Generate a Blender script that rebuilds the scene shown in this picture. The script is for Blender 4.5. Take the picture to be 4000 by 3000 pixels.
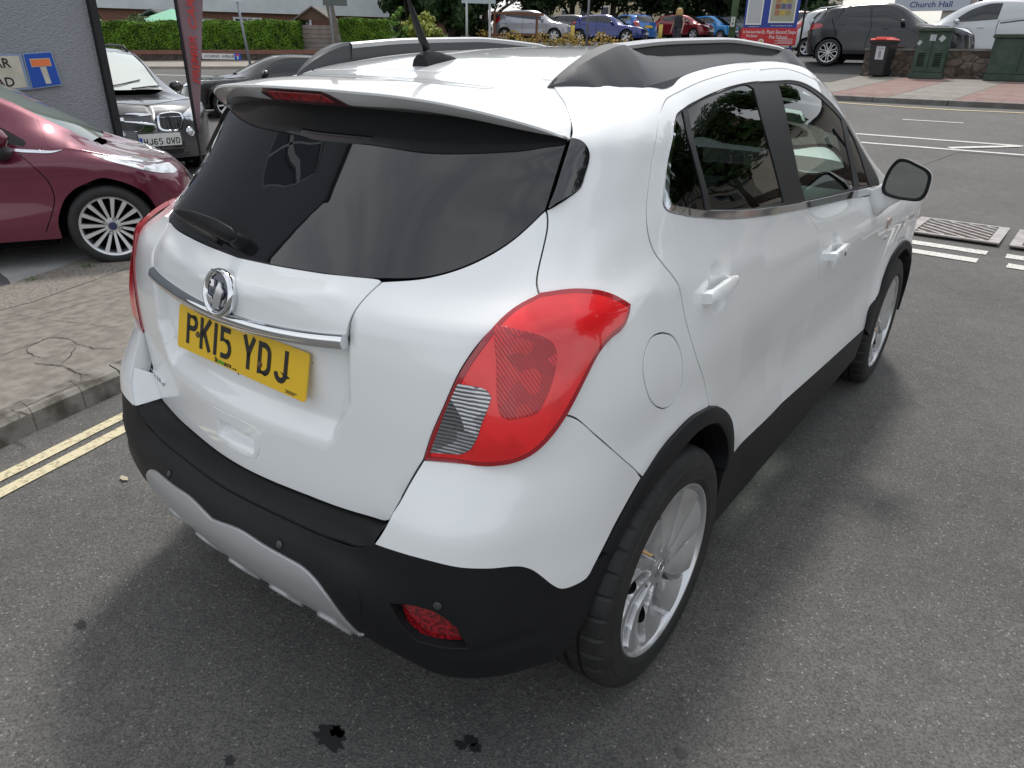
import bpy, bmesh, math, random
import numpy as np
from mathutils import Vector, Matrix, geometry
random.seed(7); rng = np.random.RandomState(7)
sc = bpy.context.scene
for o in list(bpy.data.objects): bpy.data.objects.remove(o)
# ------------------------------------------------------------------ camera
cam_d = bpy.data.cameras.new('camera'); cam = bpy.data.objects.new('camera', cam_d); sc.collection.objects.link(cam); sc.camera = cam
CP = (1.4482, -0.7379, 1.5927); YAW, PITCH, ROLL, FPX = -0.647356, 0.436277, 0.018683, 2753.41
def cam_axes():
    sy, cy, sp, cp = math.sin(YAW), math.cos(YAW), math.sin(PITCH), math.cos(PITCH)
    f = Vector((sy*cp, cy*cp, -sp)); r = Vector((cy, -sy, 0)); u = r.cross(f)
    cr, sr = math.cos(ROLL), math.sin(ROLL)
    return cr*r+sr*u, -sr*r+cr*u, f
_r, _u, _f = cam_axes()
cam.matrix_world = Matrix(((_r.x,_u.x,-_f.x,CP[0]),(_r.y,_u.y,-_f.y,CP[1]),(_r.z,_u.z,-_f.z,CP[2]),(0,0,0,1)))
cam_d.sensor_width = 36; cam_d.lens = FPX/4000*36; cam_d.clip_end = 900; cam_d.clip_start = .02
# ------------------------------------------------------------------ light
SUN_EL, SUN_AZ = math.radians(58), math.radians(-25)     # azimuth: clockwise from +Y
w = bpy.data.worlds.new('World'); sc.world = w; w.use_nodes = True
nt = w.node_tree; bg = nt.nodes['Background']
sky = nt.nodes.new('ShaderNodeTexSky'); sky.sky_type = 'NISHITA'; sky.sun_disc = False
sky.sun_elevation = SUN_EL; sky.sun_rotation = SUN_AZ; sky.dust_density = 3; sky.air_density = 1.2; sky.ozone_density = 1
# thin bright cloud over the blue
tc = nt.nodes.new('ShaderNodeTexCoord'); nz = nt.nodes.new('ShaderNodeTexNoise'); nz.inputs['Scale'].default_value = 2.2; nz.inputs['Detail'].default_value = 6; nz.inputs['Roughness'].default_value = .55
mp = nt.nodes.new('ShaderNodeMapping'); mp.inputs['Scale'].default_value = (1, 1, 2.4)
nt.links.new(tc.outputs['Generated'], mp.inputs[0]); nt.links.new(mp.outputs[0], nz.inputs['Vector'])
rp = nt.nodes.new('ShaderNodeMapRange'); rp.inputs[1].default_value = .36; rp.inputs[2].default_value = .62; rp.inputs[3].default_value = .45; rp.inputs[4].default_value = 1.0
nt.links.new(nz.outputs['Fac'], rp.inputs[0])
mx = nt.nodes.new('ShaderNodeMixRGB'); mx.inputs[2].default_value = (6.9, 7.1, 7.35, 1)
nt.links.new(rp.outputs[0], mx.inputs[0]); nt.links.new(sky.outputs[0], mx.inputs[1]); nt.links.new(mx.outputs[0], bg.inputs[0])
bg.inputs[1].default_value = .145
sd = bpy.data.lights.new('sun', 'SUN'); sd.energy = 2.1; sd.angle = math.radians(9); sd.color = (1, .96, .9)
so = bpy.data.objects.new('sun', sd); sc.collection.objects.link(so)
sdir = Vector((math.sin(SUN_AZ)*math.cos(SUN_EL), math.cos(SUN_AZ)*math.cos(SUN_EL), math.sin(SUN_EL)))
so.rotation_euler = sdir.to_track_quat('Z', 'Y').to_euler(); so.location = (0, 0, 12)
sc.view_settings.view_transform = 'Standard'; sc.view_settings.look = 'None'; sc.view_settings.gamma = 1; sc.view_settings.exposure = .14
# ------------------------------------------------------------------ materials
MATS = {}
def mat(name, col, rough=.5, metal=0, coat=0, bump=None, noise=None, spec=.5, emit=None, alpha=None, trans=0, ior=1.5, coat_rough=.03):
    if name in MATS: return MATS[name]
    m = bpy.data.materials.new(name); m.use_nodes = True; nt = m.node_tree; b = nt.nodes['Principled BSDF']
    b.inputs['Base Color'].default_value = (*col, 1); b.inputs['Roughness'].default_value = rough; b.inputs['Metallic'].default_value = metal
    b.inputs['Coat Weight'].default_value = coat; b.inputs['Coat Roughness'].default_value = coat_rough; b.inputs['IOR'].default_value = ior
    b.inputs['Specular IOR Level'].default_value = spec; b.inputs['Transmission Weight'].default_value = trans
    if noise:        # (scale, second colour, lo, hi[, detail])
        t = nt.nodes.new('ShaderNodeTexCoord'); n = nt.nodes.new('ShaderNodeTexNoise'); n.inputs['Scale'].default_value = noise[0]; n.inputs['Detail'].default_value = noise[4] if len(noise) > 4 else 6
        r = nt.nodes.new('ShaderNodeMapRange'); r.inputs[1].default_value = noise[2]; r.inputs[2].default_value = noise[3]
        x = nt.nodes.new('ShaderNodeMixRGB'); x.inputs[1].default_value = (*col, 1); x.inputs[2].default_value = (*noise[1], 1)
        nt.links.new(t.outputs['Object'], n.inputs['Vector']); nt.links.new(n.outputs['Fac'], r.inputs[0]); nt.links.new(r.outputs[0], x.inputs[0]); nt.links.new(x.outputs[0], b.inputs['Base Color'])
    if bump:         # (scale, strength, distance)
        t = nt.nodes.new('ShaderNodeTexCoord'); n = nt.nodes.new('ShaderNodeTexNoise'); n.inputs['Scale'].default_value = bump[0]; n.inputs['Detail'].default_value = 4
        bp = nt.nodes.new('ShaderNodeBump'); bp.inputs['Strength'].default_value = bump[1]; bp.inputs['Distance'].default_value = bump[2]
        nt.links.new(t.outputs['Object'], n.inputs['Vector']); nt.links.new(n.outputs['Fac'], bp.inputs['Height']); nt.links.new(bp.outputs[0], b.inputs['Normal'])
    if emit: b.inputs['Emission Color'].default_value = (*emit[0], 1); b.inputs['Emission Strength'].default_value = emit[1]
    MATS[name] = m; return m
def tinted(name, tint, rough=.0):
    if name in MATS: return MATS[name]
    m = bpy.data.materials.new(name); m.use_nodes = True; nt = m.node_tree; nt.nodes.remove(nt.nodes['Principled BSDF']); out = nt.nodes['Material Output']
    tr = nt.nodes.new('ShaderNodeBsdfTransparent'); tr.inputs[0].default_value = (*tint, 1)
    gl = nt.nodes.new('ShaderNodeBsdfGlossy'); gl.inputs['Roughness'].default_value = .01; gl.inputs['Color'].default_value = (1, 1, 1, 1)
    fr = nt.nodes.new('ShaderNodeFresnel'); fr.inputs[0].default_value = 1.5; x = nt.nodes.new('ShaderNodeMixShader')
    nt.links.new(fr.outputs[0], x.inputs[0]); nt.links.new(tr.outputs[0], x.inputs[1]); nt.links.new(gl.outputs[0], x.inputs[2]); nt.links.new(x.outputs[0], out.inputs[0])
    MATS[name] = m; return m
PAINT = mat('white_paint', (.81, .825, .825), .38, coat=1)
BLACKP = mat('black_textured_plastic', (.009, .0093, .0105), .48, bump=(900, .25, .0004), noise=(5, (.0125, .013, .014), .3, .7), spec=.22)
GLOSSB = mat('gloss_black', (.012, .012, .014), .08, coat=1)
PRIV = mat('privacy_glass', (.008, .009, .011), .0, spec=.65, ior=1.55)
RUBBER = mat('rubber', (.009, .009, .0092), .65, bump=(150, .3, .0006), noise=(12, (.022, .0215, .02), .35, .75))
SEAL = mat('black_seal', (.012, .012, .013), .5)
CHROME = mat('chrome', (.75, .76, .78), .06, metal=1)
SILV = mat('silver_plastic', (.42, .425, .43), .42, metal=.35, coat=.3, bump=(800, .12, .0003))
ALLOY = mat('silver_alloy', (.60, .605, .61), .30, metal=.7, coat=.5, noise=(9, (.45, .44, .42), .55, .8))
LINER = mat('dark_lining', (.006, .006, .006), .9, spec=.1)
REDL = mat('red_lens', (.34, .006, .012), .18, coat=1, coat_rough=.01); REDB = mat('bright_red_lens', (.86, .014, .018), .25, coat=1, coat_rough=.01, noise=(7, (.70, .008, .012), .45, .55))
def ribbed(name, c1, c2, scale, axis='Z', rough=.15, metal=0., bumpd=.002):
    m = mat(name, c1, rough, metal, coat=1, coat_rough=.01); nt = m.node_tree; b = nt.nodes['Principled BSDF']; tc = nt.nodes.new('ShaderNodeTexCoord'); wv = nt.nodes.new('ShaderNodeTexWave'); wv.bands_direction = axis; wv.inputs['Scale'].default_value = scale; wv.inputs['Distortion'].default_value = 1.2; wv.inputs['Detail'].default_value = 1; nt.links.new(tc.outputs['Object'], wv.inputs['Vector'])
    vo = nt.nodes.new('ShaderNodeTexVoronoi'); vo.inputs['Scale'].default_value = 28; nt.links.new(tc.outputs['Object'], vo.inputs['Vector']); sp = nt.nodes.new('ShaderNodeSeparateColor'); nt.links.new(vo.outputs['Color'], sp.inputs[0])
    mu = nt.nodes.new('ShaderNodeMath'); mu.operation = 'MULTIPLY'; nt.links.new(wv.outputs['Fac'], mu.inputs[0]); nt.links.new(sp.outputs[0], mu.inputs[1]); mr = nt.nodes.new('ShaderNodeMapRange'); mr.inputs[1].default_value = .1; mr.inputs[2].default_value = .75; nt.links.new(mu.outputs[0], mr.inputs[0])
    x = nt.nodes.new('ShaderNodeMixRGB'); x.inputs[1].default_value = (*c1, 1); x.inputs[2].default_value = (*c2, 1); nt.links.new(mr.outputs[0], x.inputs[0]); nt.links.new(x.outputs[0], b.inputs['Base Color'])
    bp = nt.nodes.new('ShaderNodeBump'); bp.inputs['Strength'].default_value = .7; bp.inputs['Distance'].default_value = bumpd; nt.links.new(wv.outputs['Fac'], bp.inputs['Height']); nt.links.new(bp.outputs[0], b.inputs['Normal']); return m
REDD = ribbed('dark_red_lens', (.42, .006, .012), (.78, .02, .025), 55, 'DIAGONAL', .12)
CLEARL = ribbed('clear_lens', (.10, .10, .105), (.72, .73, .75), 40, 'Z', .12, .5)
YELLOW = mat('yellow_reflective', (.80, .50, .012), .35, coat=.5)
INK = mat('black_ink', (.01, .01, .01), .4)
# ------------------------------------------------------------------ object helpers
COL = sc.collection
def tag(o, label=None, cat=None, group=None, kind=None):
    if label: o['label'] = label
    if cat: o['category'] = cat
    if group: o['group'] = group
    if kind: o['kind'] = kind
    return o
def empty(name, loc=(0, 0, 0), rz=0, label=None, cat=None, group=None):
    o = bpy.data.objects.new(name, None); COL.objects.link(o); o.location = loc; o.rotation_euler = (0, 0, rz); o.empty_display_size = .1
    return tag(o, label, cat, group)
def copy_tree(o, parent=None):
    c = o.copy(); COL.objects.link(c); c.parent = parent
    for ch in o.children: copy_tree(ch, c)
    return c
def mesh_obj(name, V, F, m, parent=None, smooth=True, normals=None, auto=None, mats=None, fm=None):
    me = bpy.data.meshes.new(name); me.from_pydata([tuple(map(float, v)) for v in V], [], [tuple(map(int, f)) for f in F]); me.update()
    for mm in (mats or [m]): me.materials.append(mm)
    if fm is not None: me.polygons.foreach_set('material_index', list(map(int, fm)))
    me.polygons.foreach_set('use_smooth', [smooth]*len(me.polygons))
    o = bpy.data.objects.new(name, me); COL.objects.link(o)
    if normals is not None: me.normals_split_custom_set_from_vertices([tuple(map(float, n)) for n in normals])
    elif auto: me.set_sharp_from_angle(angle=math.radians(auto))
    if parent: o.parent = parent
    return o
class MB:
    """collects simple solids, builds one mesh"""
    def __init__(s): s.V = []; s.F = []
    def add(s, V, F):
        b = len(s.V); s.V += [tuple(v) for v in V]; s.F += [tuple(i+b for i in f) for f in F]; return s
    def box(s, x0, x1, y0, y1, z0, z1, M=None, tx=0, ty=0):
        V = [(x0,y0,z0),(x1,y0,z0),(x1,y1,z0),(x0,y1,z0),(x0+tx,y0+ty,z1),(x1-tx,y0+ty,z1),(x1-tx,y1-ty,z1),(x0+tx,y1-ty,z1)]
        if M is not None: V = [M @ Vector(v) for v in V]
        return s.add(V, [(0,3,2,1),(4,5,6,7),(0,1,5,4),(1,2,6,5),(2,3,7,6),(3,0,4,7)])
    def tube(s, pts, rad, n=12, caps=True, flat=1.0, up=None):
        P = [Vector(p) for p in pts]; R = rad if isinstance(rad, (list, tuple)) else [rad]*len(P); V = []; prev = None
        for i, p in enumerate(P):
            t = (P[min(i+1, len(P)-1)]-P[max(i-1, 0)]).normalized()
            a = Vector(up) if up else (prev if prev else (Vector((0,0,1)) if abs(t.z) < .9 else Vector((1,0,0))))
            u = (a-t*a.dot(t)).normalized(); v = t.cross(u); prev = u
            for k in range(n):
                c = 2*math.pi*k/n; V.append(p+u*(R[i]*math.cos(c))+v*(R[i]*flat*math.sin(c)))
        F = [(i*n+k, i*n+(k+1) % n, (i+1)*n+(k+1) % n, (i+1)*n+k) for i in range(len(P)-1) for k in range(n)]
        if caps: F += [tuple(range(n-1, -1, -1)), tuple(range((len(P)-1)*n, len(P)*n))]
        return s.add(V, F)
    def revolve(s, prof, n=48, M=None, close=False):   # prof of (r, h) about local X
        V = []
        for k in range(n):
            c = 2*math.pi*k/n
            for r, h in prof: V.append((h, r*math.cos(c), r*math.sin(c)))
        if M is not None: V = [M @ Vector(v) for v in V]
        m = len(prof); F = [(k*m+i, k*m+i+1, ((k+1) % n)*m+i+1, ((k+1) % n)*m+i) for k in range(n) for i in range(m-1)]
        return s.add(V, F)
    def prism(s, poly, d0, d1, M=None):   # poly in (a,b) -> local (a,b,c)
        n = len(poly); V = [(a, b, d0) for a, b in poly]+[(a, b, d1) for a, b in poly]
        if M is not None: V = [M @ Vector(v) for v in V]
        A = sum(poly[i][0]*poly[(i+1) % n][1]-poly[(i+1) % n][0]*poly[i][1] for i in range(n)); up = (A > 0) == (d1 > d0)
        F = [tuple(range(n-1, -1, -1)), tuple(range(n, 2*n))]+[(i, (i+1) % n, n+(i+1) % n, n+i) for i in range(n)]
        if not up: F = [f[::-1] for f in F]
        return s.add(V, F)
    def build(s, name, m, parent=None, smooth=False, auto=None, bevel=0, M=None):
        V = s.V if M is None else [M @ Vector(v) for v in s.V]
        o = mesh_obj(name, V, s.F, m, parent, smooth=smooth or bool(auto), auto=auto)
        if bevel:
            bm = bmesh.new(); bm.from_mesh(o.data); bmesh.ops.remove_doubles(bm, verts=bm.verts, dist=1e-5)
            es = [e for e in bm.edges if len(e.link_faces) == 2 and e.calc_face_angle(0) > .5]
            bmesh.ops.bevel(bm, geom=es, offset=bevel, segments=2, affect='EDGES', clamp_overlap=True); bm.to_mesh(o.data); bm.free()
            o.data.polygons.foreach_set('use_smooth', [True]*len(o.data.polygons)); o.data.set_sharp_from_angle(angle=math.radians(40))
        return o
def frame(origin, xa, ya):
    xa = Vector(xa).normalized(); ya = Vector(ya); ya = (ya-xa*ya.dot(xa)).normalized(); za = xa.cross(ya)
    return Matrix(((xa.x,ya.x,za.x,origin[0]),(xa.y,ya.y,za.y,origin[1]),(xa.z,ya.z,za.z,origin[2]),(0,0,0,1)))
def stroke(pts, w):
    """mitred outline polygon quads of a 2-D polyline"""
    P = [Vector(p) for p in pts]; closed = (P[0]-P[-1]).length < 1e-6; L = []; R = []
    if closed: P = P[:-1]
    n = len(P)
    for i in range(n):
        a = P[i-1] if (i > 0 or closed) else None; b = P[(i+1) % n] if (i < n-1 or closed) else None
        d1 = (P[i]-a).normalized() if a is not None else None; d2 = (b-P[i]).normalized() if b is not None else None
        if d1 is None: d1 = d2
        if d2 is None: d2 = d1
        t = (d1+d2).normalized(); nrm = Vector((-t.y, t.x)); k = (w/2)/max(.35, nrm.dot(Vector((-d1.y, d1.x))))
        L.append(P[i]+nrm*k); R.append(P[i]-nrm*k)
    Q = []
    for i in range(n if closed else n-1):
        j = (i+1) % n; Q.append([R[i], R[j], L[j], L[i]])
    return Q
def arc(cx, cy, rx, ry, a0, a1, n=10): return [(cx+rx*math.cos(math.radians(a0+(a1-a0)*i/n)), cy+ry*math.sin(math.radians(a0+(a1-a0)*i/n))) for i in range(n+1)]
# number plate characters in a 50 x 79 box, stroke 14
GL = {
 'P': [[(7,0),(7,72),(30,72)]+arc(28,57,15,15,90,-90,8)[0:]+[(7,42)]], 'K': [[(7,0),(7,79)],[(44,79),(9,34)],[(18,47),(44,0)]], '1': [[(25,0),(25,79)]],
 '5': [[(43,72),(9,72),(9,46),(27,46)]+arc(26,26.5,17,19.5,90,-90,8)+[(6,7)]], 'Y': [[(6,79),(25,38),(44,79)],[(25,40),(25,0)]],
 'D': [[(7,7),(26,7)]+arc(24,26,19,19,-90,0,5)+arc(24,53,19,19,0,90,5)+[(7,72),(7,7)]], 'J': [[(43,79),(43,24)]+arc(26,24,17,17,0,-180,9)],
 'H': [[(7,0),(7,79)],[(43,0),(43,79)],[(7,41),(43,41)]], '6': [arc(25,24,18,17,0,360,14),[(7,26),(7,52)]+arc(25,53,18,19,180,20,7)],
 'O': [[(43,24),(43,55)]+arc(25,55,18,17,0,180,8)+[(7,24)]+arc(25,24,18,17,180,360,8)], 'W': [[(5,79),(14,6),(25,50),(36,6),(45,79)]], '0': None,
 'A': [[(5,0),(25,76),(45,0)],[(12,24),(38,24)]], 'R': [[(7,0),(7,72),(30,72)]+arc(28,57,15,15,90,-90,8)+[(7,42)],[(26,42),(44,0)]], 'T': [[(3,72),(47,72)],[(25,72),(25,0)]]}
GL['0'] = GL['O']
def plate_text(txt, widths=None):
    x = 0; Q = []
    for ch in txt:
        if ch == ' ': x += 33; continue
        for pl in GL[ch]: Q += [[(p.x+x-(18 if ch == '1' else 0), p.y) for p in q] for q in stroke(pl, 13)]
        x += (14 if ch == '1' else 50)+11
    return Q, x-11
def put_text(name, txt, M, height, m, parent, thick=.001):
    Q, wd = plate_text(txt); k = height/79; mb = MB()
    for q in Q: mb.prism([((a-wd/2)*k, (b-39.5)*k) for a, b in q], 0, thick, M)
    return mb.build(name, m, parent)
def font_text(name, txt, M, size, m, parent=None, bold=0, sx=1, thick=.0005, align='CENTER', shear=0):
    c = bpy.data.curves.new('t', 'FONT'); c.body = txt; c.size = size; c.align_x = align; c.align_y = 'CENTER'; c.offset = bold; c.extrude = thick; c.shear = shear; c.resolution_u = 3
    o = bpy.data.objects.new('t', c); COL.objects.link(o); dg = bpy.context.evaluated_depsgraph_get(); me = bpy.data.meshes.new_from_object(o.evaluated_get(dg))
    bpy.data.objects.remove(o); bpy.data.curves.remove(c)
    me.transform(M @ Matrix.Diagonal((sx, 1, 1, 1))); me.materials.clear(); me.materials.append(m)
    q = bpy.data.objects.new(name, me); COL.objects.link(q)
    if parent: q.parent = parent
    return q
def fixn(o):
    bm = bmesh.new(); bm.from_mesh(o.data); bmesh.ops.recalc_face_normals(bm, faces=bm.faces); bm.to_mesh(o.data); bm.free()
def rrect(hw, hh, r, n=5):
    return [(sx*(hw-r)+r*math.cos(math.radians(a0+90*i/n)), sy*(hh-r)+r*math.sin(math.radians(a0+90*i/n))) for sx, sy, a0 in ((1,1,0),(-1,1,90),(-1,-1,180),(1,-1,270)) for i in range(n+1)]

CRACKS = [([(-2.819, 0.372), (-2.868, 0.451), (-2.876, 0.529), (-2.919, 0.645), (-2.828, 0.699), (-2.679, 0.694)], 0.007), ([(-2.876, 0.529), (-2.778, 0.486), (-2.617, 0.483), (-2.509, 0.534)], 0.005), ([(-2.679, 0.694), (-2.477, 0.718), (-2.398, 0.784)], 0.006), ([(-2.565, 0.432), (-2.478, 0.449), (-2.382, 0.492), (-2.197, 0.506), (-2.151, 0.527)], 0.008), ([(-2.382, 0.492), (-2.504, 0.596), (-2.613, 0.665)], 0.005), ([(-2.197, 0.506), (-2.101, 0.47)], 0.004), ([(-2.009, 0.089), (-2.026, 0.199), (-2.079, 0.455), (-2.076, 0.556), (-2.082, 0.653)], 0.006), ([(-3.509, 0.755), (-3.259, 0.817), (-3.032, 0.882), (-2.729, 0.967)], 0.003), ([(-3.778, 0.706), (-3.499, 0.764)], 0.003), ([(-3.482, 0.603), (-3.482, 0.844), (-3.573, 1.436)], 0.005), ([(-2.023, 0.145), (-1.915, 0.166), (-1.825, 0.149)], 0.012)]
STAINS = [(0.339, -0.011, 0.05), (0.339, 0.012, 0.025), (0.625, 0.205, 0.022), (0.647, 0.194, 0.02), (0.615, 0.178, 0.02), (-0.566, -0.225, 0.022), (0.194, -0.208, 0.02), (1.065, 0.506, 0.02)]
DTREES = [(-29.7, 30.4, 6, 1.7), (-27.3, 31.2, 7.5, 2.3), (-28.5, 35.5, 8, 2.8), (-32.0, 44.2, 9, 3.4), (-31.5, 49.4, 9.5, 3.6), (-27.9, 49.3, 10, 3.6), (-26.6, 52.3, 9, 3.6), (-25.1, 55.3, 10, 3.8), (-23.7, 58.1, 9.5, 3.8), (-20.2, 55.2, 10, 3.8), (-15.1, 46.5, 9, 3.2), (-11.6, 43.4, 7, 2.4)]
BANNER = (-7.59, 4.40, 1.054)
NAMEP = (-26.88, 17.52, 1.35)
SHED = (-25.35, 20.45, 1.00, .70)
HOUSE = (-42.20, 27.53, 0.982, 1.40)
PARA = (-32.56, 18.35, 0.69)
SUMH = (-34.68, 18.65, 0.63, .5)
TREL = (-32.12, 18.12, 1.31, 4.201)
BOARD = (-7.73, 25.17, 2.06, .34)
HALL = (-8.56, 1.84)
CARPOS = {'silver_suv': [-26.28, 33.7, 2.25, 62], 'grey_car': [-25.97, 37.98, 2.37, 72], 'dark_blue_car': [-22.95, 36.57, 2.28, 78], 'blue_hatchback': [-19.53, 39.19, 2.38, -64], 'red_car': [-22.76, 46.33, 2.68, 94], 'light_blue_car': [-22.46, 50.72, 2.78, 96], 'charcoal_suv': [-24.41, 55.38, 2.94, 92], 'pewter_car': [-21.84, 52.92, 2.84, 85], 'maroon_car': [-8.6, 35.75, 2.09, -107], 'black_suv': [-6.57, 26.09, 1.47, 84], 'silver_estate': [-8.74, 30.88, 1.74, 84], 'black_car': [-12.36, 11.91, 0.22, -151], 'white_van': [-0.14, 30.07, 1.66, -95]}
DATA2 = {"f_lamp":[[3.803,0.992],[3.944,1.122],[4.513,1.077],[4.789,1.028],[4.759,0.843],[4.562,0.767],[4.505,0.669],[4.44,0.62],[4.269,0.64],[4.15,0.64],[4.059,0.654],[3.977,0.687],[3.902,0.785],[3.837,0.846]],"f_arch":[[3.266,0.137],[3.309,0.249],[3.383,0.351],[3.469,0.426],[3.567,0.465],[3.666,0.48],[3.761,0.477],[3.844,0.44],[3.918,0.373],[3.973,0.286],[4.002,0.228]],"f_door":[[3.055,0.007],[3.118,0.033],[3.142,0.073],[3.168,0.197],[3.187,0.347],[3.201,0.492],[3.227,0.578],[3.253,0.638],[3.254,0.736],[3.236,0.818]],"f_sill":[[2.803,0.013],[3.059,0.028]],"f_belt":[[3.027,0.929],[3.157,0.889],[3.235,0.875],[3.414,0.837],[3.486,0.863]],"f_belt2":[[3.022,0.862],[3.153,0.829],[3.231,0.815],[3.412,0.804],[3.485,0.846]],"f_winT":[[3.056,1.175],[3.201,1.12],[3.357,1.043],[3.486,0.87]],"f_bonnet":[[3.511,0.893],[3.618,0.903],[3.78,1.021],[4.379,1.137],[4.789,1.028]],"f_wheelc":[[3.64,0.087]],"b_k1":[[4.524,0.546],[4.557,0.581],[4.632,0.591],[4.733,0.583],[4.807,0.557],[-4.815,0.514],[4.813,0.431],[4.79,0.373],[4.745,0.353],[4.656,0.356],[4.583,0.371],[4.549,0.405],[4.532,0.47]],"b_k2":[[-4.794,0.528],[-4.761,0.565],[-4.666,0.59],[-4.575,0.588],[-4.52,0.568],[-4.507,0.518],[-4.527,0.439],[-4.557,0.373],[-4.602,0.352],[-4.706,0.35],[-4.778,0.362],[-4.808,0.391],[-4.806,0.456]],"b_lamp":[[-4.491,0.552],[-4.333,0.661],[-4.211,0.68],[-4.261,0.578],[-4.343,0.467],[-4.451,0.458],[-4.493,0.508]],"b_plate":[[4.637,0.295],[-4.598,0.282],[-4.613,0.178],[4.623,0.197]],"b_grille":[[4.521,0.314],[-4.589,0.293],[-4.501,0.198],[-4.449,0.056],[-4.695,0.047],[4.705,0.108]],"b_bonnet":[[-3.821,1.184],[-4.26,0.719]],"b_badge":[[-4.818,0.667]]}
FPOS = (-6.670922850099647, -0.698549117362822); BPOS = (-12.121822547501685, 4.575132083469665)

# ---- smooth surface
# ---- tensor cubic (finite-difference tangents) surface through a table of points
class Surf:
    def __init__(s, tab, sk=None, vk=None, mirror=True):
        T=np.array(tab,float)                       # [v][s][3]
        if mirror:
            L=T[:,:0:-1].copy(); L[:,:,0]*=-1; T=np.concatenate([L,T],1)
        s.T=T; nv,ns,_=T.shape
        if sk is None:
            d=np.linalg.norm(np.diff(T,axis=1),axis=2).mean(0); k=np.concatenate([[0],np.cumsum(d)])
            sk=k-(k[ns//2] if mirror else 0)
        if vk is None:
            d=np.linalg.norm(np.diff(T,axis=0),axis=2); vk=np.concatenate([[0],np.cumsum(np.maximum(d.mean(1),1e-3))])
        s.sk=np.array(sk); s.vk=np.array(vk)
        s.smax=s.sk[-1]; s.vmax=s.vk[-1]
    @staticmethod
    def basis(k,x):
        n=len(k); x=np.clip(x,k[0],k[-1]); i=np.clip(np.searchsorted(k,x,side='right')-1,0,n-2)
        h=k[i+1]-k[i]; t=(x-k[i])/h
        h00=2*t**3-3*t**2+1; h10=t**3-2*t**2+t; h01=-2*t**3+3*t**2; h11=t**3-t**2
        W=np.zeros((len(x),4)); im=np.maximum(i-1,0); ip=np.minimum(i+2,n-1)
        W[:,1]+=h00; W[:,2]+=h01
        # tangent at i (three point), at i+1
        hm=k[i]-k[im]; hp=k[ip]-k[i+1]
        a=i>0; hm_=np.where(a,hm,1); w=h/(h+hm_)
        # m_i = w*(p_i-p_im)/hm + (1-w)*(p_{i+1}-p_i)/h
        c=h*h10
        W[:,0]-=np.where(a,c*w/hm_,0); W[:,1]+=np.where(a,c*w/hm_-c*(1-w)/h,-c/h); W[:,2]+=np.where(a,c*(1-w)/h,c/h)
        b=i<n-2; hp_=np.where(b,hp,1); w=h/(h+hp_); c=h*h11
        W[:,3]+=np.where(b,c*w/hp_,0); W[:,2]+=np.where(b,-c*w/hp_+c*(1-w)/h,c/h); W[:,1]-=np.where(b,c*(1-w)/h,c/h)
        return im,i,i+1,ip,W
    def __call__(s,S,V):
        S=np.atleast_1d(np.asarray(S,float)); V=np.atleast_1d(np.asarray(V,float))
        si=s.basis(s.sk,S); vi=s.basis(s.vk,V); P=np.zeros((len(S),3))
        for a in range(4):
            for b in range(4):
                P+=(vi[4][:,a]*si[4][:,b])[:,None]*s.T[vi[a],si[b]]
        return P
    def normal(s,S,V,e=2e-3,f=None):
        f=f or s.__call__; S=np.asarray(S,float); V=np.asarray(V,float)
        du=f(S+e,V)-f(S-e,V); dv=f(S,V+e)-f(S,V-e); n=np.cross(du,dv); 
        return n/np.maximum(np.linalg.norm(n,axis=1,keepdims=True),1e-12)

# ---- body tables (metres: x right, y forward, z up)
# stations: rear centre .. front centre ; rows bottom .. roof edge
def row(*p): return p
REAR={ # level: list of (x,y,z) for s0..s7
}
def R(z,*xy): return [(x,y,(z if not isinstance(z,(list,tuple)) else z[i])) for i,(x,y) in enumerate(xy)]
Y=[.80,1.10,1.60,2.20,2.80,3.30,3.75]
def side(xs,zs): return [(x,y,z) for x,y,z in zip(xs,Y,zs)]
rows=[]
def add(rear,xs,zs,front):
    if not isinstance(zs,(list,tuple)): zs=[zs]*7
    rows.append(rear+side(xs,zs)+front)
add(R(.28,(0,.09),(.2,.10),(.4,.13),(.52,.155),(.62,.19),(.70,.24),(.78,.34),(.855,.55)),[.868]*2+[.865]*3+[.868,.84],.28,[(.62,4.05,.28),(.3,4.15,.28),(0,4.18,.28)])
add(R(.42,(0,.07),(.2,.08),(.4,.115),(.52,.14),(.62,.175),(.70,.225),(.78,.325),(.858,.55)),[.876,.874,.870,.870,.872,.875,.845],.42,[(.62,4.07,.42),(.3,4.2,.42),(0,4.24,.42)])
add(R(.66,(0,.052),(.2,.067),(.4,.098),(.52,.125),(.62,.16),(.70,.205),(.775,.295),(.85,.52)),[.866,.860,.850,.850,.858,.87,.84],.66,[(.60,4.06,.66),(.3,4.18,.66),(0,4.22,.66)])
add(R(.80,(0,.060),(.2,.073),(.4,.103),(.52,.128),(.62,.163),(.70,.20),(.775,.285),(.845,.50)),[.862,.856,.845,.845,.853,.866,.835],.80,[(.58,4.03,.80),(.3,4.14,.80),(0,4.17,.80)])
add(R(.95,(0,.075),(.2,.083),(.4,.110),(.52,.136),(.62,.170),(.70,.208),(.77,.285),(.835,.48)),[.852,.848,.842,.842,.850,.856,.815],.95,[(.55,3.98,.90),(.28,4.06,.90),(0,4.08,.90)])
add(R(1.06,(0,.086),(.2,.095),(.4,.122),(.52,.152),(.62,.192),(.695,.245),(.762,.33),(.81,.50)),[.826,.826,.820,.818,.826,.826,.76],[1.06,1.06,1.03,1.01,1.00,1.00,.97],[(.52,3.92,.95),(.26,4.0,.95),(0,4.02,.95)])
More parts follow.
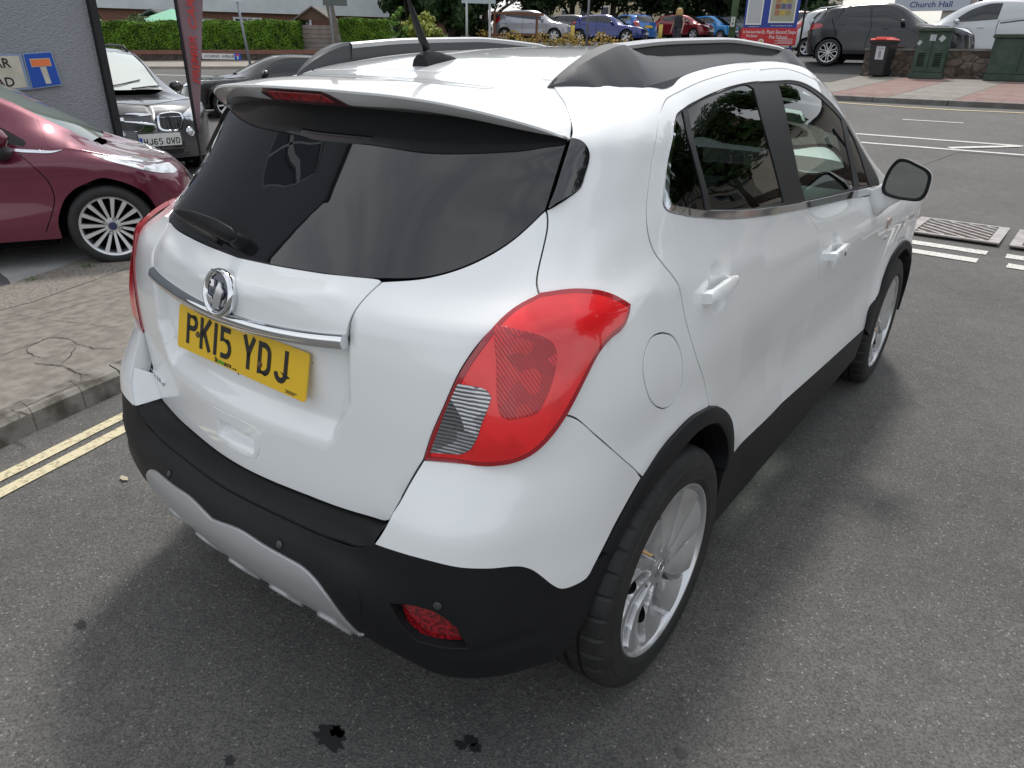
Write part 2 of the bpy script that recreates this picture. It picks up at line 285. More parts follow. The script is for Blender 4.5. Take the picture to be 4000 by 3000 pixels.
add(R(1.12,(0,.104),(.2,.112),(.4,.140),(.52,.175),(.615,.220),(.688,.268),(.745,.355),(.79,.52)),[.800,.803,.800,.802,.806,.795,.70],[1.14,1.13,1.095,1.065,1.04,1.03,.99],[(.49,3.85,.975),(.25,3.92,.975),(0,3.94,.975)])
add(R(1.17,(0,.145),(.2,.153),(.4,.188),(.515,.243),(.60,.298),(.667,.345),(.72,.425),(.762,.57)),[.776,.784,.785,.785,.795,.785,.68],[1.21,1.19,1.145,1.10,1.065,1.045,1.0],[(.46,3.78,.99),(.24,3.85,.99),(0,3.87,.99)])
add(R(1.28,(0,.238),(.2,.247),(.4,.300),(.515,.366),(.59,.414),(.652,.470),(.70,.56),(.735,.67)),[.752,.760,.762,.765,.778,.75,.65],[1.30,1.275,1.23,1.18,1.12,1.06,1.01],[(.43,3.70,1.0),(.23,3.77,1.0),(0,3.79,1.0)])
add(R(1.37,(0,.322),(.2,.331),(.4,.386),(.51,.440),(.59,.488),(.643,.537),(.685,.615),(.713,.73)),[.722,.722,.720,.725,.718,.69,.62],[1.375,1.37,1.35,1.31,1.22,1.085,1.02],[(.41,3.62,1.01),(.22,3.69,1.01),(0,3.71,1.01)])
add(R(1.44,(0,.392),(.2,.402),(.4,.458),(.51,.506),(.59,.548),(.640,.600),(.672,.68),(.693,.79)),[.690,.686,.672,.675,.657,.62,.58],[1.435,1.45,1.46,1.43,1.30,1.11,1.025],[(.39,3.54,1.02),(.21,3.60,1.02),(0,3.62,1.02)])
add([(0,.47,1.505),(.2,.48,1.505),(.38,.54,1.50),(.48,.60,1.50),(.555,.66,1.50),(.60,.715,1.497),(.628,.78,1.495),(.645,.86,1.50)],[.640,.638,.612,.602,.59,.56,.53],[1.50,1.525,1.555,1.54,1.375,1.125,1.03],[(.37,3.46,1.03),(.2,3.52,1.03),(0,3.54,1.03)])
add([(0,.72,1.560),(.2,.72,1.556),(.33,.725,1.548),(.40,.735,1.545),(.455,.75,1.545),(.49,.79,1.55),(.515,.85,1.556),(.53,.94,1.563)],[.535,.535,.53,.525,.53,.52,.49],[1.565,1.578,1.60,1.585,1.42,1.14,1.035],[(.35,3.38,1.045),(.19,3.44,1.045),(0,3.46,1.045)])
# stations y of row 12 side: keep >= .94
for _r,_y in ((8,.84),(9,.88),(10,.93),(11,.975),(12,1.01)): rows[_r][8]=(rows[_r][8][0],_y,rows[_r][8][2])
rows[12][8]=(.533,1.01,1.570)
for _r,_p in ((8,(.64,3.70,1.01)),(9,(.605,3.64,1.025)),(10,(.57,3.57,1.04)),(11,(.53,3.49,1.06)),(12,(.475,3.41,1.09))): rows[_r][14]=_p
B=Surf(rows)
# bumper surface (rear only), rows z, stations out to the wheel arch
KX=[0,.2,.35,.445,.505,.60,.66,.73,.79,.84,.862]
krows=[]
def K_(z,ys,xs=None,zz=None):
    xs=xs or KX; ys=ys+[.60]; krows.append([(x,y,z) for x,y in zip(xs,ys)])
K_(.22,[.16,.165,.17,.175,.18,.19,.205,.24,.31,.42])
K_(.30,[.075,.08,.09,.095,.10,.11,.13,.175,.265,.395])
K_(.38,[.010,.018,.030,.038,.045,.062,.086,.138,.24,.38])
K_(.46,[-.030,-.021,-.004,.008,.018,.043,.069,.126,.232,.38])
K_(.53,[-.040,-.030,-.012,.000,.013,.040,.068,.126,.233,.38])
K_(.58,[-.022,-.012,.006,.018,.026,.046,.072,.130,.237,.38])
K_(.615,[.003,.012,.026,.036,.038,.053,.078,.136,.242,.385])
K_(.66,[.03,.035,.04,.043,.046,.062,.085,.141,.246,.385])
K_(.72,[.045,.05,.055,.058,.062,.076,.097,.150,.253,.388])
K_(.78,[.06,.065,.075,.083,.090,.108,.130,.182,.275,.40])
K_(.84,[.065,.075,.095,.11,.122,.142,.165,.215,.300,.415])
K_(.92,[.07,.082,.102,.118,.13,.157,.182,.232,.318,.425])
K_(1.0,[.075,.09,.112,.130,.14,.17,.20,.25,.335,.44])
K=Surf(krows)
YW=.727; YF=YW+2.555; ZW=.342
# the same body stretched to other cars' proportions
def hint(k, p, x):
    k = np.array(k, float); p = np.array(p, float); x = np.asarray(x, float); a, b, c, d, W = Surf.basis(k, x); r = W[:, 0]*p[a]+W[:, 1]*p[b]+W[:, 2]*p[c]+W[:, 3]*p[d]
    lo = (x < k[0]); hi = (x > k[-1]); r = np.where(lo, p[0]+(x-k[0])*(p[1]-p[0])/(k[1]-k[0]), r); return np.where(hi, p[-1]+(x-k[-1])*(p[-1]-p[-2])/(k[-1]-k[-2]), r)
class Warp:
    """stretch (length stations, height stations, width, shear of the cabin) of a base surface"""
    def __init__(s, base, yk, yv, zk, zv, kx=1., shear=0., box=0., nose=0., cab=0.):
        s.base, s.yk, s.yv, s.zk, s.zv, s.kx, s.shear, s.box, s.nose, s.cab = base, yk, yv, zk, zv, kx, shear, box, nose, cab
        s.smax = getattr(base, 'smax', 0); s.vmax = getattr(base, 'vmax', 0)
    def pt(s, P):
        x, y, z = P[:, 0], P[:, 1], P[:, 2]; Y2 = hint(s.yk, s.yv, y); Z2 = hint(s.zk, s.zv, z); up = np.clip((z-1.06)/.5, 0, 1)
        Y2 = Y2-s.shear*up*np.clip((1.2-y)/1.0, 0, 1)-s.nose*np.clip((y-3.5)/.7, 0, 1)**2*0
        a = np.clip((y-1.7)/1.6, 0, 1); b = np.clip((4.25-y)/.85, 0, 1); Y2 = Y2-s.cab*np.clip((z-.82)/.2, 0, 1)*a*a*(3-2*a)*b*b*(3-2*b)
        X2 = x*s.kx*(1+s.box*up)
        Z2 = Z2+s.nose*np.clip((y-3.2)/1.0, 0, 1.2)*np.clip((z-.6)/.4, 0, 1)
        return np.stack([X2, Y2, Z2], 1)
    def __call__(s, a, v): return s.pt(s.base(a, v))
    normal = Surf.normal
class Rigid:
    def __init__(s, base, x, y, z, head): s.base = base; s.t = np.array([x, y, z], float); c, q = np.cos(head), np.sin(head); s.R = np.array([[c, q, 0], [-q, c, 0], [0, 0, 1]]); s.smax = base.smax; s.vmax = base.vmax
    def __call__(s, a, v): return s.base(a, v) @ s.R.T+s.t
    normal = Surf.normal
YK = [0, .727, 2.0, 3.282, 4.22]; ZK = [0, .42, .66, 1.06, 1.28, 1.63]
FORD = Warp(B, YK, [.10, .727, 1.98, 3.216, 3.88], ZK, [0, .35, .55, .90, 1.07, 1.46], .965, nose=-.13, cab=.10)
BMW = Warp(B, YK, [-.05, .727, 2.05, 3.397, 4.24], ZK, [0, .42, .66, 1.03, 1.23, 1.61], 1.02, nose=.02, cab=.22)
def place_by(localp, world, head):
    c, q = np.cos(head), np.sin(head); return world[0]-(c*localp[0]+q*localp[1]), world[1]-(-q*localp[0]+c*localp[1])

DATA = {"tg_bottom":[[0.0,0.3774],[0.129,0.3772],[0.2412,0.3794],[0.3406,0.3797],[0.4331,0.384],[0.4611,0.3853],[0.4732,0.3914]],"tg_side":[[0.4732,0.3914],[0.4855,0.4177],[0.5016,0.4505],[0.5222,0.4965],[0.5407,0.5355],[0.5563,0.566]],"tl_in":[[0.5563,0.566],[0.574,0.6283],[0.5963,0.6896],[0.6213,0.7568],[0.6534,0.8206],[0.6839,0.8614],[0.7236,0.8873]],"tg_gap":[[0.7236,0.8873],[0.7055,0.9081],[0.6951,0.9282],[0.683,0.9641],[0.6707,1.0045],[0.6599,1.0284],[0.6538,1.0371]],"glass_bot":[[0.0,0.8859],[0.2691,0.8969],[0.3986,0.9044],[0.4908,0.9149],[0.5617,0.9426],[0.6156,0.9807],[0.6538,1.0371]],"glass_side":[[0.6538,1.0371],[0.6493,1.0853],[0.6426,1.1384],[0.6343,1.195]],"tl_out_low":[[0.5563,0.566],[0.6069,0.5721],[0.6546,0.5779],[0.6973,0.5849],[0.7319,0.5923],[0.7599,0.6043],[0.7846,0.6232],[0.808,0.6493],[0.8235,0.6718]],"tl_out_side":[[0.8235,0.6718],[0.8318,0.6873],[0.8473,0.7184],[0.867,0.7496],[0.8867,0.7667],[0.9154,0.78],[0.9421,0.7863],[0.959,0.7974],[0.9705,0.8162],[0.9754,0.8335]],"tl_top":[[0.9754,0.8335],[0.9597,0.8444],[0.9239,0.8629],[0.8739,0.8788],[0.8172,0.8878],[0.7705,0.8904],[0.7236,0.8873]],"gloss":[[0.6597,1.0382],[0.6881,1.0586],[0.7151,1.0834],[0.7158,1.107],[0.7116,1.1421],[0.7024,1.164],[0.6848,1.1814],[0.665,1.1917],[0.641,1.1977]],"sp_gap":[[0.6395,1.1984],[0.6362,1.2198],[0.6202,1.2465],[0.5936,1.2898],[0.5719,1.349],[0.5586,1.4041],[0.5292,1.4232]],"door_gap":[[1.978,1.3322],[1.8045,1.3339],[1.6118,1.3279],[1.4005,1.3248],[1.1701,1.3276],[1.0428,1.3081],[0.9726,1.2689],[0.9513,1.2176],[0.9554,1.1501],[0.9625,1.0861],[0.9683,1.0286],[0.9849,0.9929],[1.0125,0.9614],[1.0547,0.9183],[1.1017,0.8644],[1.1381,0.8146],[1.1471,0.7832],[1.1563,0.7414],[1.1897,0.6523],[1.243,0.5573],[1.2692,0.4847]],"arch_out_q":[[1.2692,0.4847],[1.1706,0.5032],[1.1005,0.4955],[1.0406,0.4791],[0.9874,0.443]],"arch_out_k":[[0.9874,0.443],[0.9504,0.3954],[0.9157,0.3369],[0.8774,0.2584]],"arch_out_d":[[1.2692,0.4847],[1.3417,0.4469],[1.4176,0.3807],[1.4514,0.3165],[1.4624,0.2431]],"arch_out":[[0.8774,0.2584],[0.9157,0.3369],[0.9504,0.3954],[0.9874,0.443],[1.0406,0.4791],[1.1005,0.4955],[1.1706,0.5032],[1.2692,0.4847],[1.3417,0.4469],[1.4176,0.3807],[1.4514,0.3165],[1.4627,0.2411]],"arch_in":[[0.8814,0.2119],[0.9056,0.2646],[0.9357,0.3239],[0.9684,0.3688],[1.0105,0.407],[1.0593,0.4322],[1.1177,0.447],[1.1746,0.4575],[1.2401,0.4484],[1.3013,0.4207],[1.3581,0.3658],[1.3913,0.3126],[1.4024,0.2594],[1.3909,0.2268]],"bump_seam":[[0.8235,0.6718],[0.8509,0.657],[0.8918,0.604],[0.9354,0.5303],[0.9698,0.4756],[0.9874,0.443]],"sill_r":[[1.4624,0.2431],[1.7878,0.2239],[2.1996,0.2009]],"sill_f":[[2.1996,0.2009],[2.5861,0.1819],[3.1337,0.1591]],"b_gap":[[2.1996,0.2009],[2.1831,0.2835],[2.1667,0.3617],[2.2002,0.4239],[2.228,0.4832],[2.2432,0.5729],[2.1964,0.6621],[2.2116,0.7441],[2.2105,0.7849],[2.1501,0.8424],[2.0606,0.9121]],"chrome_out_r":[[2.0606,0.9121],[1.9044,0.9128],[1.6658,0.913],[1.4796,0.9194],[1.3409,0.9295],[1.2228,0.945],[1.1415,0.9705]],"chrome_out_c":[[1.1415,0.9705],[1.0776,0.9992],[1.0575,1.0188],[1.0526,1.0472]],"chrome_out_v":[[1.0526,1.0472],[1.0518,1.1304],[1.0739,1.2364]],"chrome_in_v":[[1.0927,1.2363],[1.0795,1.1374],[1.0813,1.0495],[1.0825,1.0288]],"chrome_in_c":[[1.0825,1.0288],[1.1064,1.0058],[1.151,0.9868]],"chrome_in_r":[[1.151,0.9868],[1.2606,0.9596],[1.3869,0.9528],[1.5428,0.9452],[1.7487,0.9424],[1.9945,0.9418],[2.074,0.9443]],"chrome_out_f":[[2.0606,0.9121],[2.383,0.911],[2.7302,0.9082],[3.121,0.8997]],"chrome_in_f":[[2.074,0.9443],[2.3871,0.9477],[2.7304,0.9558],[3.1215,0.9684]],"dlo_top_r":[[1.0927,1.2363],[1.1337,1.2624],[1.2534,1.2774],[1.3932,1.2757],[1.5396,1.2792],[1.6689,1.2825],[1.7989,1.2829],[1.8896,1.2817]],"dlo_top_f":[[1.8896,1.2817],[2.062,1.2787],[2.1902,1.2775],[2.3224,1.2707],[2.4575,1.2562],[2.6158,1.2405],[2.7998,1.2297],[2.9661,1.2247],[3.2184,1.0842],[3.2173,1.0253]],"glass_rq":[[1.1079,1.2329],[1.1534,1.2582],[1.2162,1.2693],[1.218,1.1961],[1.2501,1.1262],[1.2729,1.057],[1.2975,0.9598],[1.2178,0.9709],[1.1341,0.9947],[1.0978,1.0191],[1.0918,1.043],[1.0929,1.1332]],"glass_r":[[1.2723,1.2692],[1.3851,1.2696],[1.5318,1.2728],[1.6611,1.2759],[1.7953,1.2766],[1.8328,1.2633],[1.8165,1.1973],[1.8232,1.1215],[1.8439,1.0461],[1.8751,0.9562],[1.7503,0.9496],[1.5445,0.9519],[1.3875,0.9589],[1.3291,0.9612],[1.3047,1.0559],[1.2839,1.1311],[1.2646,1.1985]],"glass_f":[[2.0686,1.2675],[2.1826,1.2675],[2.3098,1.26],[2.4282,1.2444],[2.5667,1.2252],[2.7073,1.209],[2.7653,1.2019],[2.7324,1.1211],[2.7411,1.0536],[2.7523,0.9708],[2.4969,0.9612],[2.1043,0.9515],[2.0655,1.0268],[2.0451,1.1035],[2.0464,1.1841]],"glass_fq":[[2.8537,1.189],[2.9359,1.1535],[2.9656,1.0829],[2.9755,1.0211],[2.9968,0.9751],[2.8366,0.9698],[2.825,1.0467],[2.8198,1.1175]],"fog_hole":[[0.5596,0.3627],[0.6004,0.3725],[0.6342,0.3721],[0.6692,0.3626],[0.7049,0.3289],[0.7302,0.2619],[0.6774,0.2617],[0.617,0.2685],[0.5858,0.3053],[0.5683,0.3404]],"fuel":[[1.0764,0.7427],[1.1034,0.7294],[1.1231,0.7042],[1.134,0.6712],[1.1371,0.6376],[1.1328,0.601],[1.1129,0.5775],[1.0791,0.576],[1.0534,0.5923],[1.0284,0.6244],[1.0134,0.6659],[1.0088,0.6966],[1.0128,0.7176],[1.0292,0.7395],[1.0491,0.7464]],"door_f_front":[[3.1337,0.1591],[3.1584,0.2243],[3.2318,0.3164],[3.2724,0.4322],[3.2527,0.5337],[3.2046,0.6067],[3.1321,0.6925],[3.1261,0.7756],[3.1347,0.8639]],"crease_door":[[0.9754,0.8335],[1.0557,0.8224],[1.1447,0.8107],[1.2424,0.8043],[1.3652,0.7984],[1.6459,0.7787],[2.2,0.7465],[2.6098,0.6885],[3.1306,0.6235]],"k_corner_in":[[0.5052,0.4847],[0.5189,0.5093],[0.5319,0.5399],[0.5393,0.5675],[0.5466,0.5868],[0.5559,0.6275],[0.5631,0.6576],[0.5717,0.6827]],"k_tl":[[0.5717,0.6827],[0.6252,0.6893],[0.6751,0.6936],[0.7189,0.6974],[0.7554,0.7041],[0.7857,0.7154],[0.8123,0.7336],[0.8371,0.7608],[0.8539,0.7869]],"k_seam":[[0.8539,0.7869],[0.8897,0.7725],[0.9571,0.7225],[1.0429,0.6539],[1.1167,0.5892],[1.1498,0.5515]],"k_arch":[[1.1498,0.5515],[1.103,0.5113],[1.0554,0.4606],[1.0114,0.3879]],"k_low":[[1.0114,0.3879],[0.9917,0.359],[0.9607,0.3544],[0.926,0.3615],[0.9011,0.3846],[0.8754,0.416],[0.8452,0.4485],[0.815,0.4669],[0.7507,0.4772],[0.7044,0.4819],[0.6524,0.4889],[0.585,0.4896],[0.5052,0.4847]],"ledge_out":[[0.0,0.4355],[0.2237,0.4383],[0.3537,0.4394],[0.4535,0.4507],[0.4988,0.476]],"sil_top":[[0.1082,0.3767],[0.195,0.3712],[0.2736,0.3671],[0.3268,0.3619],[0.3647,0.3456],[0.3949,0.3148],[0.4156,0.2618],[0.4276,0.2133],[0.429,0.1867]],"sens_o":[[0.6651,0.384]],"sens_i":[[0.2404,0.3875]],"tow":[[0.4608,0.3302]],"chrome_strip_top":[[0.0167,0.7971],[0.1962,0.7776],[0.2721,0.7713],[0.3733,0.7667]],"tg_handle":[[-0.0997,0.4973],[-0.0906,0.4649],[-0.0681,0.4369],[-0.0248,0.424],[0.0347,0.424],[0.0799,0.4311],[0.0893,0.4671],[0.0776,0.4873],[0.0406,0.5026],[-0.0232,0.5024],[-0.081,0.501]],"h_r":[[1.2996,0.7698]],"h_f":[[2.3976,0.6711]],"h_r_pts":[[1.2045,0.7805],[1.4122,0.7576]],"h_f_pts":[[2.2751,0.6792],[2.5329,0.6608]],"tl_clear":[[0.6161,0.7284],[0.648,0.7266],[0.6687,0.7225],[0.6801,0.7111],[0.6786,0.6951],[0.6714,0.6665],[0.6665,0.6414],[0.6556,0.6156],[0.636,0.5987],[0.5697,0.5869],[0.586,0.6382],[0.5997,0.6847]],"tl_lampring":[[0.6603,0.8347],[0.6999,0.8283],[0.7464,0.8149],[0.7725,0.796],[0.7809,0.7699],[0.7812,0.7321],[0.7753,0.7021],[0.7655,0.6831],[0.7418,0.6786],[0.7028,0.6794]],"tl_dark":[[0.9548,0.8226],[0.8811,0.8143],[0.8017,0.7993],[0.7799,0.7631],[0.7755,0.7281],[0.7699,0.6968],[0.7936,0.6986],[0.823,0.7197],[0.848,0.7532],[0.8794,0.7736],[0.9346,0.7903]],"corner_crease_tailgate":[[0.4068,0.9008],[0.3958,0.8788],[0.382,0.8239],[0.3733,0.7662]]}

# ------------------------------------------------------------------ panels cut from a smooth body surface
def cr_smooth(pts, step):
    P = np.array(pts, float)
    if len(P) < 3: 
        n = max(1, int(np.ceil(np.linalg.norm(P[-1]-P[0])/step))); return [P[0]+(P[-1]-P[0])*i/n for i in range(n+1)]
    out = []
    for i in range(len(P)-1):
        p0, p1, p2, p3 = P[max(i-1, 0)], P[i], P[i+1], P[min(i+2, len(P)-1)]
        if i == 0: p0 = 2*p1-p2
        if i == len(P)-2: p3 = 2*p2-p1
        d0, d1, d2 = [max(np.linalg.norm(b-a)**.5, 1e-4) for a, b in ((p0, p1), (p1, p2), (p2, p3))]
        m1 = (p1-p0)/d0-(p2-p0)/(d0+d1)+(p2-p1)/d1; m2 = (p2-p1)/d1-(p3-p1)/(d1+d2)+(p3-p2)/d2; m1 *= d1; m2 *= d1
        n = max(1, int(np.ceil(np.linalg.norm(p2-p1)/step)))
        for k in range(n):
            t = k/n; out.append((2*t**3-3*t**2+1)*p1+(t**3-2*t**2+t)*m1+(-2*t**3+3*t**2)*p2+(t**3-t**2)*m2)
    out.append(P[-1]); return out
def ring(segs, step=.014):
    """list of point runs joined into a closed polygon (smooth inside a run, sharp at joins)"""
    R = []
    for s in segs:
        q = cr_smooth(s, step)
        if R and np.linalg.norm(np.array(R[-1])-q[0]) < 3e-3: q = q[1:]
        R += [np.array(p) for p in q]
    if np.linalg.norm(R[0]-R[-1]) < 3e-3: R = R[:-1]
    return np.array(R)
def sym(segs):
    """open run from the centre line round to the centre line -> closed symmetric ring (s = 0 at both ends)"""
    Q = [np.array(s, float) for s in segs]; M = [np.stack([-s[::-1, 0], s[::-1, 1]], 1) for s in Q[::-1]]
    return [q.tolist() for q in Q]+[m.tolist() for m in M]
def flip(segs): return [[(-a, b) for a, b in s] for s in segs]
def inside(poly, P):
    x, y = P[:, 0], P[:, 1]; c = np.zeros(len(P), bool); j = len(poly)-1
    for i in range(len(poly)):
        xi, yi = poly[i]; xj, yj = poly[j]
        if yi != yj: c ^= ((yi > y) != (yj > y)) & (x < (xj-xi)*(y-yi)/(yj-yi)+xi)
        j = i
    return c
def inset(poly, d):
    A = .5*np.sum(poly[:, 0]*np.roll(poly[:, 1], -1)-np.roll(poly[:, 0], -1)*poly[:, 1]); s = 1 if A > 0 else -1
    e = np.roll(poly, -1, 0)-poly; e /= np.maximum(np.linalg.norm(e, axis=1, keepdims=True), 1e-9); n = np.stack([-e[:, 1], e[:, 0]], 1)*s
    m = n+np.roll(n, 1, 0); l = np.linalg.norm(m, axis=1, keepdims=True); m = m/np.maximum(l, 1e-6); k = np.clip(1/np.maximum((m*n).sum(1), .4), 1, 2.2)
    return poly+m*(k*d)[:, None], -m
def panel(name, S, segs, m, parent=None, holes=(), disp=None, off=0., gap=.0023, depth=.012, h=.035, step=.014, rad=.0011, extra=None, skirt=True):
    out = ring(segs, step); hs = [ring(x, step) for x in holes]
    rings = []; 
    o2, od = inset(out, gap); rings.append((o2, od))
    for x in hs:
        a, b = inset(x, -gap); rings.append((a, -b))
    polys = [r[0] for r in rings]
    lo, hi = o2.min(0), o2.max(0); gx = np.arange(lo[0]+h*.5, hi[0], h); gy = np.arange(lo[1]+h*.5, hi[1], h)
    G = np.stack(np.meshgrid(gx, gy), -1).reshape(-1, 2)
    if extra is not None: G = np.concatenate([G, np.array(extra, float)])
    k = inside(polys[0], G)
    for p in polys[1:]: k &= ~inside(p, G)
    G = G[k]; allb = np.concatenate(polys)
    if len(G):
        dm = np.full(len(G), 9.)
        for i in range(0, len(allb), 200): dm = np.minimum(dm, np.linalg.norm(G[:, None]-allb[None, i:i+200], axis=2).min(1))
        G = G[dm > min(.4*h, .008)]
    P2 = np.concatenate([allb, G]) if len(G) else allb; edges = []; b = 0
    for p in polys: n = len(p); edges += [(b+i, b+(i+1) % n) for i in range(n)]; b += n
    vo, eo, fo, ov, oe, of = geometry.delaunay_2d_cdt([Vector(p) for p in P2], edges, [], 0, 1e-6)
    V2 = np.array([tuple(v) for v in vo]); T = np.array([f for f in fo if len(f) == 3]); c = V2[T].mean(1)
    k = inside(polys[0], c)
    for p in polys[1:]: k &= ~inside(p, c)
    T = T[k]
    def f(s, v):
        s = np.asarray(s, float); v = np.asarray(v, float); P = S(s, v)
        if off or disp:
            N = S.normal(s, v); d = np.full(len(P), off)
            if disp: d = d+disp(P, s, v)
            P = P+N*d[:, None]
        return P
    P = f(V2[:, 0], V2[:, 1]); N = S.normal(V2[:, 0], V2[:, 1], e=1.5e-3, f=f)
    # orient
    a, b_, c_ = P[T[:, 0]], P[T[:, 1]], P[T[:, 2]]; fn = np.cross(b_-a, c_-a); bad = (fn*N[T[:, 0]]).sum(1) < 0; T[bad] = T[bad][:, ::-1]
    V = [P]; NN = [N]; F = [tuple(t) for t in T]
    if skirt:
        for poly, outd in rings:
            n = len(poly); e = 1e-3
            p0 = f(poly[:, 0], poly[:, 1]); n0 = S.normal(poly[:, 0], poly[:, 1], e=1.5e-3, f=f); q = f(poly[:, 0]+outd[:, 0]*e, poly[:, 1]+outd[:, 1]*e)
            t = q-p0; t -= n0*(t*n0).sum(1, keepdims=True); t /= np.maximum(np.linalg.norm(t, axis=1, keepdims=True), 1e-9)
            base = sum(len(x) for x in V); V += [p0, p0+t*rad-n0*rad, p0+t*rad-n0*depth]; NN += [n0, t, t]
            for r in (0, 1):
                for i in range(n):
                    j = (i+1) % n; A, B_, C_, D = base+r*n+i, base+r*n+j, base+(r+1)*n+j, base+(r+1)*n+i
                    F.append((A, D, C_, B_))
            # orientation check of the first quad
            i0 = base; vv = np.concatenate(V); q0 = F[-1]; fnn = np.cross(vv[q0[1]]-vv[q0[0]], vv[q0[2]]-vv[q0[0]])
            if np.dot(fnn, t[-1]) < 0:
                for r in range(2*n): F[-1-r] = F[-1-r][::-1]
    return mesh_obj(name, np.concatenate(V), F, m, parent, normals=np.concatenate(NN))
def at(S, s, v, off=0.):
    """matrix of a point on the surface: local x along s, y along v, z outwards"""
    p = S([s], [v])[0]; n = S.normal([s], [v])[0]; du = (S([s+2e-3], [v])-S([s-2e-3], [v]))[0]
    return frame(p+n*off, du, np.cross(n, du))

# ================================================================== ground
def sp_(t, w): t = np.asarray(t, float)/w; return w*np.where(t > 30, t, np.log1p(np.exp(np.clip(t, -30, 30))))
def gz(x, y): return .062*sp_(y-6.5, 1.5)-.035*sp_(y-40, 2.)+.022*sp_(-x-9, 2.)+.24/(1+np.exp(-np.clip((y-25.1)/.2, -40, 40)))
def asphalt(name, c0, c1, speck=1.0, rough=.82):
    m = bpy.data.materials.new(name); m.use_nodes = True; nt = m.node_tree; b = nt.nodes['Principled BSDF']; L = nt.links
    tc = nt.nodes.new('ShaderNodeTexCoord')
    def noise(sc, det=3, ro=.6): n = nt.nodes.new('ShaderNodeTexNoise'); n.inputs['Scale'].default_value = sc; n.inputs['Detail'].default_value = det; n.inputs['Roughness'].default_value = ro; L.new(tc.outputs['Object'], n.inputs['Vector']); return n
    def mr(src, a, b_, c=0, d=1): r = nt.nodes.new('ShaderNodeMapRange'); r.inputs[1].default_value = a; r.inputs[2].default_value = b_; r.inputs[3].default_value = c; r.inputs[4].default_value = d; L.new(src, r.inputs[0]); return r
    def mix(f, a, b_, bt='MIX'):
        x = nt.nodes.new('ShaderNodeMixRGB'); x.blend_type = bt
        for i, q in ((0, f), (1, a), (2, b_)):
            if isinstance(q, (tuple, float, int)): x.inputs[i].default_value = (*q, 1) if isinstance(q, tuple) else q
            else: L.new(q, x.inputs[i])
        return x.outputs[0]
    big = mr(noise(.7, 5).outputs['Fac'], .35, .65); med = mr(noise(9, 4).outputs['Fac'], .3, .7)
    v = nt.nodes.new('ShaderNodeTexVoronoi'); v.inputs['Scale'].default_value = 105*speck; L.new(tc.outputs['Object'], v.inputs['Vector'])
    vc = nt.nodes.new('ShaderNodeSeparateColor'); L.new(v.outputs['Color'], vc.inputs[0])
    stone = mr(vc.outputs[0], 0, 1); c = mix(big.outputs[0], c0, c1)
    c = mix(.75, c, mix(stone.outputs[0], (.45, .45, .46), (1.6, 1.57, 1.5)), 'MULTIPLY')
    white = mr(vc.outputs[1], .985, .99); c = mix(white.outputs[0], c, (.30, .29, .27))
    gap = mr(v.outputs['Distance'], .35, .75); c = mix(gap.outputs[0], c, (.012, .012, .012)) if False else c
    c = mix(mr(med.outputs[0], 0, 1, .0, .28).outputs[0], c, (.03, .03, .03))
    L.new(c, b.inputs['Base Color']); b.inputs['Roughness'].default_value = rough
    bp = nt.nodes.new('ShaderNodeBump'); bp.inputs['Strength'].default_value = .55; bp.inputs['Distance'].default_value = .0030; L.new(v.outputs['Distance'], bp.inputs['Height'])
    bp2 = nt.nodes.new('ShaderNodeBump'); bp2.inputs['Strength'].default_value = .3; bp2.inputs['Distance'].default_value = .006; L.new(noise(30, 4).outputs['Fac'], bp2.inputs['Height']); L.new(bp.outputs[0], bp2.inputs['Normal']); L.new(bp2.outputs[0], b.inputs['Normal'])
    MATS[name] = m; return m
ASP = asphalt('asphalt', (.092, .090, .087), (.125, .121, .115), 2.0); ASPR = asphalt('main_road_asphalt', (.095, .093, .090), (.125, .122, .117), 1.2)
ASPD = asphalt('car_park_asphalt', (.055, .056, .058), (.075, .075, .077))
CONC = mat('worn_concrete', (.25, .225, .195), .85, bump=(45, .5, .006), noise=(14, (.15, .135, .115), .35, .68, 10)); SLAB = mat('pitted_slab', (.27, .24, .21), .85, bump=(70, .9, .006), noise=(60, (.16, .14, .12), .4, .62, 6))
PALE = mat('pale_concrete', (.36, .36, .35), .8, bump=(60, .4, .004), noise=(6, (.28, .28, .27), .4, .7)); FORE = mat('forecourt_asphalt', (.11, .11, .112), .85, bump=(120, .6, .004), noise=(90, (.07, .07, .072), .42, .6))
KERB = mat('kerb_stone', (.24, .225, .20), .85, bump=(35, .6, .006), noise=(7, (.085, .075, .06), .45, .62, 9))
MARKY = mat('cream_marking', (.62, .55, .36), .7, noise=(55, (.36, .31, .20), .50, .66, 8)); MARKW = mat('white_marking', (.62, .61, .57), .7, noise=(45, (.30, .29, .27), .52, .68, 8)); MARKO = mat('yellow_marking', (.52, .42, .22), .7, noise=(35, (.25, .2, .12), .5, .68, 8))
def pv(x, y, lift=0.):
    xk = np.interp(y, [p[1] for p in kl], [p[0] for p in kl]); t = np.clip((xk-.35-x)/1.5, 0, 1); return .11*(1-t)+.012*t+lift
kl = [(-1.45, -1.6), (-1.74, -.62), (-1.915, .03), (-1.97, .2), (-2.03, .44), (-2.08, .65), (-2.35, 1.6), (-2.9, 3.1), (-3.9, 4.9), (-5.6, 6.6), (-8.5, 8.1), (-14, 9.5)]
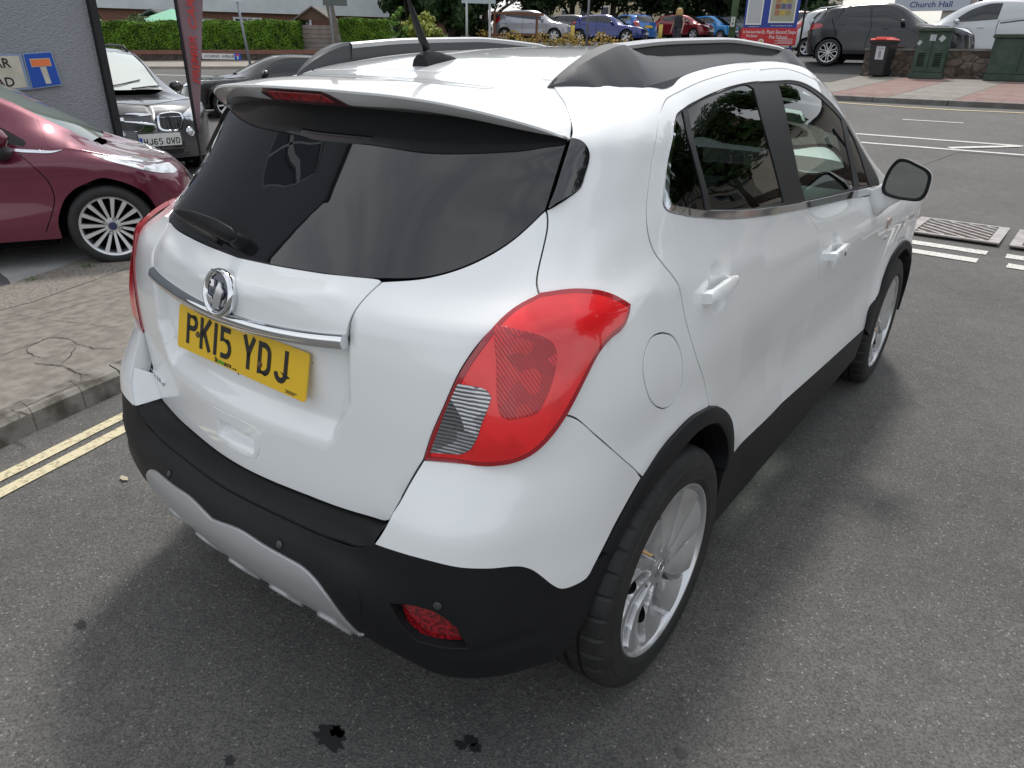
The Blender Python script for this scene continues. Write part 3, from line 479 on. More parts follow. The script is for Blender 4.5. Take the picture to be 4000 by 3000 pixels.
def sheet(name, poly, off, m, h=1.0, side=0., parent=None, kind='structure', jag=0):
    P = np.array(poly, float); n0 = len(P); R0 = []
    for i in range(n0):
        a, b = P[i], P[(i+1) % n0]; k = max(1, int(np.ceil(np.linalg.norm(b-a)/h))); R0 += [a+(b-a)*j/k for j in range(k)]
    R0 = np.array(R0)
    if jag: R0 = R0+rng.uniform(-jag, jag, R0.shape)
    lo, hi = R0.min(0), R0.max(0); G = np.stack(np.meshgrid(np.arange(lo[0]+h/2, hi[0], h), np.arange(lo[1]+h/2, hi[1], h)), -1).reshape(-1, 2)
    G = G[inside(R0, G)] if len(G) else G; n = len(R0); A = np.concatenate([R0, G]) if len(G) else R0
    vo, eo, fo, *_ = geometry.delaunay_2d_cdt([Vector(p) for p in A], [(i, (i+1) % n) for i in range(n)], [], 0, 1e-5)
    V2 = np.array([tuple(v) for v in vo]); Tt = np.array([f for f in fo if len(f) == 3]); Tt = Tt[inside(R0, V2[Tt].mean(1))]
    z = gz(V2[:, 0], V2[:, 1])+(off(V2[:, 0], V2[:, 1]) if callable(off) else off); V = np.column_stack([V2, z]).tolist(); F = []
    for t in Tt:
        a, b, c = V2[t]; F.append(tuple(t) if (b[0]-a[0])*(c[1]-a[1])-(b[1]-a[1])*(c[0]-a[0]) > 0 else tuple(t[::-1]))
    if side:
        A_ = sum(R0[i][0]*R0[(i+1) % n][1]-R0[(i+1) % n][0]*R0[i][1] for i in range(n)); base = len(V)
        for p in R0:
            zz = float(gz(p[0], p[1])); o_ = off; off_ = float(off(p[0], p[1])) if callable(off) else off; V += [(p[0], p[1], zz+off_), (p[0], p[1], zz+off_-side)]
        for i in range(n):
            j = (i+1) % n; q = (base+2*i, base+2*i+1, base+2*j+1, base+2*j); F.append(q if A_ > 0 else q[::-1])
    o = mesh_obj(name, V, F, m, parent, smooth=False); 
    if kind and not parent: o['kind'] = kind
    return o
# one ground sheet out to the horizon, denser near the camera
gx = np.concatenate([np.linspace(-300, -60, 13)[:-1], np.linspace(-60, 30, 61), np.linspace(30, 300, 13)[1:]]); gy = np.concatenate([np.linspace(-120, -20, 9)[:-1], np.linspace(-20, 70, 121), np.linspace(70, 400, 18)[1:]])
XX, YY = np.meshgrid(gx, gy); ZZ = gz(XX.ravel(), YY.ravel()); nx = len(gx)
g0 = mesh_obj('road', np.column_stack([XX.ravel(), YY.ravel(), ZZ]), [(j*nx+i, j*nx+i+1, (j+1)*nx+i+1, (j+1)*nx+i) for j in range(len(gy)-1) for i in range(nx-1)], ASP, smooth=True); g0['kind'] = 'structure'
# main road, lighter and older, with a darker patched strip
sheet('main_road', [(-70, -28), (-24, 3.0), (-15, 9.6), (-8, 9.2), (-.6, 8.9), (.02, 12.36), (14, 12.5), (60, 11), (60, 17.0), (10, 17.2), (-3, 17.9), (-12, 19.2), (-20.5, 19.1), (-25.08, 15.75), (-28, 13.68), (-45, 1.7), (-70, -16)], .004, ASPR, 1.5)
# near pavement on the left with its kerb
kl = [(-1.45, -1.6), (-1.74, -.62), (-1.915, .03), (-1.97, .2), (-2.03, .44), (-2.08, .65), (-2.35, 1.6), (-2.9, 3.1), (-3.9, 4.9), (-5.6, 6.6), (-8.5, 8.1), (-14, 9.5)]
ki = [(x-.125, y+.02*(i > 5)) for i, (x, y) in enumerate(kl)]
sheet('pavement', [(-1.575, -1.6)]+[(x, y) for x, y in ki[1:]]+[(-14.3, 8.9), (-9.6, 6.4), (-6.4, 4.6), (-4.62, 2.6), (-3.87, .9), (-3.7, -1.6)], pv, CONC, .25, side=.2)
for i in range(len(kl)-1):
    (x0, y0), (x1, y1) = kl[i], kl[i+1]; (u0, w0), (u1, w1) = ki[i], ki[i+1]; e = .004
    N = max(1, int(math.hypot(x1-x0, y1-y0)/.9))
    for j in range(N):
        a, b = (j+.006)/N, (j+1-.006)/N; L_ = lambda p, q, t: (p[0]+(q[0]-p[0])*t, p[1]+(q[1]-p[1])*t); A = L_((x0, y0), (x1, y1), a); Bq = L_((x0, y0), (x1, y1), b); Cq = L_((u0, w0), (u1, w1), b); Dq = L_((u0, w0), (u1, w1), a)
        V = []; zz = [float(gz(*p)) for p in (A, Bq, Cq, Dq)]; dx, dy = Dq[0]-A[0], Dq[1]-A[1]; l = math.hypot(dx, dy); tx, ty_ = dx/l, dy/l
        for p, z in ((A, zz[0]), (Bq, zz[1])): V += [(p[0], p[1], z-.02), (p[0]+tx*.008, p[1]+ty_*.008, z+.088), (p[0]+tx*.028, p[1]+ty_*.028, z+.108)]
        V += [(Cq[0], Cq[1], zz[2]+.112), (Dq[0], Dq[1], zz[3]+.112)]
        o = mesh_obj('kerb', V, [(0, 3, 4, 1), (1, 4, 5, 2), (2, 5, 6, 7)], KERB, smooth=False); o['kind'] = 'structure'
sheet('paving_band', [(-3.7, -1.6), (-3.87, .9), (-4.62, 2.6), (-6.4, 4.6), (-9.6, 6.4), (-9.9, 6.9), (-9.9, 6.0), (-6.7, 4.3), (-5.1, 2.5), (-4.42, .9), (-4.25, -1.6)][:5]+[(-9.75, 6.0), (-6.8, 4.2), (-5.12, 2.45), (-4.42, .9), (-4.25, -1.6)], lambda x, y: pv(x, y, .003), SLAB, .3)
sheet('forecourt', [(-4.25, -1.6), (-4.42, .9), (-5.12, 2.45), (-6.8, 4.2), (-9.75, 6.0), (-14.4, 8.6), (-15.2, 8.9), (-15.2, -8), (-4.25, -8)], .008, FORE, .6)
sheet('concrete_bay', [(-4.44, .98), (-4.6, 1.3), (-5.14, 2.44), (-5.9, 3.3), (-7.2, 2.6), (-6.1, 1.35), (-5.3, 1.15)], .013, PALE, .2, jag=.02)
# cracks in the pavement
CRK = mat('crack', (.06, .05, .038), .95)
def crack(pts, w, off=.1135):
    q = cr_smooth(pts, .025); q = [(a+random.uniform(-.006, .006), b+random.uniform(-.006, .006)) for a, b in q]; V = []
    for i, p in enumerate(q):
        a = np.array(q[max(i-1, 0)]); b = np.array(q[min(i+1, len(q)-1)]); d = b-a; d /= max(np.linalg.norm(d), 1e-6); ww = w*random.uniform(.4, 1.5)*(.2+.8*math.sin(math.pi*min(max(i/len(q), .04), .96))); n = np.array([-d[1], d[0]])*ww*.5; z = float(gz(*p))+float(pv(p[0], p[1], .0035))
        V += [(p[0]+n[0], p[1]+n[1], z), (p[0]-n[0], p[1]-n[1], z)]
    o = mesh_obj('crack', V, [(2*i, 2*i+1, 2*i+3, 2*i+2) for i in range(len(q)-1)], CRK, smooth=False); o['kind'] = 'structure'
CR = CRACKS
for pts, w_ in CR: crack(pts, w_)
# markings
def stripe(name, pts, w, off=.004, m=MARKY, dash=None, jag=.0):
    q = cr_smooth(pts, .15); V = []
    for i, p in enumerate(q):
        a = np.array(q[max(i-1, 0)]); b = np.array(q[min(i+1, len(q)-1)]); d = (b-a)/max(np.linalg.norm(b-a), 1e-6); n = np.array([-d[1], d[0]])*w/2
        for s in (1, -1): x, y = p[0]+s*n[0]+random.uniform(-jag, jag), p[1]+s*n[1]+random.uniform(-jag, jag); V.append((x, y, float(gz(x, y))+off))
    o = mesh_obj(name, V, [(2*i, 2*i+1, 2*i+3, 2*i+2) for i in range(len(q)-1)], m, smooth=False); o['kind'] = 'structure'; return o
for x0 in (0, .115): stripe('yellow_line', [(-1.30+x0, -1.5), (-1.50+x0, -.62), (-1.655+x0, -.07), (-1.805+x0, .49), (-2.0+x0, 1.3), (-2.5+x0, 3.0), (-3.5+x0, 4.9)], .062, .005, MARKY, jag=.003)
stripe('yellow_line', [(-12, 19.3), (-3.2, 17.92), (-1, 17.66), (.4, 17.72), (6, 17.5), (20, 17)], .13, .012, MARKO, jag=.02)
for a, b in ((-6.5, 0), (0, 6.5)): pass
stripe('white_line', [(-6.5, 13.5), (.75, 13.38)], .11, .010, MARKW, jag=.006); stripe('white_line', [(-6.5, 12.6), (0, 12.52), (9, 12.6)], .11, .010, MARKW, jag=.006)
stripe('white_line', [(-.16, 12.62), (.7, 13.30)], .15, .016, MARKW, jag=.01)
stripe('white_line', [(-1.45, 15.68), (-.40, 15.69)], .08, .010, MARKW, jag=.004); stripe('white_line', [(.7, 15.6), (1.9, 15.6)], .08, .010, MARKW, jag=.004)
for y0 in (6.74, 6.42):
    for a, b in ((-.35, .10), (.16, 1.06 if y0 > 6.5 else 1.02), (1.20 if y0 > 6.5 else 1.24, 2.1), (-1.3, -.5)): stripe('give_way_line', [(a, y0-.02*a), (b, y0-.02*b)], .145, .006, MARKW, jag=.004)
for pts in ([(-26.5, 12.4), (-25.8, 12.7), (-22.5, 13.9)], [(-22, 10.8), (-19.9, 11.3)], [(-19.6, 11.3), (-17.4, 12.9)], [(-22.6, 14.0), (-19.5, 13.2)], [(-22, 14.4), (-18.0, 13.0)], [(-34, 11.5), (-28, 12.2)]): stripe('white_line', pts, .13, .012, MARKW)
# covers in the road
STEEL = mat('cast_iron', (.40, .38, .37), .5, metal=.25, bump=(60, .3, .003), noise=(12, (.28, .25, .23), .4, .65)); RUST = mat('rusty_recess', (.13, .10, .088), .9, bump=(80, .6, .004))
def cover(cx, cy, L, W, ang):
    r = empty('access_cover', (cx, cy, float(gz(cx, cy))+.004), ang, 'cast iron access cover with diagonal ribs set in the road'+(' nearest the white car' if cx < 1 else ', the farther right one'), 'manhole cover', 'access covers in the road')
    mb = MB(); mb.box(-L/2, L/2, -W/2, W/2, 0, .006); mb.build('recess', RUST, r)
    mb = MB()
    for x0, x1, y0, y1 in ((-L/2, L/2, W/2-.05, W/2), (-L/2, L/2, -W/2, -W/2+.05), (-L/2, -L/2+.09, -W/2+.05, W/2-.05), (L/2-.09, L/2, -W/2+.05, W/2-.05)): mb.box(x0, x1, y0, y1, .0065, .018)
    mb.build('frame', STEEL, r); mb = MB()
    sl = -.85; 
    for k in range(-7, 8):
        c = k*.135; xs = []
        for x in np.linspace(-L/2+.10, L/2-.10, 40):
            y = sl*x+c
            if abs(y) < W/2-.06: xs.append(x)
        if len(xs) > 2: mb.prism([(xs[0], sl*xs[0]+c-.022), (xs[-1], sl*xs[-1]+c-.022), (xs[-1], sl*xs[-1]+c+.022), (xs[0], sl*xs[0]+c+.022)], .0068, .016)
    mb.build('ribs', STEEL, r)
cover(.72, 7.44, .80, .86, -.02); cover(1.60, 7.42, .80, .86, -.02)
# small litter and stains on the near road
tag(mesh_obj('fallen_leaf', [(-1.30, .255, .006), (-1.275, .235, .012), (-1.245, .235, .014), (-1.235, .25, .010), (-1.262, .262, .008)], [(0, 1, 2, 3, 4)], mat('dry_leaf', (.42, .36, .26), .8)), 'small dry leaf lying on the road beside the double yellow lines', 'leaf')
mb = MB(); mb.tube([(1.640, .315, .008), (1.668, .300, .008)], .007, 8); tag(mb.build('cigarette_end', mat('butt_orange', (.55, .26, .12), .8)), 'orange cigarette end on the road at the right', 'cigarette end')
STAIN = mat('oil_stain', (.018, .018, .019), .55)
def blot(cx, cy, r):
    V = [(cx+r*(.55+.6*random.random())*math.cos(a*.5236/2), cy+r*.7*(.5+.7*random.random())*math.sin(a*.5236/2), .0035) for a in range(24)]; V = [(p[0], p[1], .0035) for p in cr_smooth([v[:2] for v in V]+[V[0][:2]], .004)[:-1]]; o = mesh_obj('stain', V, [tuple(range(len(V)))], STAIN, smooth=False); o['kind'] = 'structure'
for c_ in STAINS: blot(*c_)
GR = mat('grass_blade', (.07, .16, .03), .7)
def tuft(x, y, z, n, h, label):
    mb = MB()
    for _ in range(n):
        a = random.uniform(0, 6.28); l = h*random.uniform(.5, 1.1); w = .004; dx, dy = math.cos(a)*l*.7, math.sin(a)*l*.7; bx, by = x+random.uniform(-.05, .05), y+random.uniform(-.03, .03)
        mb.add([(bx-w, by, z), (bx+w, by, z), (bx+dx*.5+w*.6, by+dy*.5, z+l*.5), (bx+dx*.5-w*.6, by+dy*.5, z+l*.5), (bx+dx, by+dy, z+l*.6)], [(0, 1, 2, 3), (3, 2, 4)])
    tag(mb.build('weed', GR), label, 'weed')
tuft(-4.50, 1.55, .012, 40, .07, 'small green weed in the paving joint below the burgundy car wheel'); tuft(-4.46, 1.12, .012, 30, .06, 'green weed at the corner of the pale concrete bay')
# far pavement: buff and red slabs behind a kerb
def line_y(x): return 18.55 if x > -3.4 else 18.55+.115*(-3.4-x)
BUFF = mat('buff_slab', (.25, .23, .20), .85, noise=(3.5, (.21, .19, .165), .4, .65, 8), bump=(30, .2, .004)); REDS = mat('red_slab', (.25, .17, .15), .85, noise=(3.5, (.23, .13, .11), .4, .65, 8), bump=(30, .2, .004)); JOINT = mat('slab_joint', (.15, .135, .115), .9)
sheet('far_pavement', [(-9.98, 19.3), (-3.4, 18.55), (3, 18.58), (14, 18.4), (14, 24.1), (2, 24.4), (-3, 24.0), (-6.5, 24.4), (-9.98, 24.6)], .10, JOINT, 1.0, side=.15)
mb = MB()
for i in range(17): 
    x0, x1 = -13.5+i*1.55, -13.5+(i+1)*1.55-.02; pts = [(x0, line_y(x0)-.14), (x1, line_y(x1)-.14), (x1, line_y(x1)), (x0, line_y(x0))]; z = [float(gz(*p))+.108 for p in pts]
    mb.add([(p[0], p[1], z[k]) for k, p in enumerate(pts)]+[(p[0], p[1], z[k]-.14) for k, p in enumerate(pts)], [(0, 1, 2, 3), (0, 4, 5, 1), (1, 5, 6, 2), (3, 7, 4, 0)])
o = mb.build('far_kerb', mat('far_kerb_stone', (.17, .165, .16), .85, noise=(3, (.12, .11, .10), .4, .6))); o['kind'] = 'structure'
for tone, mm in ((0, BUFF), (1, REDS)):
    mb = MB()
    for i in range(-9, 9):
        xa = i*1.35+.3; 
        if (i % 2) != tone: continue
        rowsy = [0, .32, .64, 1.5, 2.6, 3.7, 4.7, 5.6]
        for r_ in range(7):
            nxs = 3 if r_ < 2 else 1
            for q in range(nxs):
                sl = .10; a = xa+q*1.35/nxs+sl*rowsy[r_]; b = xa+(q+1)*1.35/nxs-.025+sl*rowsy[r_]; y0 = line_y(a)+rowsy[r_]+.01; y1 = line_y(a)+rowsy[r_+1]-.015
                if y1 > 24.2: y1 = 24.2
                pts = [(a, y0), (b, y0), (b+sl*(y1-y0), y1), (a+sl*(y1-y0), y1)]; mb.add([(p[0], p[1], float(gz(*p))+.104) for p in pts], [(0, 1, 2, 3)])
    o = mb.build('paving_slabs', mm); o['kind'] = 'structure'
sheet('car_park', [(-40, 60), (-30, 34), (-26, 30.6), (-14, 26.6), (-6.6, 25.0), (-5.0, 23.0), (-4.5, 24.6), (14, 24.9), (14, 60), (-40, 80)], .02, ASPD, 1.5)
sheet('driveway', [(-6.75, 24.2), (-6.0, 21.9), (-4.6, 21.8), (-4.4, 24.6), (-4.5, 26), (-7.0, 26)], .112, ASPD, .5)
# left: far pavement below the garden wall
sheet('far_pavement', [(-45, 1.75), (-28, 13.7), (-25.08, 15.76), (-20.5, 19.15), (-12, 19.3), (-10, 19.3), (-10, 24.6), (-16, 25.6), (-22.5, 21.3), (-24.2, 20.1), (-27.9, 17.5), (-30.86, 15.1), (-33.5, 12.8), (-45, 3.5)], .10, mat('dusty_pavement', (.33, .295, .25), .85, noise=(1.5, (.27, .24, .20), .4, .6)), 1.0, side=.15)
sheet('grass', [(-45, 3.6), (-33.5, 12.9), (-30.8, 15.2), (-27.9, 17.6), (-24.2, 20.2), (-22.5, 21.4), (-22, 27), (-27, 31), (-40, 45), (-75, 45), (-75, 3)], .05, mat('lawn', (.06, .10, .03), .9, noise=(2, (.09, .11, .04), .4, .6)), 2.0)
# ================================================================== vegetation
def foliage_mat(name, dark, light, sc=1.2, tr=.25):
    if name in MATS: return MATS[name]
    m = bpy.data.materials.new(name); m.use_nodes = True; nt = m.node_tree; b = nt.nodes['Principled BSDF']; L = nt.links
    g = nt.nodes.new('ShaderNodeNewGeometry'); oi = nt.nodes.new('ShaderNodeTexCoord'); n = nt.nodes.new('ShaderNodeTexNoise'); n.inputs['Scale'].default_value = sc; n.inputs['Detail'].default_value = 3; L.new(oi.outputs['Object'], n.inputs['Vector'])
    r = nt.nodes.new('ShaderNodeMapRange'); r.inputs[1].default_value = .35; r.inputs[2].default_value = .65; L.new(n.outputs['Fac'], r.inputs[0]); ad = nt.nodes.new('ShaderNodeMath'); ad.operation = 'MULTIPLY_ADD'; ad.inputs[1].default_value = .5; L.new(g.outputs['Random Per Island'], ad.inputs[0]); 
    h = nt.nodes.new('ShaderNodeMath'); h.operation = 'MULTIPLY'; h.inputs[1].default_value = .6; L.new(r.outputs[0], h.inputs[0]); L.new(h.outputs[0], ad.inputs[2])
    x = nt.nodes.new('ShaderNodeMixRGB'); x.inputs[1].default_value = (*dark, 1); x.inputs[2].default_value = (*light, 1); L.new(ad.outputs[0], x.inputs[0]); L.new(x.outputs[0], b.inputs['Base Color']); b.inputs['Roughness'].default_value = .65; b.inputs['Specular IOR Level'].default_value = .25
    MATS[name] = m; return m
def leaves(name, P, N, size, m, parent=None, jit=.8, asp=.55):
    n = len(P); N = N+rng.normal(0, jit, N.shape); N /= np.linalg.norm(N, axis=1, keepdims=True); a = np.cross(N, rng.normal(0, 1, N.shape)); a /= np.linalg.norm(a, axis=1, keepdims=True); b = np.cross(N, a); s = size*rng.uniform(.6, 1.35, (n, 1))
    V = np.stack([P-a*s, P-b*s*asp+N*s*.12, P+a*s, P+b*s*asp+N*s*.12], 1).reshape(-1, 3)
    me = bpy.data.meshes.new(name); me.vertices.add(4*n); me.vertices.foreach_set('co', V.ravel()); me.loops.add(4*n); me.loops.foreach_set('vertex_index', np.arange(4*n)); me.polygons.add(n); me.polygons.foreach_set('loop_start', np.arange(0, 4*n, 4)); me.update(); me.materials.append(m)
    o = bpy.data.objects.new(name, me); COL.objects.link(o)
    if parent: o.parent = parent
    return o
LF_H = foliage_mat('hedge_leaf', (.028, .075, .008), (.16, .30, .025), 2.5); LF_D = foliage_mat('dark_leaf', (.008, .020, .008), (.04, .075, .022), .5); LF_M = foliage_mat('mid_leaf', (.02, .05, .014), (.07, .13, .035), .8); LF_Y = foliage_mat('yellow_leaf', (.08, .11, .02), (.38, .40, .08), 1.6); LF_S = foliage_mat('shrub_leaf', (.05, .08, .03), (.17, .22, .09), 1.5)
BARK = mat('bark', (.06, .045, .035), .9, bump=(20, .6, .02))
def hedge(name, label, p0, p1, depth, h, base, n, m, top=None, size=.055):
    p0, p1 = np.array(p0, float), np.array(p1, float); d = p1-p0; L = np.linalg.norm(d); d /= L; nn = np.array([d[1], -d[0]])
    if np.dot(nn, np.array([1.4, -.7])-p0) < 0: nn = -nn
    z0, z1 = base; root = empty(name, (p0[0], p0[1], 0), 0, label, 'hedge')
    lump = lambda t, z: .05*np.sin(t*2.1+z*3)+.04*np.sin(t*5.3-z*4)+.03*np.sin(t*11+z*9)
    ws = [L*h, L*depth, depth*h, depth*h]; k = rng.choice(4, n, p=np.array(ws)/sum(ws)); t = rng.uniform(0, L, n); u = rng.uniform(0, 1, n); v = rng.uniform(0, 1, n)
    P = np.zeros((n, 3)); Nn = np.zeros((n, 3))
    f = (k == 0); zz = v*h; tt = t; dd = np.where(f, lump(tt, zz)+rng.uniform(-.05, .06, n), -u*depth); tt = np.where(k == 2, 0+rng.uniform(-.05, .1, n), np.where(k == 3, L-rng.uniform(-.05, .1, n), tt)); zz = np.where(k == 1, h+.04*np.sin(tt*3.1)+rng.uniform(-.06, .07, n), zz)
    xy = p0+tt[:, None]*d+dd[:, None]*nn-p0; P[:, 0], P[:, 1] = xy[:, 0], xy[:, 1]; P[:, 2] = z0+(z1-z0)*tt/L+zz
    Nn[f] = [nn[0], nn[1], .3]; Nn[k == 1] = [0, 0, 1]; Nn[k == 2] = [-d[0], -d[1], .2]; Nn[k == 3] = [d[0], d[1], .2]
    leaves('leaves', P, Nn, size, m, root, .7)
    mb = MB(); q = lambda t, s, z: ((d*t+nn*s)[0], (d*t+nn*s)[1], z0+(z1-z0)*t/L+z)
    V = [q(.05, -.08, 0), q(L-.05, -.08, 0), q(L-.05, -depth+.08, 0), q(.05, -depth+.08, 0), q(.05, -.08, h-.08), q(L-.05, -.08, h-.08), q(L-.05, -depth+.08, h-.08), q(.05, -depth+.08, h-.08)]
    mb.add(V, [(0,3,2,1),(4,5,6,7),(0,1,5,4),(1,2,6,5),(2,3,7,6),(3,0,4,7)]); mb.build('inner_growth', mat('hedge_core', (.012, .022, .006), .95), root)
    return root
def tree(name, label, x, y, z, hgt, rad, m, n, size=.12, trunk=.16, low=.35, group=None, cat='tree', clumps=26, squash=.8, stems=True):
    root = empty(name, (x, y, z), 0, label, cat, group); R_ = random.Random(int(abs(x*100+y*37))); rr = np.random.RandomState(int(abs(x*91+y*17)) % 9999)
    if stems:
        mb = MB(); top = hgt*.75; mb.tube([(0, 0, -.1), (.05, .02, hgt*low*.6), (0, .06, hgt*low), (.05, 0, top)], [trunk*1.25, trunk, trunk*.8, trunk*.2], 9)
        for i in range(7):
            a = R_.uniform(0, 6.28); z0 = hgt*(low*.8+.07*i); mb.tube([(0, 0, z0), (math.cos(a)*rad*.4, math.sin(a)*rad*.4, z0+hgt*.12), (math.cos(a)*rad*.8, math.sin(a)*rad*.8, z0+hgt*.2)], [trunk*.45, trunk*.3, trunk*.08], 6)
        mb.build('trunk', BARK, root, smooth=True)
    C_ = []; 
    for i in range(clumps):
        u = rr.normal(0, 1, 3); u /= np.linalg.norm(u); k = rr.uniform(.25, .95)**.6; cz = hgt*(low+(1-low)*.5); C_.append((u[0]*rad*k, u[1]*rad*k, cz+u[2]*hgt*(1-low)*.5*k*squash, rad*rr.uniform(.22, .42)))
    k = rr.randint(0, clumps, n); C_ = np.array(C_); u = rr.normal(0, 1, (n, 3)); u /= np.linalg.norm(u, axis=1, keepdims=True); r_ = C_[k, 3]*rr.uniform(.55, 1.05, n)
    P = C_[k, :3]+u*r_[:, None]*[1, 1, .8]; P[:, 2] = np.maximum(P[:, 2], .03)
    leaves('crown', P, u, size, m, root, .5)
    return root
hedge('hedge', 'long clipped green hedge on the garden wall behind the feather banner', (-36.5, 11.1), (-25.45, 19.75), 1.2, 1.14, (1.22, 1.56), 52000, LF_H, size=.040)
hedge('hedge', 'shorter clipped hedge right of the garden shed', (-24.15, 20.75), (-22.55, 21.9), 1.2, 1.22, (1.55, 1.60), 15000, LF_H, size=.040)
tree('golden_bush', 'rounded golden green bush in front of the dark trees', -24.2, 25.6, 1.5, 1.9, .98, LF_Y, 7000, .09, low=.05, cat='bush', stems=False, clumps=30)
tree('wispy_bush', 'loose bright green bush beside the golden rounded bush', -24.4, 24.5, 1.4, 2.2, .45, foliage_mat('bright_leaf', (.06, .14, .02), (.22, .36, .08), 2), 900, .09, low=.2, cat='bush', clumps=16, trunk=.04)
tree('shrub', 'feathery grey green shrub above the hedge at the left edge of the garden', -34.5, 14.3, 1.0, 2.9, 1.4, LF_S, 5000, .10, low=.1, cat='bush', clumps=22, trunk=.08)
tree('shrub', 'low straggly green shrub under the green garden parasol', -32.2, 16.2, 1.1, 1.85, 1.1, LF_S, 3000, .09, low=.1, cat='bush', clumps=18, trunk=.06)
k_ = 0
DTL = ['dark bushy tree just right of the golden rounded bush', 'dark bushy tree directly behind the pair of pale sign posts', 'dark tree rising above the tail of the silver grey SUV', 'dark tree above the bonnet of the silver grey SUV', 'dark tree over the thin grey pole', 'dark tree with a thick trunk above the bright blue hatchback', 'dark tree left of the blond woman', 'dark tree above the dark red hatchback', 'dark tree above the sky blue city car', 'dark tree behind the green post', 'dark tree above the preschool notice board', 'dark tree just right of the notice board over the large dark SUV']
for (x, y, h, r) in DTREES:
    tree('dark_tree', DTL[k_], x, y, float(gz(x, y)), h, r, LF_D, 15000, .17, trunk=.28, low=.02 if k_ < 3 else .12, group='dark trees round the car park', clumps=46, squash=1.0); k_ += 1
def strip_plants():
    n = 1500; t = rng.uniform(0, 1, n); P = np.column_stack([-25.2+8.2*t+rng.normal(0, .25, n), 31.3+.9*t+rng.normal(0, .25, n), np.zeros(n)]); P[:, 2] = gz(P[:, 0], P[:, 1])+rng.uniform(.05, .65, n)*(.7+.3*np.sin(P[:, 0]*3.7)); 
    o = leaves('ground_cover', P, np.tile([0, -.4, .8], (n, 1)), .075, foliage_mat('orange_leaf', (.12, .11, .02), (.48, .30, .06), 2.5)); o['kind'] = 'stuff'
    tag(o, 'yellow and orange low planting under the brown wooden railing', 'plants')
strip_plants()
# ================================================================== walls, buildings and street furniture
def stone_mat(name, c1, c2, c3, sc=3.2):
    m = bpy.data.materials.new(name); m.use_nodes = True; nt = m.node_tree; b = nt.nodes['Principled BSDF']; L = nt.links; tc = nt.nodes.new('ShaderNodeTexCoord'); mp = nt.nodes.new('ShaderNodeMapping'); mp.inputs['Scale'].default_value = (1, 1, 1.7); L.new(tc.outputs['Object'], mp.inputs[0])
    v = nt.nodes.new('ShaderNodeTexVoronoi'); v.inputs['Scale'].default_value = sc; L.new(mp.outputs[0], v.inputs['Vector']); sc_ = nt.nodes.new('ShaderNodeSeparateColor'); L.new(v.outputs['Color'], sc_.inputs[0])
    cr = nt.nodes.new('ShaderNodeValToRGB'); cr.color_ramp.elements[0].color = (*c1, 1); cr.color_ramp.elements[1].color = (*c2, 1); L.new(sc_.outputs[0], cr.inputs[0])
    e = nt.nodes.new('ShaderNodeTexVoronoi'); e.feature = 'DISTANCE_TO_EDGE'; e.inputs['Scale'].default_value = sc; L.new(mp.outputs[0], e.inputs['Vector']); r = nt.nodes.new('ShaderNodeMapRange'); r.inputs[1].default_value = .02; r.inputs[2].default_value = .07; L.new(e.outputs['Distance'], r.inputs[0])
    x = nt.nodes.new('ShaderNodeMixRGB'); x.inputs[1].default_value = (*c3, 1); L.new(r.outputs[0], x.inputs[0]); L.new(cr.outputs[0], x.inputs[2])
    n = nt.nodes.new('ShaderNodeTexNoise'); n.inputs['Scale'].default_value = 9; n.inputs['Detail'].default_value = 8; L.new(tc.outputs['Object'], n.inputs['Vector']); y = nt.nodes.new('ShaderNodeMixRGB'); y.blend_type = 'MULTIPLY'; y.inputs[0].default_value = .7; L.new(x.outputs[0], y.inputs[1]); mr = nt.nodes.new('ShaderNodeMapRange'); mr.inputs[1].default_value = .3; mr.inputs[2].default_value = .7; mr.inputs[3].default_value = .4; mr.inputs[4].default_value = 1.4; L.new(n.outputs['Fac'], mr.inputs[0]); L.new(mr.outputs[0], y.inputs[2]); L.new(y.outputs[0], b.inputs['Base Color']); b.inputs['Roughness'].default_value = .9
    bp = nt.nodes.new('ShaderNodeBump'); bp.inputs['Strength'].default_value = .8; bp.inputs['Distance'].default_value = .03; L.new(r.outputs[0], bp.inputs['Height']); L.new(bp.outputs[0], b.inputs['Normal']); MATS[name] = m; return m
def brick_mat(name, c1, c2, mortar, sx=1):
    m = bpy.data.materials.new(name); m.use_nodes = True; nt = m.node_tree; b = nt.nodes['Principled BSDF']; L = nt.links; tc = nt.nodes.new('ShaderNodeTexCoord'); sp = nt.nodes.new('ShaderNodeSeparateXYZ'); L.new(tc.outputs['Object'], sp.inputs[0]); ad = nt.nodes.new('ShaderNodeMath'); ad.operation = 'ADD'; L.new(sp.outputs[0], ad.inputs[0]); L.new(sp.outputs[1], ad.inputs[1]); cb = nt.nodes.new('ShaderNodeCombineXYZ'); L.new(ad.outputs[0], cb.inputs[0]); L.new(sp.outputs[2], cb.inputs[1])
    br = nt.nodes.new('ShaderNodeTexBrick'); br.inputs['Color1'].default_value = (*c1, 1); br.inputs['Color2'].default_value = (*c2, 1); br.inputs['Mortar'].default_value = (*mortar, 1); br.inputs['Scale'].default_value = 1; br.inputs['Brick Width'].default_value = .225; br.inputs['Row Height'].default_value = .075; br.inputs['Mortar Size'].default_value = .008; L.new(cb.outputs[0], br.inputs['Vector']); L.new(br.outputs['Color'], b.inputs['Base Color']); b.inputs['Roughness'].default_value = .9; MATS[name] = m; return m
STONE = stone_mat('rubble_stone', (.10, .075, .06), (.22, .17, .14), (.12, .10, .085)); STONE2 = stone_mat('dark_rubble', (.055, .04, .034), (.12, .09, .075), (.075, .062, .05), 2.6); COPE = mat('coping_concrete', (.27, .25, .225), .85, noise=(3, (.18, .17, .15), .4, .6), bump=(20, .3, .005)); BRICKR = brick_mat('red_brick', (.16, .055, .035), (.22, .08, .05), (.20, .17, .15))
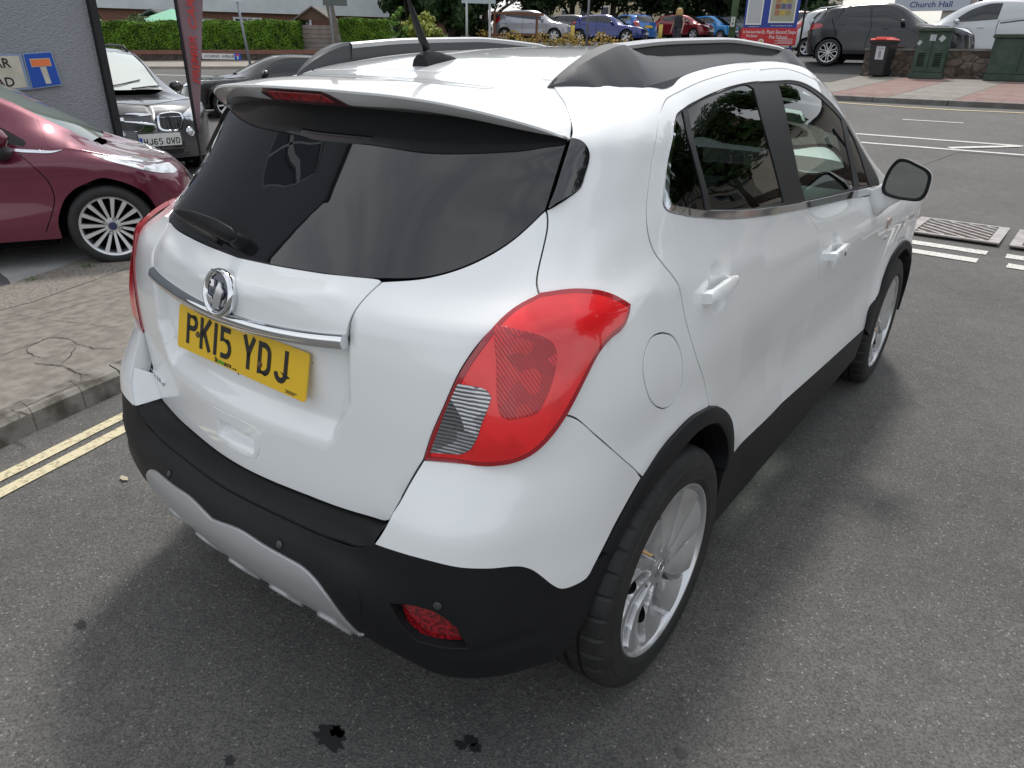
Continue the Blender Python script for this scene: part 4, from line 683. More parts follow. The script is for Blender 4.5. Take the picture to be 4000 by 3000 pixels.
def wall(name, label, pts, thick, hgt, m, cope=.06, cm=None, drop=.3, wob=0):
    root = empty(name, (pts[0][0], pts[0][1], 0), 0, label, 'wall'); mb = MB(); mc = MB()
    Lt = []; 
    for (a, b) in zip(pts[:-1], pts[1:]):
        a, b = np.array(a), np.array(b); L = np.linalg.norm(b-a); n = max(1, int(L/1.0)); Lt += [a+(b-a)*i/n for i in range(n)]
    Lt.append(np.array(pts[-1], float)); P0 = np.array(pts[0])
    def ribbon(M_, th, z0f, z1f, ext=0):
        base = len(M_.V); F = []
        for i, p in enumerate(Lt):
            d = Lt[min(i+1, len(Lt)-1)]-Lt[max(i-1, 0)]; d = d/np.linalg.norm(d); n = np.array([-d[1], d[0]])*th/2; g = float(gz(*p)); e = d*ext*(-1 if i == 0 else 1 if i == len(Lt)-1 else 0); q = p-P0+e
            M_.V += [(q[0]+n[0], q[1]+n[1], g+z0f), (q[0]-n[0], q[1]-n[1], g+z0f), (q[0]-n[0], q[1]-n[1], g+z1f), (q[0]+n[0], q[1]+n[1], g+z1f)]
        for i in range(len(Lt)-1):
            a = base+4*i; F += [(a+k, a+(k+1) % 4, a+4+(k+1) % 4, a+4+k) for k in range(4)]
        F += [(base+3, base+2, base+1, base), tuple(base+4*(len(Lt)-1)+k for k in range(4))]; M_.F += F
    ribbon(mb, thick, -drop, hgt); mb.build('stonework', m, root)
    ribbon(mc, thick+.06, hgt+.002, hgt+cope, .03); mc.build('coping', cm or COPE, root, auto=30)
    for o in root.children: fixn(o)
    return root
wall('stone_wall', 'low rubble stone wall with flat coping behind the wheelie bin and green cabinets', [(-4.45, 24.62), (-1.0, 24.72), (3.5, 24.9), (9, 24.9)], .32, .76, STONE)
wall('stone_wall', 'low stone wall section in front of the preschool notice board', [(-9.4, 24.6), (-6.68, 24.35)], .32, .72, STONE)
wall('garden_wall', 'long dark stone garden wall with brick coping below the clipped hedge', [(-42, 6.0), (-33.5, 12.95), (-30.86, 15.25), (-27.9, 17.65), (-24.2, 20.25), (-22.3, 21.6)], .30, .33, STONE2, cope=.16, cm=BRICKR)
# roughcast building on the left
def rough_mat():
    m = mat('grey_roughcast', (.30, .315, .335), .9); nt = m.node_tree; b = nt.nodes['Principled BSDF']; tc = nt.nodes.new('ShaderNodeTexCoord'); L = nt.links
    mp = nt.nodes.new('ShaderNodeMapping'); mp.inputs['Scale'].default_value = (1, .8, 1.5); L.new(tc.outputs['Object'], mp.inputs[0]); n = nt.nodes.new('ShaderNodeTexNoise'); n.inputs['Scale'].default_value = 42; n.inputs['Detail'].default_value = 5; n.inputs['Distortion'].default_value = .4; L.new(mp.outputs[0], n.inputs['Vector']); bp = nt.nodes.new('ShaderNodeBump'); bp.inputs['Strength'].default_value = 1; bp.inputs['Distance'].default_value = .022; L.new(n.outputs['Fac'], bp.inputs['Height']); L.new(bp.outputs[0], b.inputs['Normal']); return m
RC = rough_mat()
bld = empty('roughcast_building', (-7, 3.15, 0), 0, 'grey roughcast building with a road name sign beside the burgundy car', 'building')
def wpt(y, z, x=0): return (x, y-3.15, z)
ysp = [(-3.4, .0), (3.15, .0)]; 
def wall_with_holes(x, y0, y1, z0, z1, holes, m, parent, name='wall'):
    ys = sorted({y0, y1, *[h[0] for h in holes], *[h[1] for h in holes]}); zs = sorted({z0, z1, *[h[2] for h in holes], *[h[3] for h in holes]}); V = []; F = []
    for a, b in zip(ys[:-1], ys[1:]):
        for c, d in zip(zs[:-1], zs[1:]):
            if any(h[0] <= (a+b)/2 <= h[1] and h[2] <= (c+d)/2 <= h[3] for h in holes): continue
            i = len(V); V += [wpt(a, c, x), wpt(b, c, x), wpt(b, d, x), wpt(a, d, x)]; F.append((i, i+1, i+2, i+3))
    for h in holes:
        i = len(V); V += [wpt(h[0], h[2], x), wpt(h[1], h[2], x), wpt(h[1], h[3], x), wpt(h[0], h[3], x), wpt(h[0], h[2], x-.12), wpt(h[1], h[2], x-.12), wpt(h[1], h[3], x-.12), wpt(h[0], h[3], x-.12)]; F += [(i, i+4, i+5, i+1), (i+1, i+5, i+6, i+2), (i+2, i+6, i+7, i+3), (i+3, i+7, i+4, i)]
    return mesh_obj(name, V, F, m, parent, smooth=False)
WH = [(-1.55, .10, 5.75, 7.1)]
wall_with_holes(0, -3.3, 3.15, -.1, 8.6, WH, RC, bld)
mb = MB(); mb.box(-9, -.13, -6.45, 0, -.1, 8.6); mb.build('wall', RC, bld); mb = MB(); mb.box(-.13, 0, -.02, 0, -.1, 8.6); mb.build('wall_end', RC, bld); mb = MB(); mb.box(-.13, 0, -6.45, -6.43, -.1, 8.6); mb.build('wall_end', RC, bld)
mb = MB(); mb.box(-9.2, .2, -6.6, .15, 8.6, 8.75); mb.build('roof', mat('grey_slate', (.06, .065, .07), .8), bld)
mb = MB(); mb.box(.0, .07, -.06, .012, -.1, 8.6); mb.box(-.03, .0, .0, .012, -.1, 8.6); mb.build('corner_trim', mat('black_trim', (.01, .01, .012), .6, bump=(60, .8, .006)), bld); mb = MB(); mb.box(.0, .07, -6.462, -6.39, -.1, 8.6); mb.build('corner_trim', MATS['black_trim'], bld)
mb = MB(); a0, a1, c0, c1 = WH[0]
wf_ = MB()
for (p, q, r, s) in ((a0, a1, c0, c0+.05), (a0, a1, c1-.05, c1), (a0, a0+.05, c0+.05, c1-.05), (a1-.05, a1, c0+.05, c1-.05), ((a0+a1)/2-.03, (a0+a1)/2+.03, c0+.05, c1-.05), (a0+.05, a1-.05, 6.40, 6.50)): wf_.box(-.11, -.05, p-3.15, q-3.15, r, s)
wfo = wf_.build('window', mat('pvc_white', (.62, .63, .64), .4), bld); mb = MB(); mb.box(-.12, -.10, a0-3.15, a1-3.15, c0, c1); mb.build('pane', mat('window_glass', (.03, .035, .045), .03, spec=.8), wfo)
# road name sign: cream plate with ..AR / ..AD and the no through road panel
sg_ = empty('road_name_sign', (-6.985, 2.3, 1.37), 0, 'cream road name plate with a blue no through road panel on the roughcast wall', 'sign')
SM = Matrix(((0,0,1,0),(1,0,0,0),(0,1,0,0),(0,0,0,1)))
def sgn(poly, d0, d1, m, nm, par=sg_): 
    mb = MB(); mb.prism([(a-2.3, b-1.37) for a, b in poly], d0, d1, SM); return mb.build(nm, m, par)
BLUES = mat('sign_blue', (.008, .075, .42), .4); CREAM = mat('sign_cream', (.60, .57, .48), .5, noise=(6, (.50, .46, .36), .4, .7)); ORG = mat('sign_orange', (.80, .20, .06), .5); GREYF = mat('sign_edge', (.25, .33, .45), .5)
npn = sgn([(1.2, 1.13), (2.375, 1.205), (2.365, 1.525), (1.2, 1.515)], 0, .012, GREYF, 'name_plate_edge'); sgn([(1.22, 1.15), (2.345, 1.225), (2.335, 1.505), (1.22, 1.495)], .0125, .016, CREAM, 'name_plate', npn)
tb = sgn([(2.378, 1.205), (2.672, 1.238), (2.640, 1.553), (2.372, 1.532)], 0, .016, GREYF, 'panel_edge'); sgn([(2.390, 1.216), (2.660, 1.250), (2.630, 1.540), (2.383, 1.520)], .0165, .020, BLUES, 'blue_panel', tb)
sgn([(2.425, 1.405), (2.612, 1.417), (2.606, 1.490), (2.421, 1.480)], .0205, .022, CREAM, 'bar_edge', tb); sgn([(2.432, 1.412), (2.605, 1.423), (2.600, 1.483), (2.428, 1.473)], .0225, .024, ORG, 'red_bar', tb); sgn([(2.520, 1.252), (2.572, 1.257), (2.556, 1.410), (2.500, 1.406)], .0205, .022, CREAM, 'white_stem', tb)
for txt, zz in (('CEDAR', 1.440), ('ROAD', 1.272)):
    Mx = SM @ Matrix.Translation((2.245-2.3, zz-1.37, .0165)) @ Matrix.Rotation(.045, 4, 'Z'); font_text('road_name', txt, Mx, .118, INK, sg_, bold=.0022, align='RIGHT', sx=1.0)
# feather banner
FB = BANNER; ba = empty('feather_banner', (FB[0], FB[1], 0), FB[2], 'tall mauve feather banner with red lettering on a black pole', 'banner')
mb = MB(); mb.tube([(-.0, 0, .0), (-.0, 0, 2.3), (.02, 0, 3.4), (.12, 0, 4.0)], [.016, .014, .010, .006], 8); mb.box(-.18, .18, -.18, .18, -.0, .03); mb.build('pole', mat('pole_black', (.012, .012, .014), .5), ba, smooth=False)
ys_ = np.linspace(.62, 3.9, 44); V = []
for z in ys_:
    wd = .02+.29*min(1, ((z-.62)/1.6))**1.0; 
    for k in range(9):
        u = k/8; V.append((.012+wd*u, .025*math.sin(z*3+u*2)*u+.02*math.sin(z*7)*u, z))
ban = mesh_obj('flag', V, [(r*9+k, r*9+k+1, (r+1)*9+k+1, (r+1)*9+k) for r in range(43) for k in range(8)], mat('mauve_fabric', (.25, .165, .185), .8, bump=(300, .3, .002)), ba)
md = ban.modifiers.new('s', 'SOLIDIFY'); md.thickness = .002
mb = MB(); mb.box(-.022, .014, -.006, .006, .55, 3.6); mb.build('sleeve', mat('sleeve_black', (.012, .012, .014), .8), ba)
Mt_ = Matrix.Translation((.10, -.035, 1.20)) @ Matrix(((0,-1,0,0),(0,0,-1,0),(1,0,0,0),(0,0,0,1))) @ Matrix.Rotation(-.055, 4, 'Z')
font_text('banner_text', 'PREMIER', Mt_, .115, mat('banner_red', (.58, .05, .045), .7), ba, bold=.002, align='LEFT', sx=1.25, shear=.25, thick=.001)
Mt_ = Matrix.Translation((.15, -.045, 1.80)) @ Matrix(((0,-1,0,0),(0,0,-1,0),(1,0,0,0),(0,0,0,1))) @ Matrix.Rotation(-.055, 4, 'Z')
font_text('banner_text', 'CARS', Mt_, .115, MATS['banner_red'], ba, bold=.002, align='LEFT', sx=1.5, shear=.25, thick=.001)
# posts, signs
POLEG = mat('galvanised_grey', (.23, .25, .27), .5, metal=.3); CONCP = mat('weathered_concrete', (.23, .215, .19), .9, noise=(4, (.17, .155, .14), .4, .6))
def post(name, label, x, y, z0, z1, r, m, lean=(0, 0), cat='post', n=12):
    root = empty(name, (x, y, z0), 0, label, cat); mb = MB(); h = z1-z0; mb.tube([(0, 0, 0), (lean[0]*h, lean[1]*h, h)], [r*1.05, r*.9], n); mb.build('shaft', m, root, smooth=True); return root
e = post('no_stopping_sign', 'round blue and red restriction sign on a leaning grey pole above the garden wall', -23.48, 15.96, .9, 3.35, .045, POLEG, lean=(-.075, -.05), cat='sign')
SF_ = frame((-.19, -.13, 2.50), (-.53, -.85, 0), (0, 0, 1)); SF_ = Matrix.Translation((0, 0, .05)) @ frame((-.19, -.13, 2.50), (.545, .838, 0), (0, 0, 1))
mb = MB(); mb.prism([(-.22, -.30), (.22, -.30), (.22, .34), (-.22, .34)], .05, .065, SF_); sp1 = mb.build('sign_plate', mat('sign_white', (.62, .63, .64), .5), e); cirp = lambda r, n=28: [(r*math.cos(6.2832*k/n), .02+r*1.05*math.sin(6.2832*k/n)) for k in range(n)]
mb = MB(); mb.prism(cirp(.155), .066, .068, SF_); mb.build('red_ring', mat('sign_red', (.55, .02, .03), .5), sp1); mb = MB(); mb.prism(cirp(.115), .069, .071, SF_); mb.build('blue_disc', BLUES, sp1); mb = MB(); Q = stroke([(-.09, .10), (.09, -.06)], .03)[0]; mb.prism([(p.x, p.y) for p in Q], .0715, .073, SF_); mb.build('red_slash', MATS['sign_red'], sp1)
post('lamp_column', 'thick leaning concrete lamp column beside the garden shed', -23.20, 20.05, 1.1, 9, .15, CONCP, lean=(-.10, -.12), cat='lamp post')
e = post('sign_pole', 'slim grey pole with a square sign back, just left of the concrete column', -23.05, 19.55, 1.1, 4.6, .045, POLEG, lean=(-.03, -.0), cat='sign')
mb = MB(); mb.box(-.30, .62, -.07, -.05, 2.12, 3.1, frame((0, 0, 0), (.6, .8, 0), (-.8, .6, 0))); mb.build('sign_back', mat('sign_back_grey', (.10, .115, .11), .6), e)
WP = mat('white_post', (.50, .51, .50), .6)
e = post('board_posts', 'pair of pale square posts with a pale panel across their tops, before the dark trees', -24.7, 29.5, 1.85, 4.1, .075, WP, cat='sign', n=4); e2 = MB(); e2.tube([(.88, .75, 0), (.88, .75, 2.25)], .075, 4); e2.build('shaft', WP, e); mb = MB(); mb.box(-.25, 1.45, -.03, .03, 2.06, 2.9, frame((0, 0, 0), (.76, .65, 0), (-.65, .76, 0))); mb.build('panel', mat('panel_pale', (.42, .50, .52), .5), e)
post('thin_pole', 'thin grey pole in front of the dark blue car', -18.75, 31.45, 1.85, 6, .055, POLEG)
e = post('green_post', 'green painted wooden post with a small white number plate', -12.0, 32.6, 1.8, 8, .145, mat('moss_green', (.10, .155, .075), .8, noise=(5, (.07, .11, .05), .4, .6))); mb = MB(); Mg = frame((.04, -.15, 1.28), (.90, .42, 0), (0, 0, 1)); mb.prism([(-.085, -.19), (.085, -.19), (.085, .19), (-.085, .19)], .0, .01, Mg); npl = mb.build('number_tag', mat('tag_white', (.66, .66, .62), .5), e); font_text('tag_number', '5', Mg @ Matrix.Translation((0, .085, .0105)), .19, INK, npl, bold=.003); font_text('tag_number', '8', Mg @ Matrix.Translation((0, -.085, .0105)), .19, INK, npl, bold=.003)
post('dark_pole', 'thin dark pole between the maroon car and the large dark SUV', -7.05, 26.4, 1.4, 6, .035, mat('dark_grey_metal', (.05, .055, .055), .5))
# street name plate on the garden wall
e = empty('street_name_plate', (-24.45, 14.95, 1.27), 0, 'small white street name plate on the garden wall with a blue no through road panel', 'sign'); Ms_ = frame((-30.0+24.45, 17.6-14.95, .0), (.30, .954, 0), (0, 0, 1))
e.location = NAMEP; Ms_ = frame((0, 0, 0), (.78, .63, 0), (0, 0, 1)); mb = MB(); mb.prism([(-1.30, -.105), (.0, -.105), (.0, .105), (-1.30, .105)], 0, .02, Ms_); q_ = mb.build('name_plate', mat('sign_white', (.62, .63, .64), .5), e); font_text('street_name', 'LOCARNO  AVENUE', Ms_ @ Matrix.Translation((-.62, 0, .021)), .15, INK, q_, bold=.003, sx=.88)
mb = MB(); mb.prism([(.01, -.12), (.27, -.12), (.27, .12), (.01, .12)], 0, .022, Ms_); q_ = mb.build('blue_panel', BLUES, e); mb = MB(); mb.prism([(.06, .03), (.22, .03), (.22, .08), (.06, .08)], .0225, .024, Ms_); mb.build('red_bar', MATS['sign_red'], q_); mb = MB(); mb.prism([(.115, -.09), (.165, -.09), (.165, .028), (.115, .028)], .0225, .024, Ms_); mb.build('white_stem', MATS['sign_white'], q_)
# shed
SH = mat('weathered_boards', (.23, .195, .17), .9, noise=(3, (.29, .25, .22), .4, .6)); SHB = mat('brown_gable_boards', (.12, .075, .05), .9)
e = empty('garden_shed', SHED[:3], SHED[3], 'weathered wooden garden shed with a felt roof between the two clipped hedges', 'shed'); W2, D2_, H2, HR = .72, 1.1, 1.80, 2.24
mb = MB()
for k in range(13): mb.box(-W2, W2, -.02-.012*(k % 2)*0, 2*D2_, -.6+k*.17, -.6+(k+1)*.17-.012, ty=.006)
mb.build('boards', SH, e); mb = MB(); mb.prism([(-W2, H2), (W2, H2), (0, HR)], 0, .03, Matrix(((1,0,0,0),(0,0,1,0),(0,1,0,0),(0,0,0,1)))); mb.build('gable', SHB, e)
for sg in (1, -1): mb = MB(); V = [(0, -.12, HR+.08), (sg*(W2+.18), -.12, H2-.06), (sg*(W2+.18), 2*D2_+.1, H2-.06), (0, 2*D2_+.1, HR+.08)]; V += [(a, b, c-.06) for a, b, c in V]; mb.add(V, [(0,1,2,3),(4,7,6,5),(0,4,5,1),(1,5,6,2),(2,6,7,3),(3,7,4,0)]); mb.build('roof', mat('roof_felt', (.13, .115, .10), .9, noise=(2, (.19, .17, .15), .4, .6)), e)
# white and brick house behind the hedges
HX, HY = HOUSE[0], HOUSE[1]; hd = HOUSE[2]; e = empty('house', (HX, HY, HOUSE[3]), hd, 'long house with white rendered upper storey and red brick ground floor behind the hedges', 'house'); RW_ = mat('white_render', (.62, .64, .67), .8, noise=(1, (.55, .57, .60), .4, .6)); HL = 34
mb = MB(); mb.box(-11, 15, -.35, 9, 2.3, 6.0); mb.build('upper_wall', RW_, e); mb = MB(); mb.box(-11, 15, .0, 9, -2, 2.3); mb.build('brick_wall', BRICKR, e); mb = MB(); V = [(-11.4, -.8, 6.0), (15.4, -.8, 6.0), (15.4, 9.4, 6.0), (-11.4, 9.4, 6.0), (-11.4, 4.3, 8.4), (15.4, 4.3, 8.4)]; mb.add(V, [(0, 1, 5, 4), (2, 3, 4, 5), (0, 4, 3), (1, 2, 5), (0, 3, 2, 1)]); mb.build('roof', mat('brown_tiles', (.14, .08, .06), .85), e)
PV = mat('pvc_white', (.62, .63, .64), .4)
for (x, wd, op) in ((.1, 1.7, 1), (3.9, .9, 1), (8.0, 1.2, 1), (9.9, 1.1, 0)):
    mb = MB(); mb.box(x, x+wd, -.06, -.005, .75, 2.05); w_ = mb.build('window', PV, e); n = max(2, int(wd/.6))
    for k in range(n): mb = MB(); a = x+.06+(wd-.06)*k/n; mb.box(a, a+(wd-.06)/n-.06, -.075, -.062, .82, 1.98); mb.build('pane', mat('window_glass', (.03, .035, .045), .03, spec=.8), w_)
    if op: 
        for a in (x+.05, x+wd-.55): mb = MB(); M_ = Matrix.Translation((a, -.08, 2.0)) @ Matrix.Rotation(-.65, 4, 'X'); mb.box(0, .5, -.03, .0, -.5, 0, M_); c_ = mb.build('open_light', PV, w_); mb = MB(); mb.box(.08, .42, -.034, -.031, -.42, -.08, M_); mb.build('pane', MATS['window_glass'], c_)
mb = MB(); mb.box(6.5, 7.2, -.08, -.005, -.2, 2.0); mb.build('door', PV, e)
# green parasol, small roof and trellis above the hedge
e = empty('garden_parasol', PARA, 0, 'pale green garden parasol above the hedge', 'parasol'); V = [(0, 0, 2.55)]+[(1.75*math.cos(a*math.pi/4+.2), 1.75*math.sin(a*math.pi/4+.2), 1.95) for a in range(8)]; mesh_obj('canopy', V, [(0, 1+k, 1+(k+1) % 8) for k in range(8)], mat('mint_fabric', (.22, .48, .33), .8), e, smooth=False); mb = MB(); mb.tube([(0, 0, 0), (0, 0, 2.6)], .03, 8); mb.build('pole', PV, e)
e = empty('summerhouse', SUMH[:3], SUMH[3], 'low garden building with grey felt roof and brown bargeboards beside the green parasol', 'shed'); mb = MB(); mb.box(-1.6, 1.6, 0, 3, 0, 1.8); mb.build('boards', SHB, e)
for sg in (1, -1): mb = MB(); V = [(0, -.3, 2.65), (sg*2.1, -.3, 1.75), (sg*2.1, 3.2, 1.75), (0, 3.2, 2.65)]; V += [(a, b, c-.09) for a, b, c in V]; mb.add(V, [(0,1,2,3),(4,7,6,5),(0,4,5,1),(1,5,6,2),(2,6,7,3),(3,7,4,0)]); mb.build('roof', mat('slate_felt', (.10, .11, .105), .9), e)
e = empty('trellis_fence', TREL[:3], TREL[3], 'brown trellis topped fence panel just above the hedge under the parasol', 'fence'); mb = MB(); mb.box(-1.7, 1.7, -.02, .02, .6, 1.34)
mb.build('boards', SHB, e); mb = MB(); mb.box(-1.7, 1.7, -.03, .03, 1.5, 1.56)
for k in range(20): mb.box(-1.7+k*.175, -1.64+k*.175, -.025, .025, 1.34, 1.5)
mb.build('trellis', SH, e)
# wooden railing by the car park
RAILM = mat('red_brown_timber', (.17, .075, .045), .85)
e = empty('wooden_railing', (-24.35, 31.1, 2.0), math.atan2(.80, .60), 'reddish brown wooden railing frame in front of the silver grey SUV', 'railing')
mb = MB(); mb.box(-.05, 2.78, -.05, .05, 1.50, 1.62); mb.build('top_rail', RAILM, e, M=Matrix.Rotation(0, 4, 'X')); mb = MB(); mb.box(-.05, 2.7, -.05, .05, .52, .62); mb.build('mid_rail', RAILM, e)
for x in (.12, 2.42): 
    mb = MB(); mb.box(x-.05, x+.05, -.051, .051, -.2, 1.52); mb.build('upright', RAILM, e); mb = MB(); mb.tube([(x, -.05, .55), (x-.25, -.35, -.2)], .05, 4); mb.build('brace', RAILM, e)
# yellow bollards
for (x, y, lb) in ((-17.9, 37.4, 'short yellow bollard in front of the dark red hatchback'), (-21.0, 33.6, 'short yellow bollard beside the thin grey pole')):
    e = empty('yellow_bollard', (x, y, float(gz(x, y))), 0, lb, 'bollard'); mb = MB(); mb.tube([(0, 0, 0), (0, 0, .88)], [.11, .10], 12); mb.build('shaft', mat('bollard_yellow', (.55, .40, .08), .6), e, smooth=True); mb = MB(); mb.tube([(0, 0, .885), (0, 0, .95)], [.105, .08], 12); mb.build('cap', mat('bollard_cap', (.05, .05, .045), .6), e)
# notice board
NB = mat('board_blue', (.012, .045, .30), .4); NR = mat('board_red', (.50, .018, .022), .45); NW = mat('board_white', (.66, .67, .66), .5)
e = empty('notice_board', BOARD[:3], BOARD[3], 'blue and red preschool notice board with white framed posters behind the low stone wall', 'notice board')
mb = MB(); mb.box(-1.12, 1.12, 0, .06, .60, 2.6); b1 = mb.build('blue_board', NB, e); mb = MB(); mb.box(-1.16, 1.18, -.045, -.004, -.02, .66); b2 = mb.build('red_board', NR, e)
for x in (-1.0, 1.0): mb = MB(); mb.box(x-.05, x+.05, .062, .12, -1.4, 2.6); mb.build('post', NB, e)
BM = Matrix(((1,0,0,0),(0,0,-1,0),(0,1,0,0),(0,0,0,1)))
for x0, x1, z0 in ((-1.05, -.38, .78), (-.10, .98, .86)):
    mb = MB(); mb.box(x0, x1, -.05, -.004, z0, 2.5); f_ = mb.build('poster_frame', NW, e); mb = MB(); mb.box(x0+.06, x1-.06, -.058, -.052, z0+.07, 2.44); pm = mb.build('poster', mat('poster_grey', (.42, .44, .45), .4) if x0 < -.5 else mat('poster_buff', (.34, .34, .26), .5), f_)
    if x0 > -.5:
        cols = [(.35, .16, .07), (.15, .10, .22), (.45, .33, .07), (.25, .09, .06), (.30, .25, .10), (.10, .10, .18)]
        for r_ in range(5):
            for c_ in range(3): mb = MB(); mb.box(x0+.22+c_*.23, x0+.42+c_*.23, -.064, -.060, z0+.30+r_*.24, z0+.50+r_*.24); mb.build('picture', mat('pic%d' % ((r_*3+c_) % 6), cols[(r_*3+c_*2) % 6], .5), pm)
fr = lambda x, z, y=-.05: Matrix.Translation((x, y, z)) @ BM
font_text('board_lettering', 'St. Pauls Second Steps', fr(.42, .50), .205, NW, b2, bold=.002, sx=.78); font_text('board_lettering', 'Pre School', fr(.42, .30), .205, NW, b2, bold=.002, sx=.85)
font_text('board_lettering', 'St. Pauls Second Steps', fr(-.70, .50), .15, NW, b2, bold=.002, sx=.58); font_text('board_lettering', 'Pre School', fr(-.70, .34), .15, NW, b2, bold=.002, sx=.7)
font_text('board_lettering', 'www.stpaulspaignton.org.uk', fr(.48, .76, -.008), .08, NW, b1); font_text('board_lettering', 'www.stpaulspaignton.org.uk', fr(-.68, .72, -.008), .06, NW, b1, sx=.7)
for x in (-1.02, -.28): mb = MB(); mb.prism([(x+.12*math.cos(a), .13+.10*math.sin(a)) for a in np.linspace(0, 6.1, 16)], .047, .05, BM); q_ = mb.build('emblem', NW, b2); mb = MB(); mb.prism([(x+.08*math.cos(a), .12+.055*math.sin(a)) for a in np.linspace(0, 6.1, 14)], .0505, .052, BM); mb.build('emblem_leaf', mat('emblem_gold', (.50, .36, .08), .5), q_)
for i, z in enumerate((.05, .10, .15, .22)): mb = MB(); mb.box(.30+.12*(i % 2), 1.05, -.049, -.0455, z, z+.018); mb.build('small_print', NW, b2)
e.scale = (.75, .75, .75)
# wheelie bin
BN = mat('bin_black', (.018, .018, .020), .5, coat=.2); bx_, by_ = -3.88, 24.10
e = empty('wheelie_bin', (bx_, by_, float(gz(bx_, by_))+.10), -.12, 'black wheelie bin with a red lid in front of the low stone wall', 'wheelie bin')
def taper(z0, z1, a0, b0, a1, b1): return [(-a0, -b0, z0), (a0, -b0, z0), (a0, b0, z0), (-a0, b0, z0), (-a1, -b1, z1), (a1, -b1, z1), (a1, b1, z1), (-a1, b1, z1)]
BF = [(0,3,2,1),(4,5,6,7),(0,1,5,4),(1,2,6,5),(2,3,7,6),(3,0,4,7)]
mb = MB(); mb.add(taper(.04, .90, .20, .22, .285, .33), BF); mb.build('body', BN, e, bevel=.02); mb = MB(); mb.add(taper(.90, .97, .30, .345, .31, .355), BF); mb.build('rim', BN, e, bevel=.01)
mb = MB(); mb.add(taper(.975, 1.03, .31, .36, .27, .31), BF); mb.box(-.16, .16, -.375, -.34, .985, 1.02); ld = mb.build('lid', mat('bin_red', (.75, .10, .08), .4), e, bevel=.012); mb = MB(); mb.add([(a, b, c) for a, b, c in taper(1.031, 1.065, .20, .24, .18, .22)], BF); mb.build('lid_crown', MATS['bin_red'], ld, bevel=.01)
for sg in (1, -1): mb = MB(); mb.revolve([(0, .0), (.09, .0), (.10, .01), (.10, .04), (.09, .05), (0, .05)], 20, Matrix.Translation((sg*.20-.025, .26, .10))); mb.build('wheel', RUBBER, e)
Mb_ = frame((.03, -.30, .64), (1, 0, 0), (0, -.13, 1)); mb = MB(); mb.prism([(-.12, -.17), (.11, -.18), (.13, .17), (-.11, .18)], -.01, .0, Mb_ @ Matrix.Translation((0, 0, .0))); lb_ = mb.build('label', mat('label_grey', (.55, .56, .60), .5), e); 
for k, (a, b, c, d) in enumerate(((-.08, .09, .12, .14), (-.08, .09, .09, .105), (-.04, .04, -.12, .06), (-.07, .08, -.15, -.14))): mb = MB(); mb.prism([(a, c), (b, c), (b, d), (a, d)], .0005, .002, Mb_); mb.build('label_print', mat('print_grey', (.25, .25, .28), .5), lb_)
# cabinets
CG = mat('cabinet_green', (.025, .052, .034), .6, noise=(4, (.045, .07, .05), .42, .62, 9), bump=(30, .15, .003)); CT = mat('cabinet_top', (.30, .32, .25), .8, noise=(6, (.22, .24, .17), .4, .6))
def cabinet(x, y, w, d, h, label, vents):
    e = empty('utility_cabinet', (x, y, float(gz(x, y))+.10), .02, label, 'cabinet', None); mb = MB(); mb.box(-w/2, w/2, -d/2, d/2, .0, .16); mb.build('plinth', CG, e, bevel=.01); mb = MB(); mb.box(-w/2+.03, w/2-.03, -d/2+.03, d/2-.03, .165, h-.10); b_ = mb.build('body', CG, e, bevel=.015); mb = MB(); mb.box(-w/2-.02, w/2+.02, -d/2-.03, d/2+.02, h-.095, h-.02); mb.build('cap', CG, e, bevel=.012)
    mb = MB(); mb.box(-w/2-.01, w/2+.01, -d/2-.02, d/2+.01, h-.018, h); mb.build('top', CT, e, bevel=.008)
    mb = MB(); mb.box(-.004, .004, -d/2+.024, -d/2+.029, .18, h-.12); mb.build('door_gap', LINER, b_)
    if vents:
        mb = MB()
        for q in (-1, 1):
            for r_ in range(8): mb.box(q*w*.24-.09, q*w*.24+.09, -d/2+.020, -d/2+.029, .32+r_*.045, .34+r_*.045)
        mb.build('vent_slots', LINER, b_)
    return e, b_, -d/2+.028
e, b_, yy = cabinet(-2.58, 24.02, .86, .42, 1.30, 'tall green street cabinet with small stickers between the wheelie bin and the wide cabinet', True)
for (x, z, w, h, r) in ((-.02, 1.05, .15, .16, 0), (.21, 1.03, .13, .14, .7), (-.33, .92, .09, .11, .5)): mb = MB(); mb.box(-w/2, w/2, -.004, 0, -h/2, h/2, Matrix.Translation((x, yy, z)) @ Matrix.Rotation(r, 4, 'Y')); mb.build('sticker', mat('sticker_grey', (.42, .45, .47), .5), b_)
mb = MB(); mb.box(.44, .48, -.1, .06, .55, .66); mb.build('lock_box', CG, e)
cabinet(-.42, 24.05, 1.45, .5, 1.14, 'wide green street cabinet at the right edge of the picture', False)
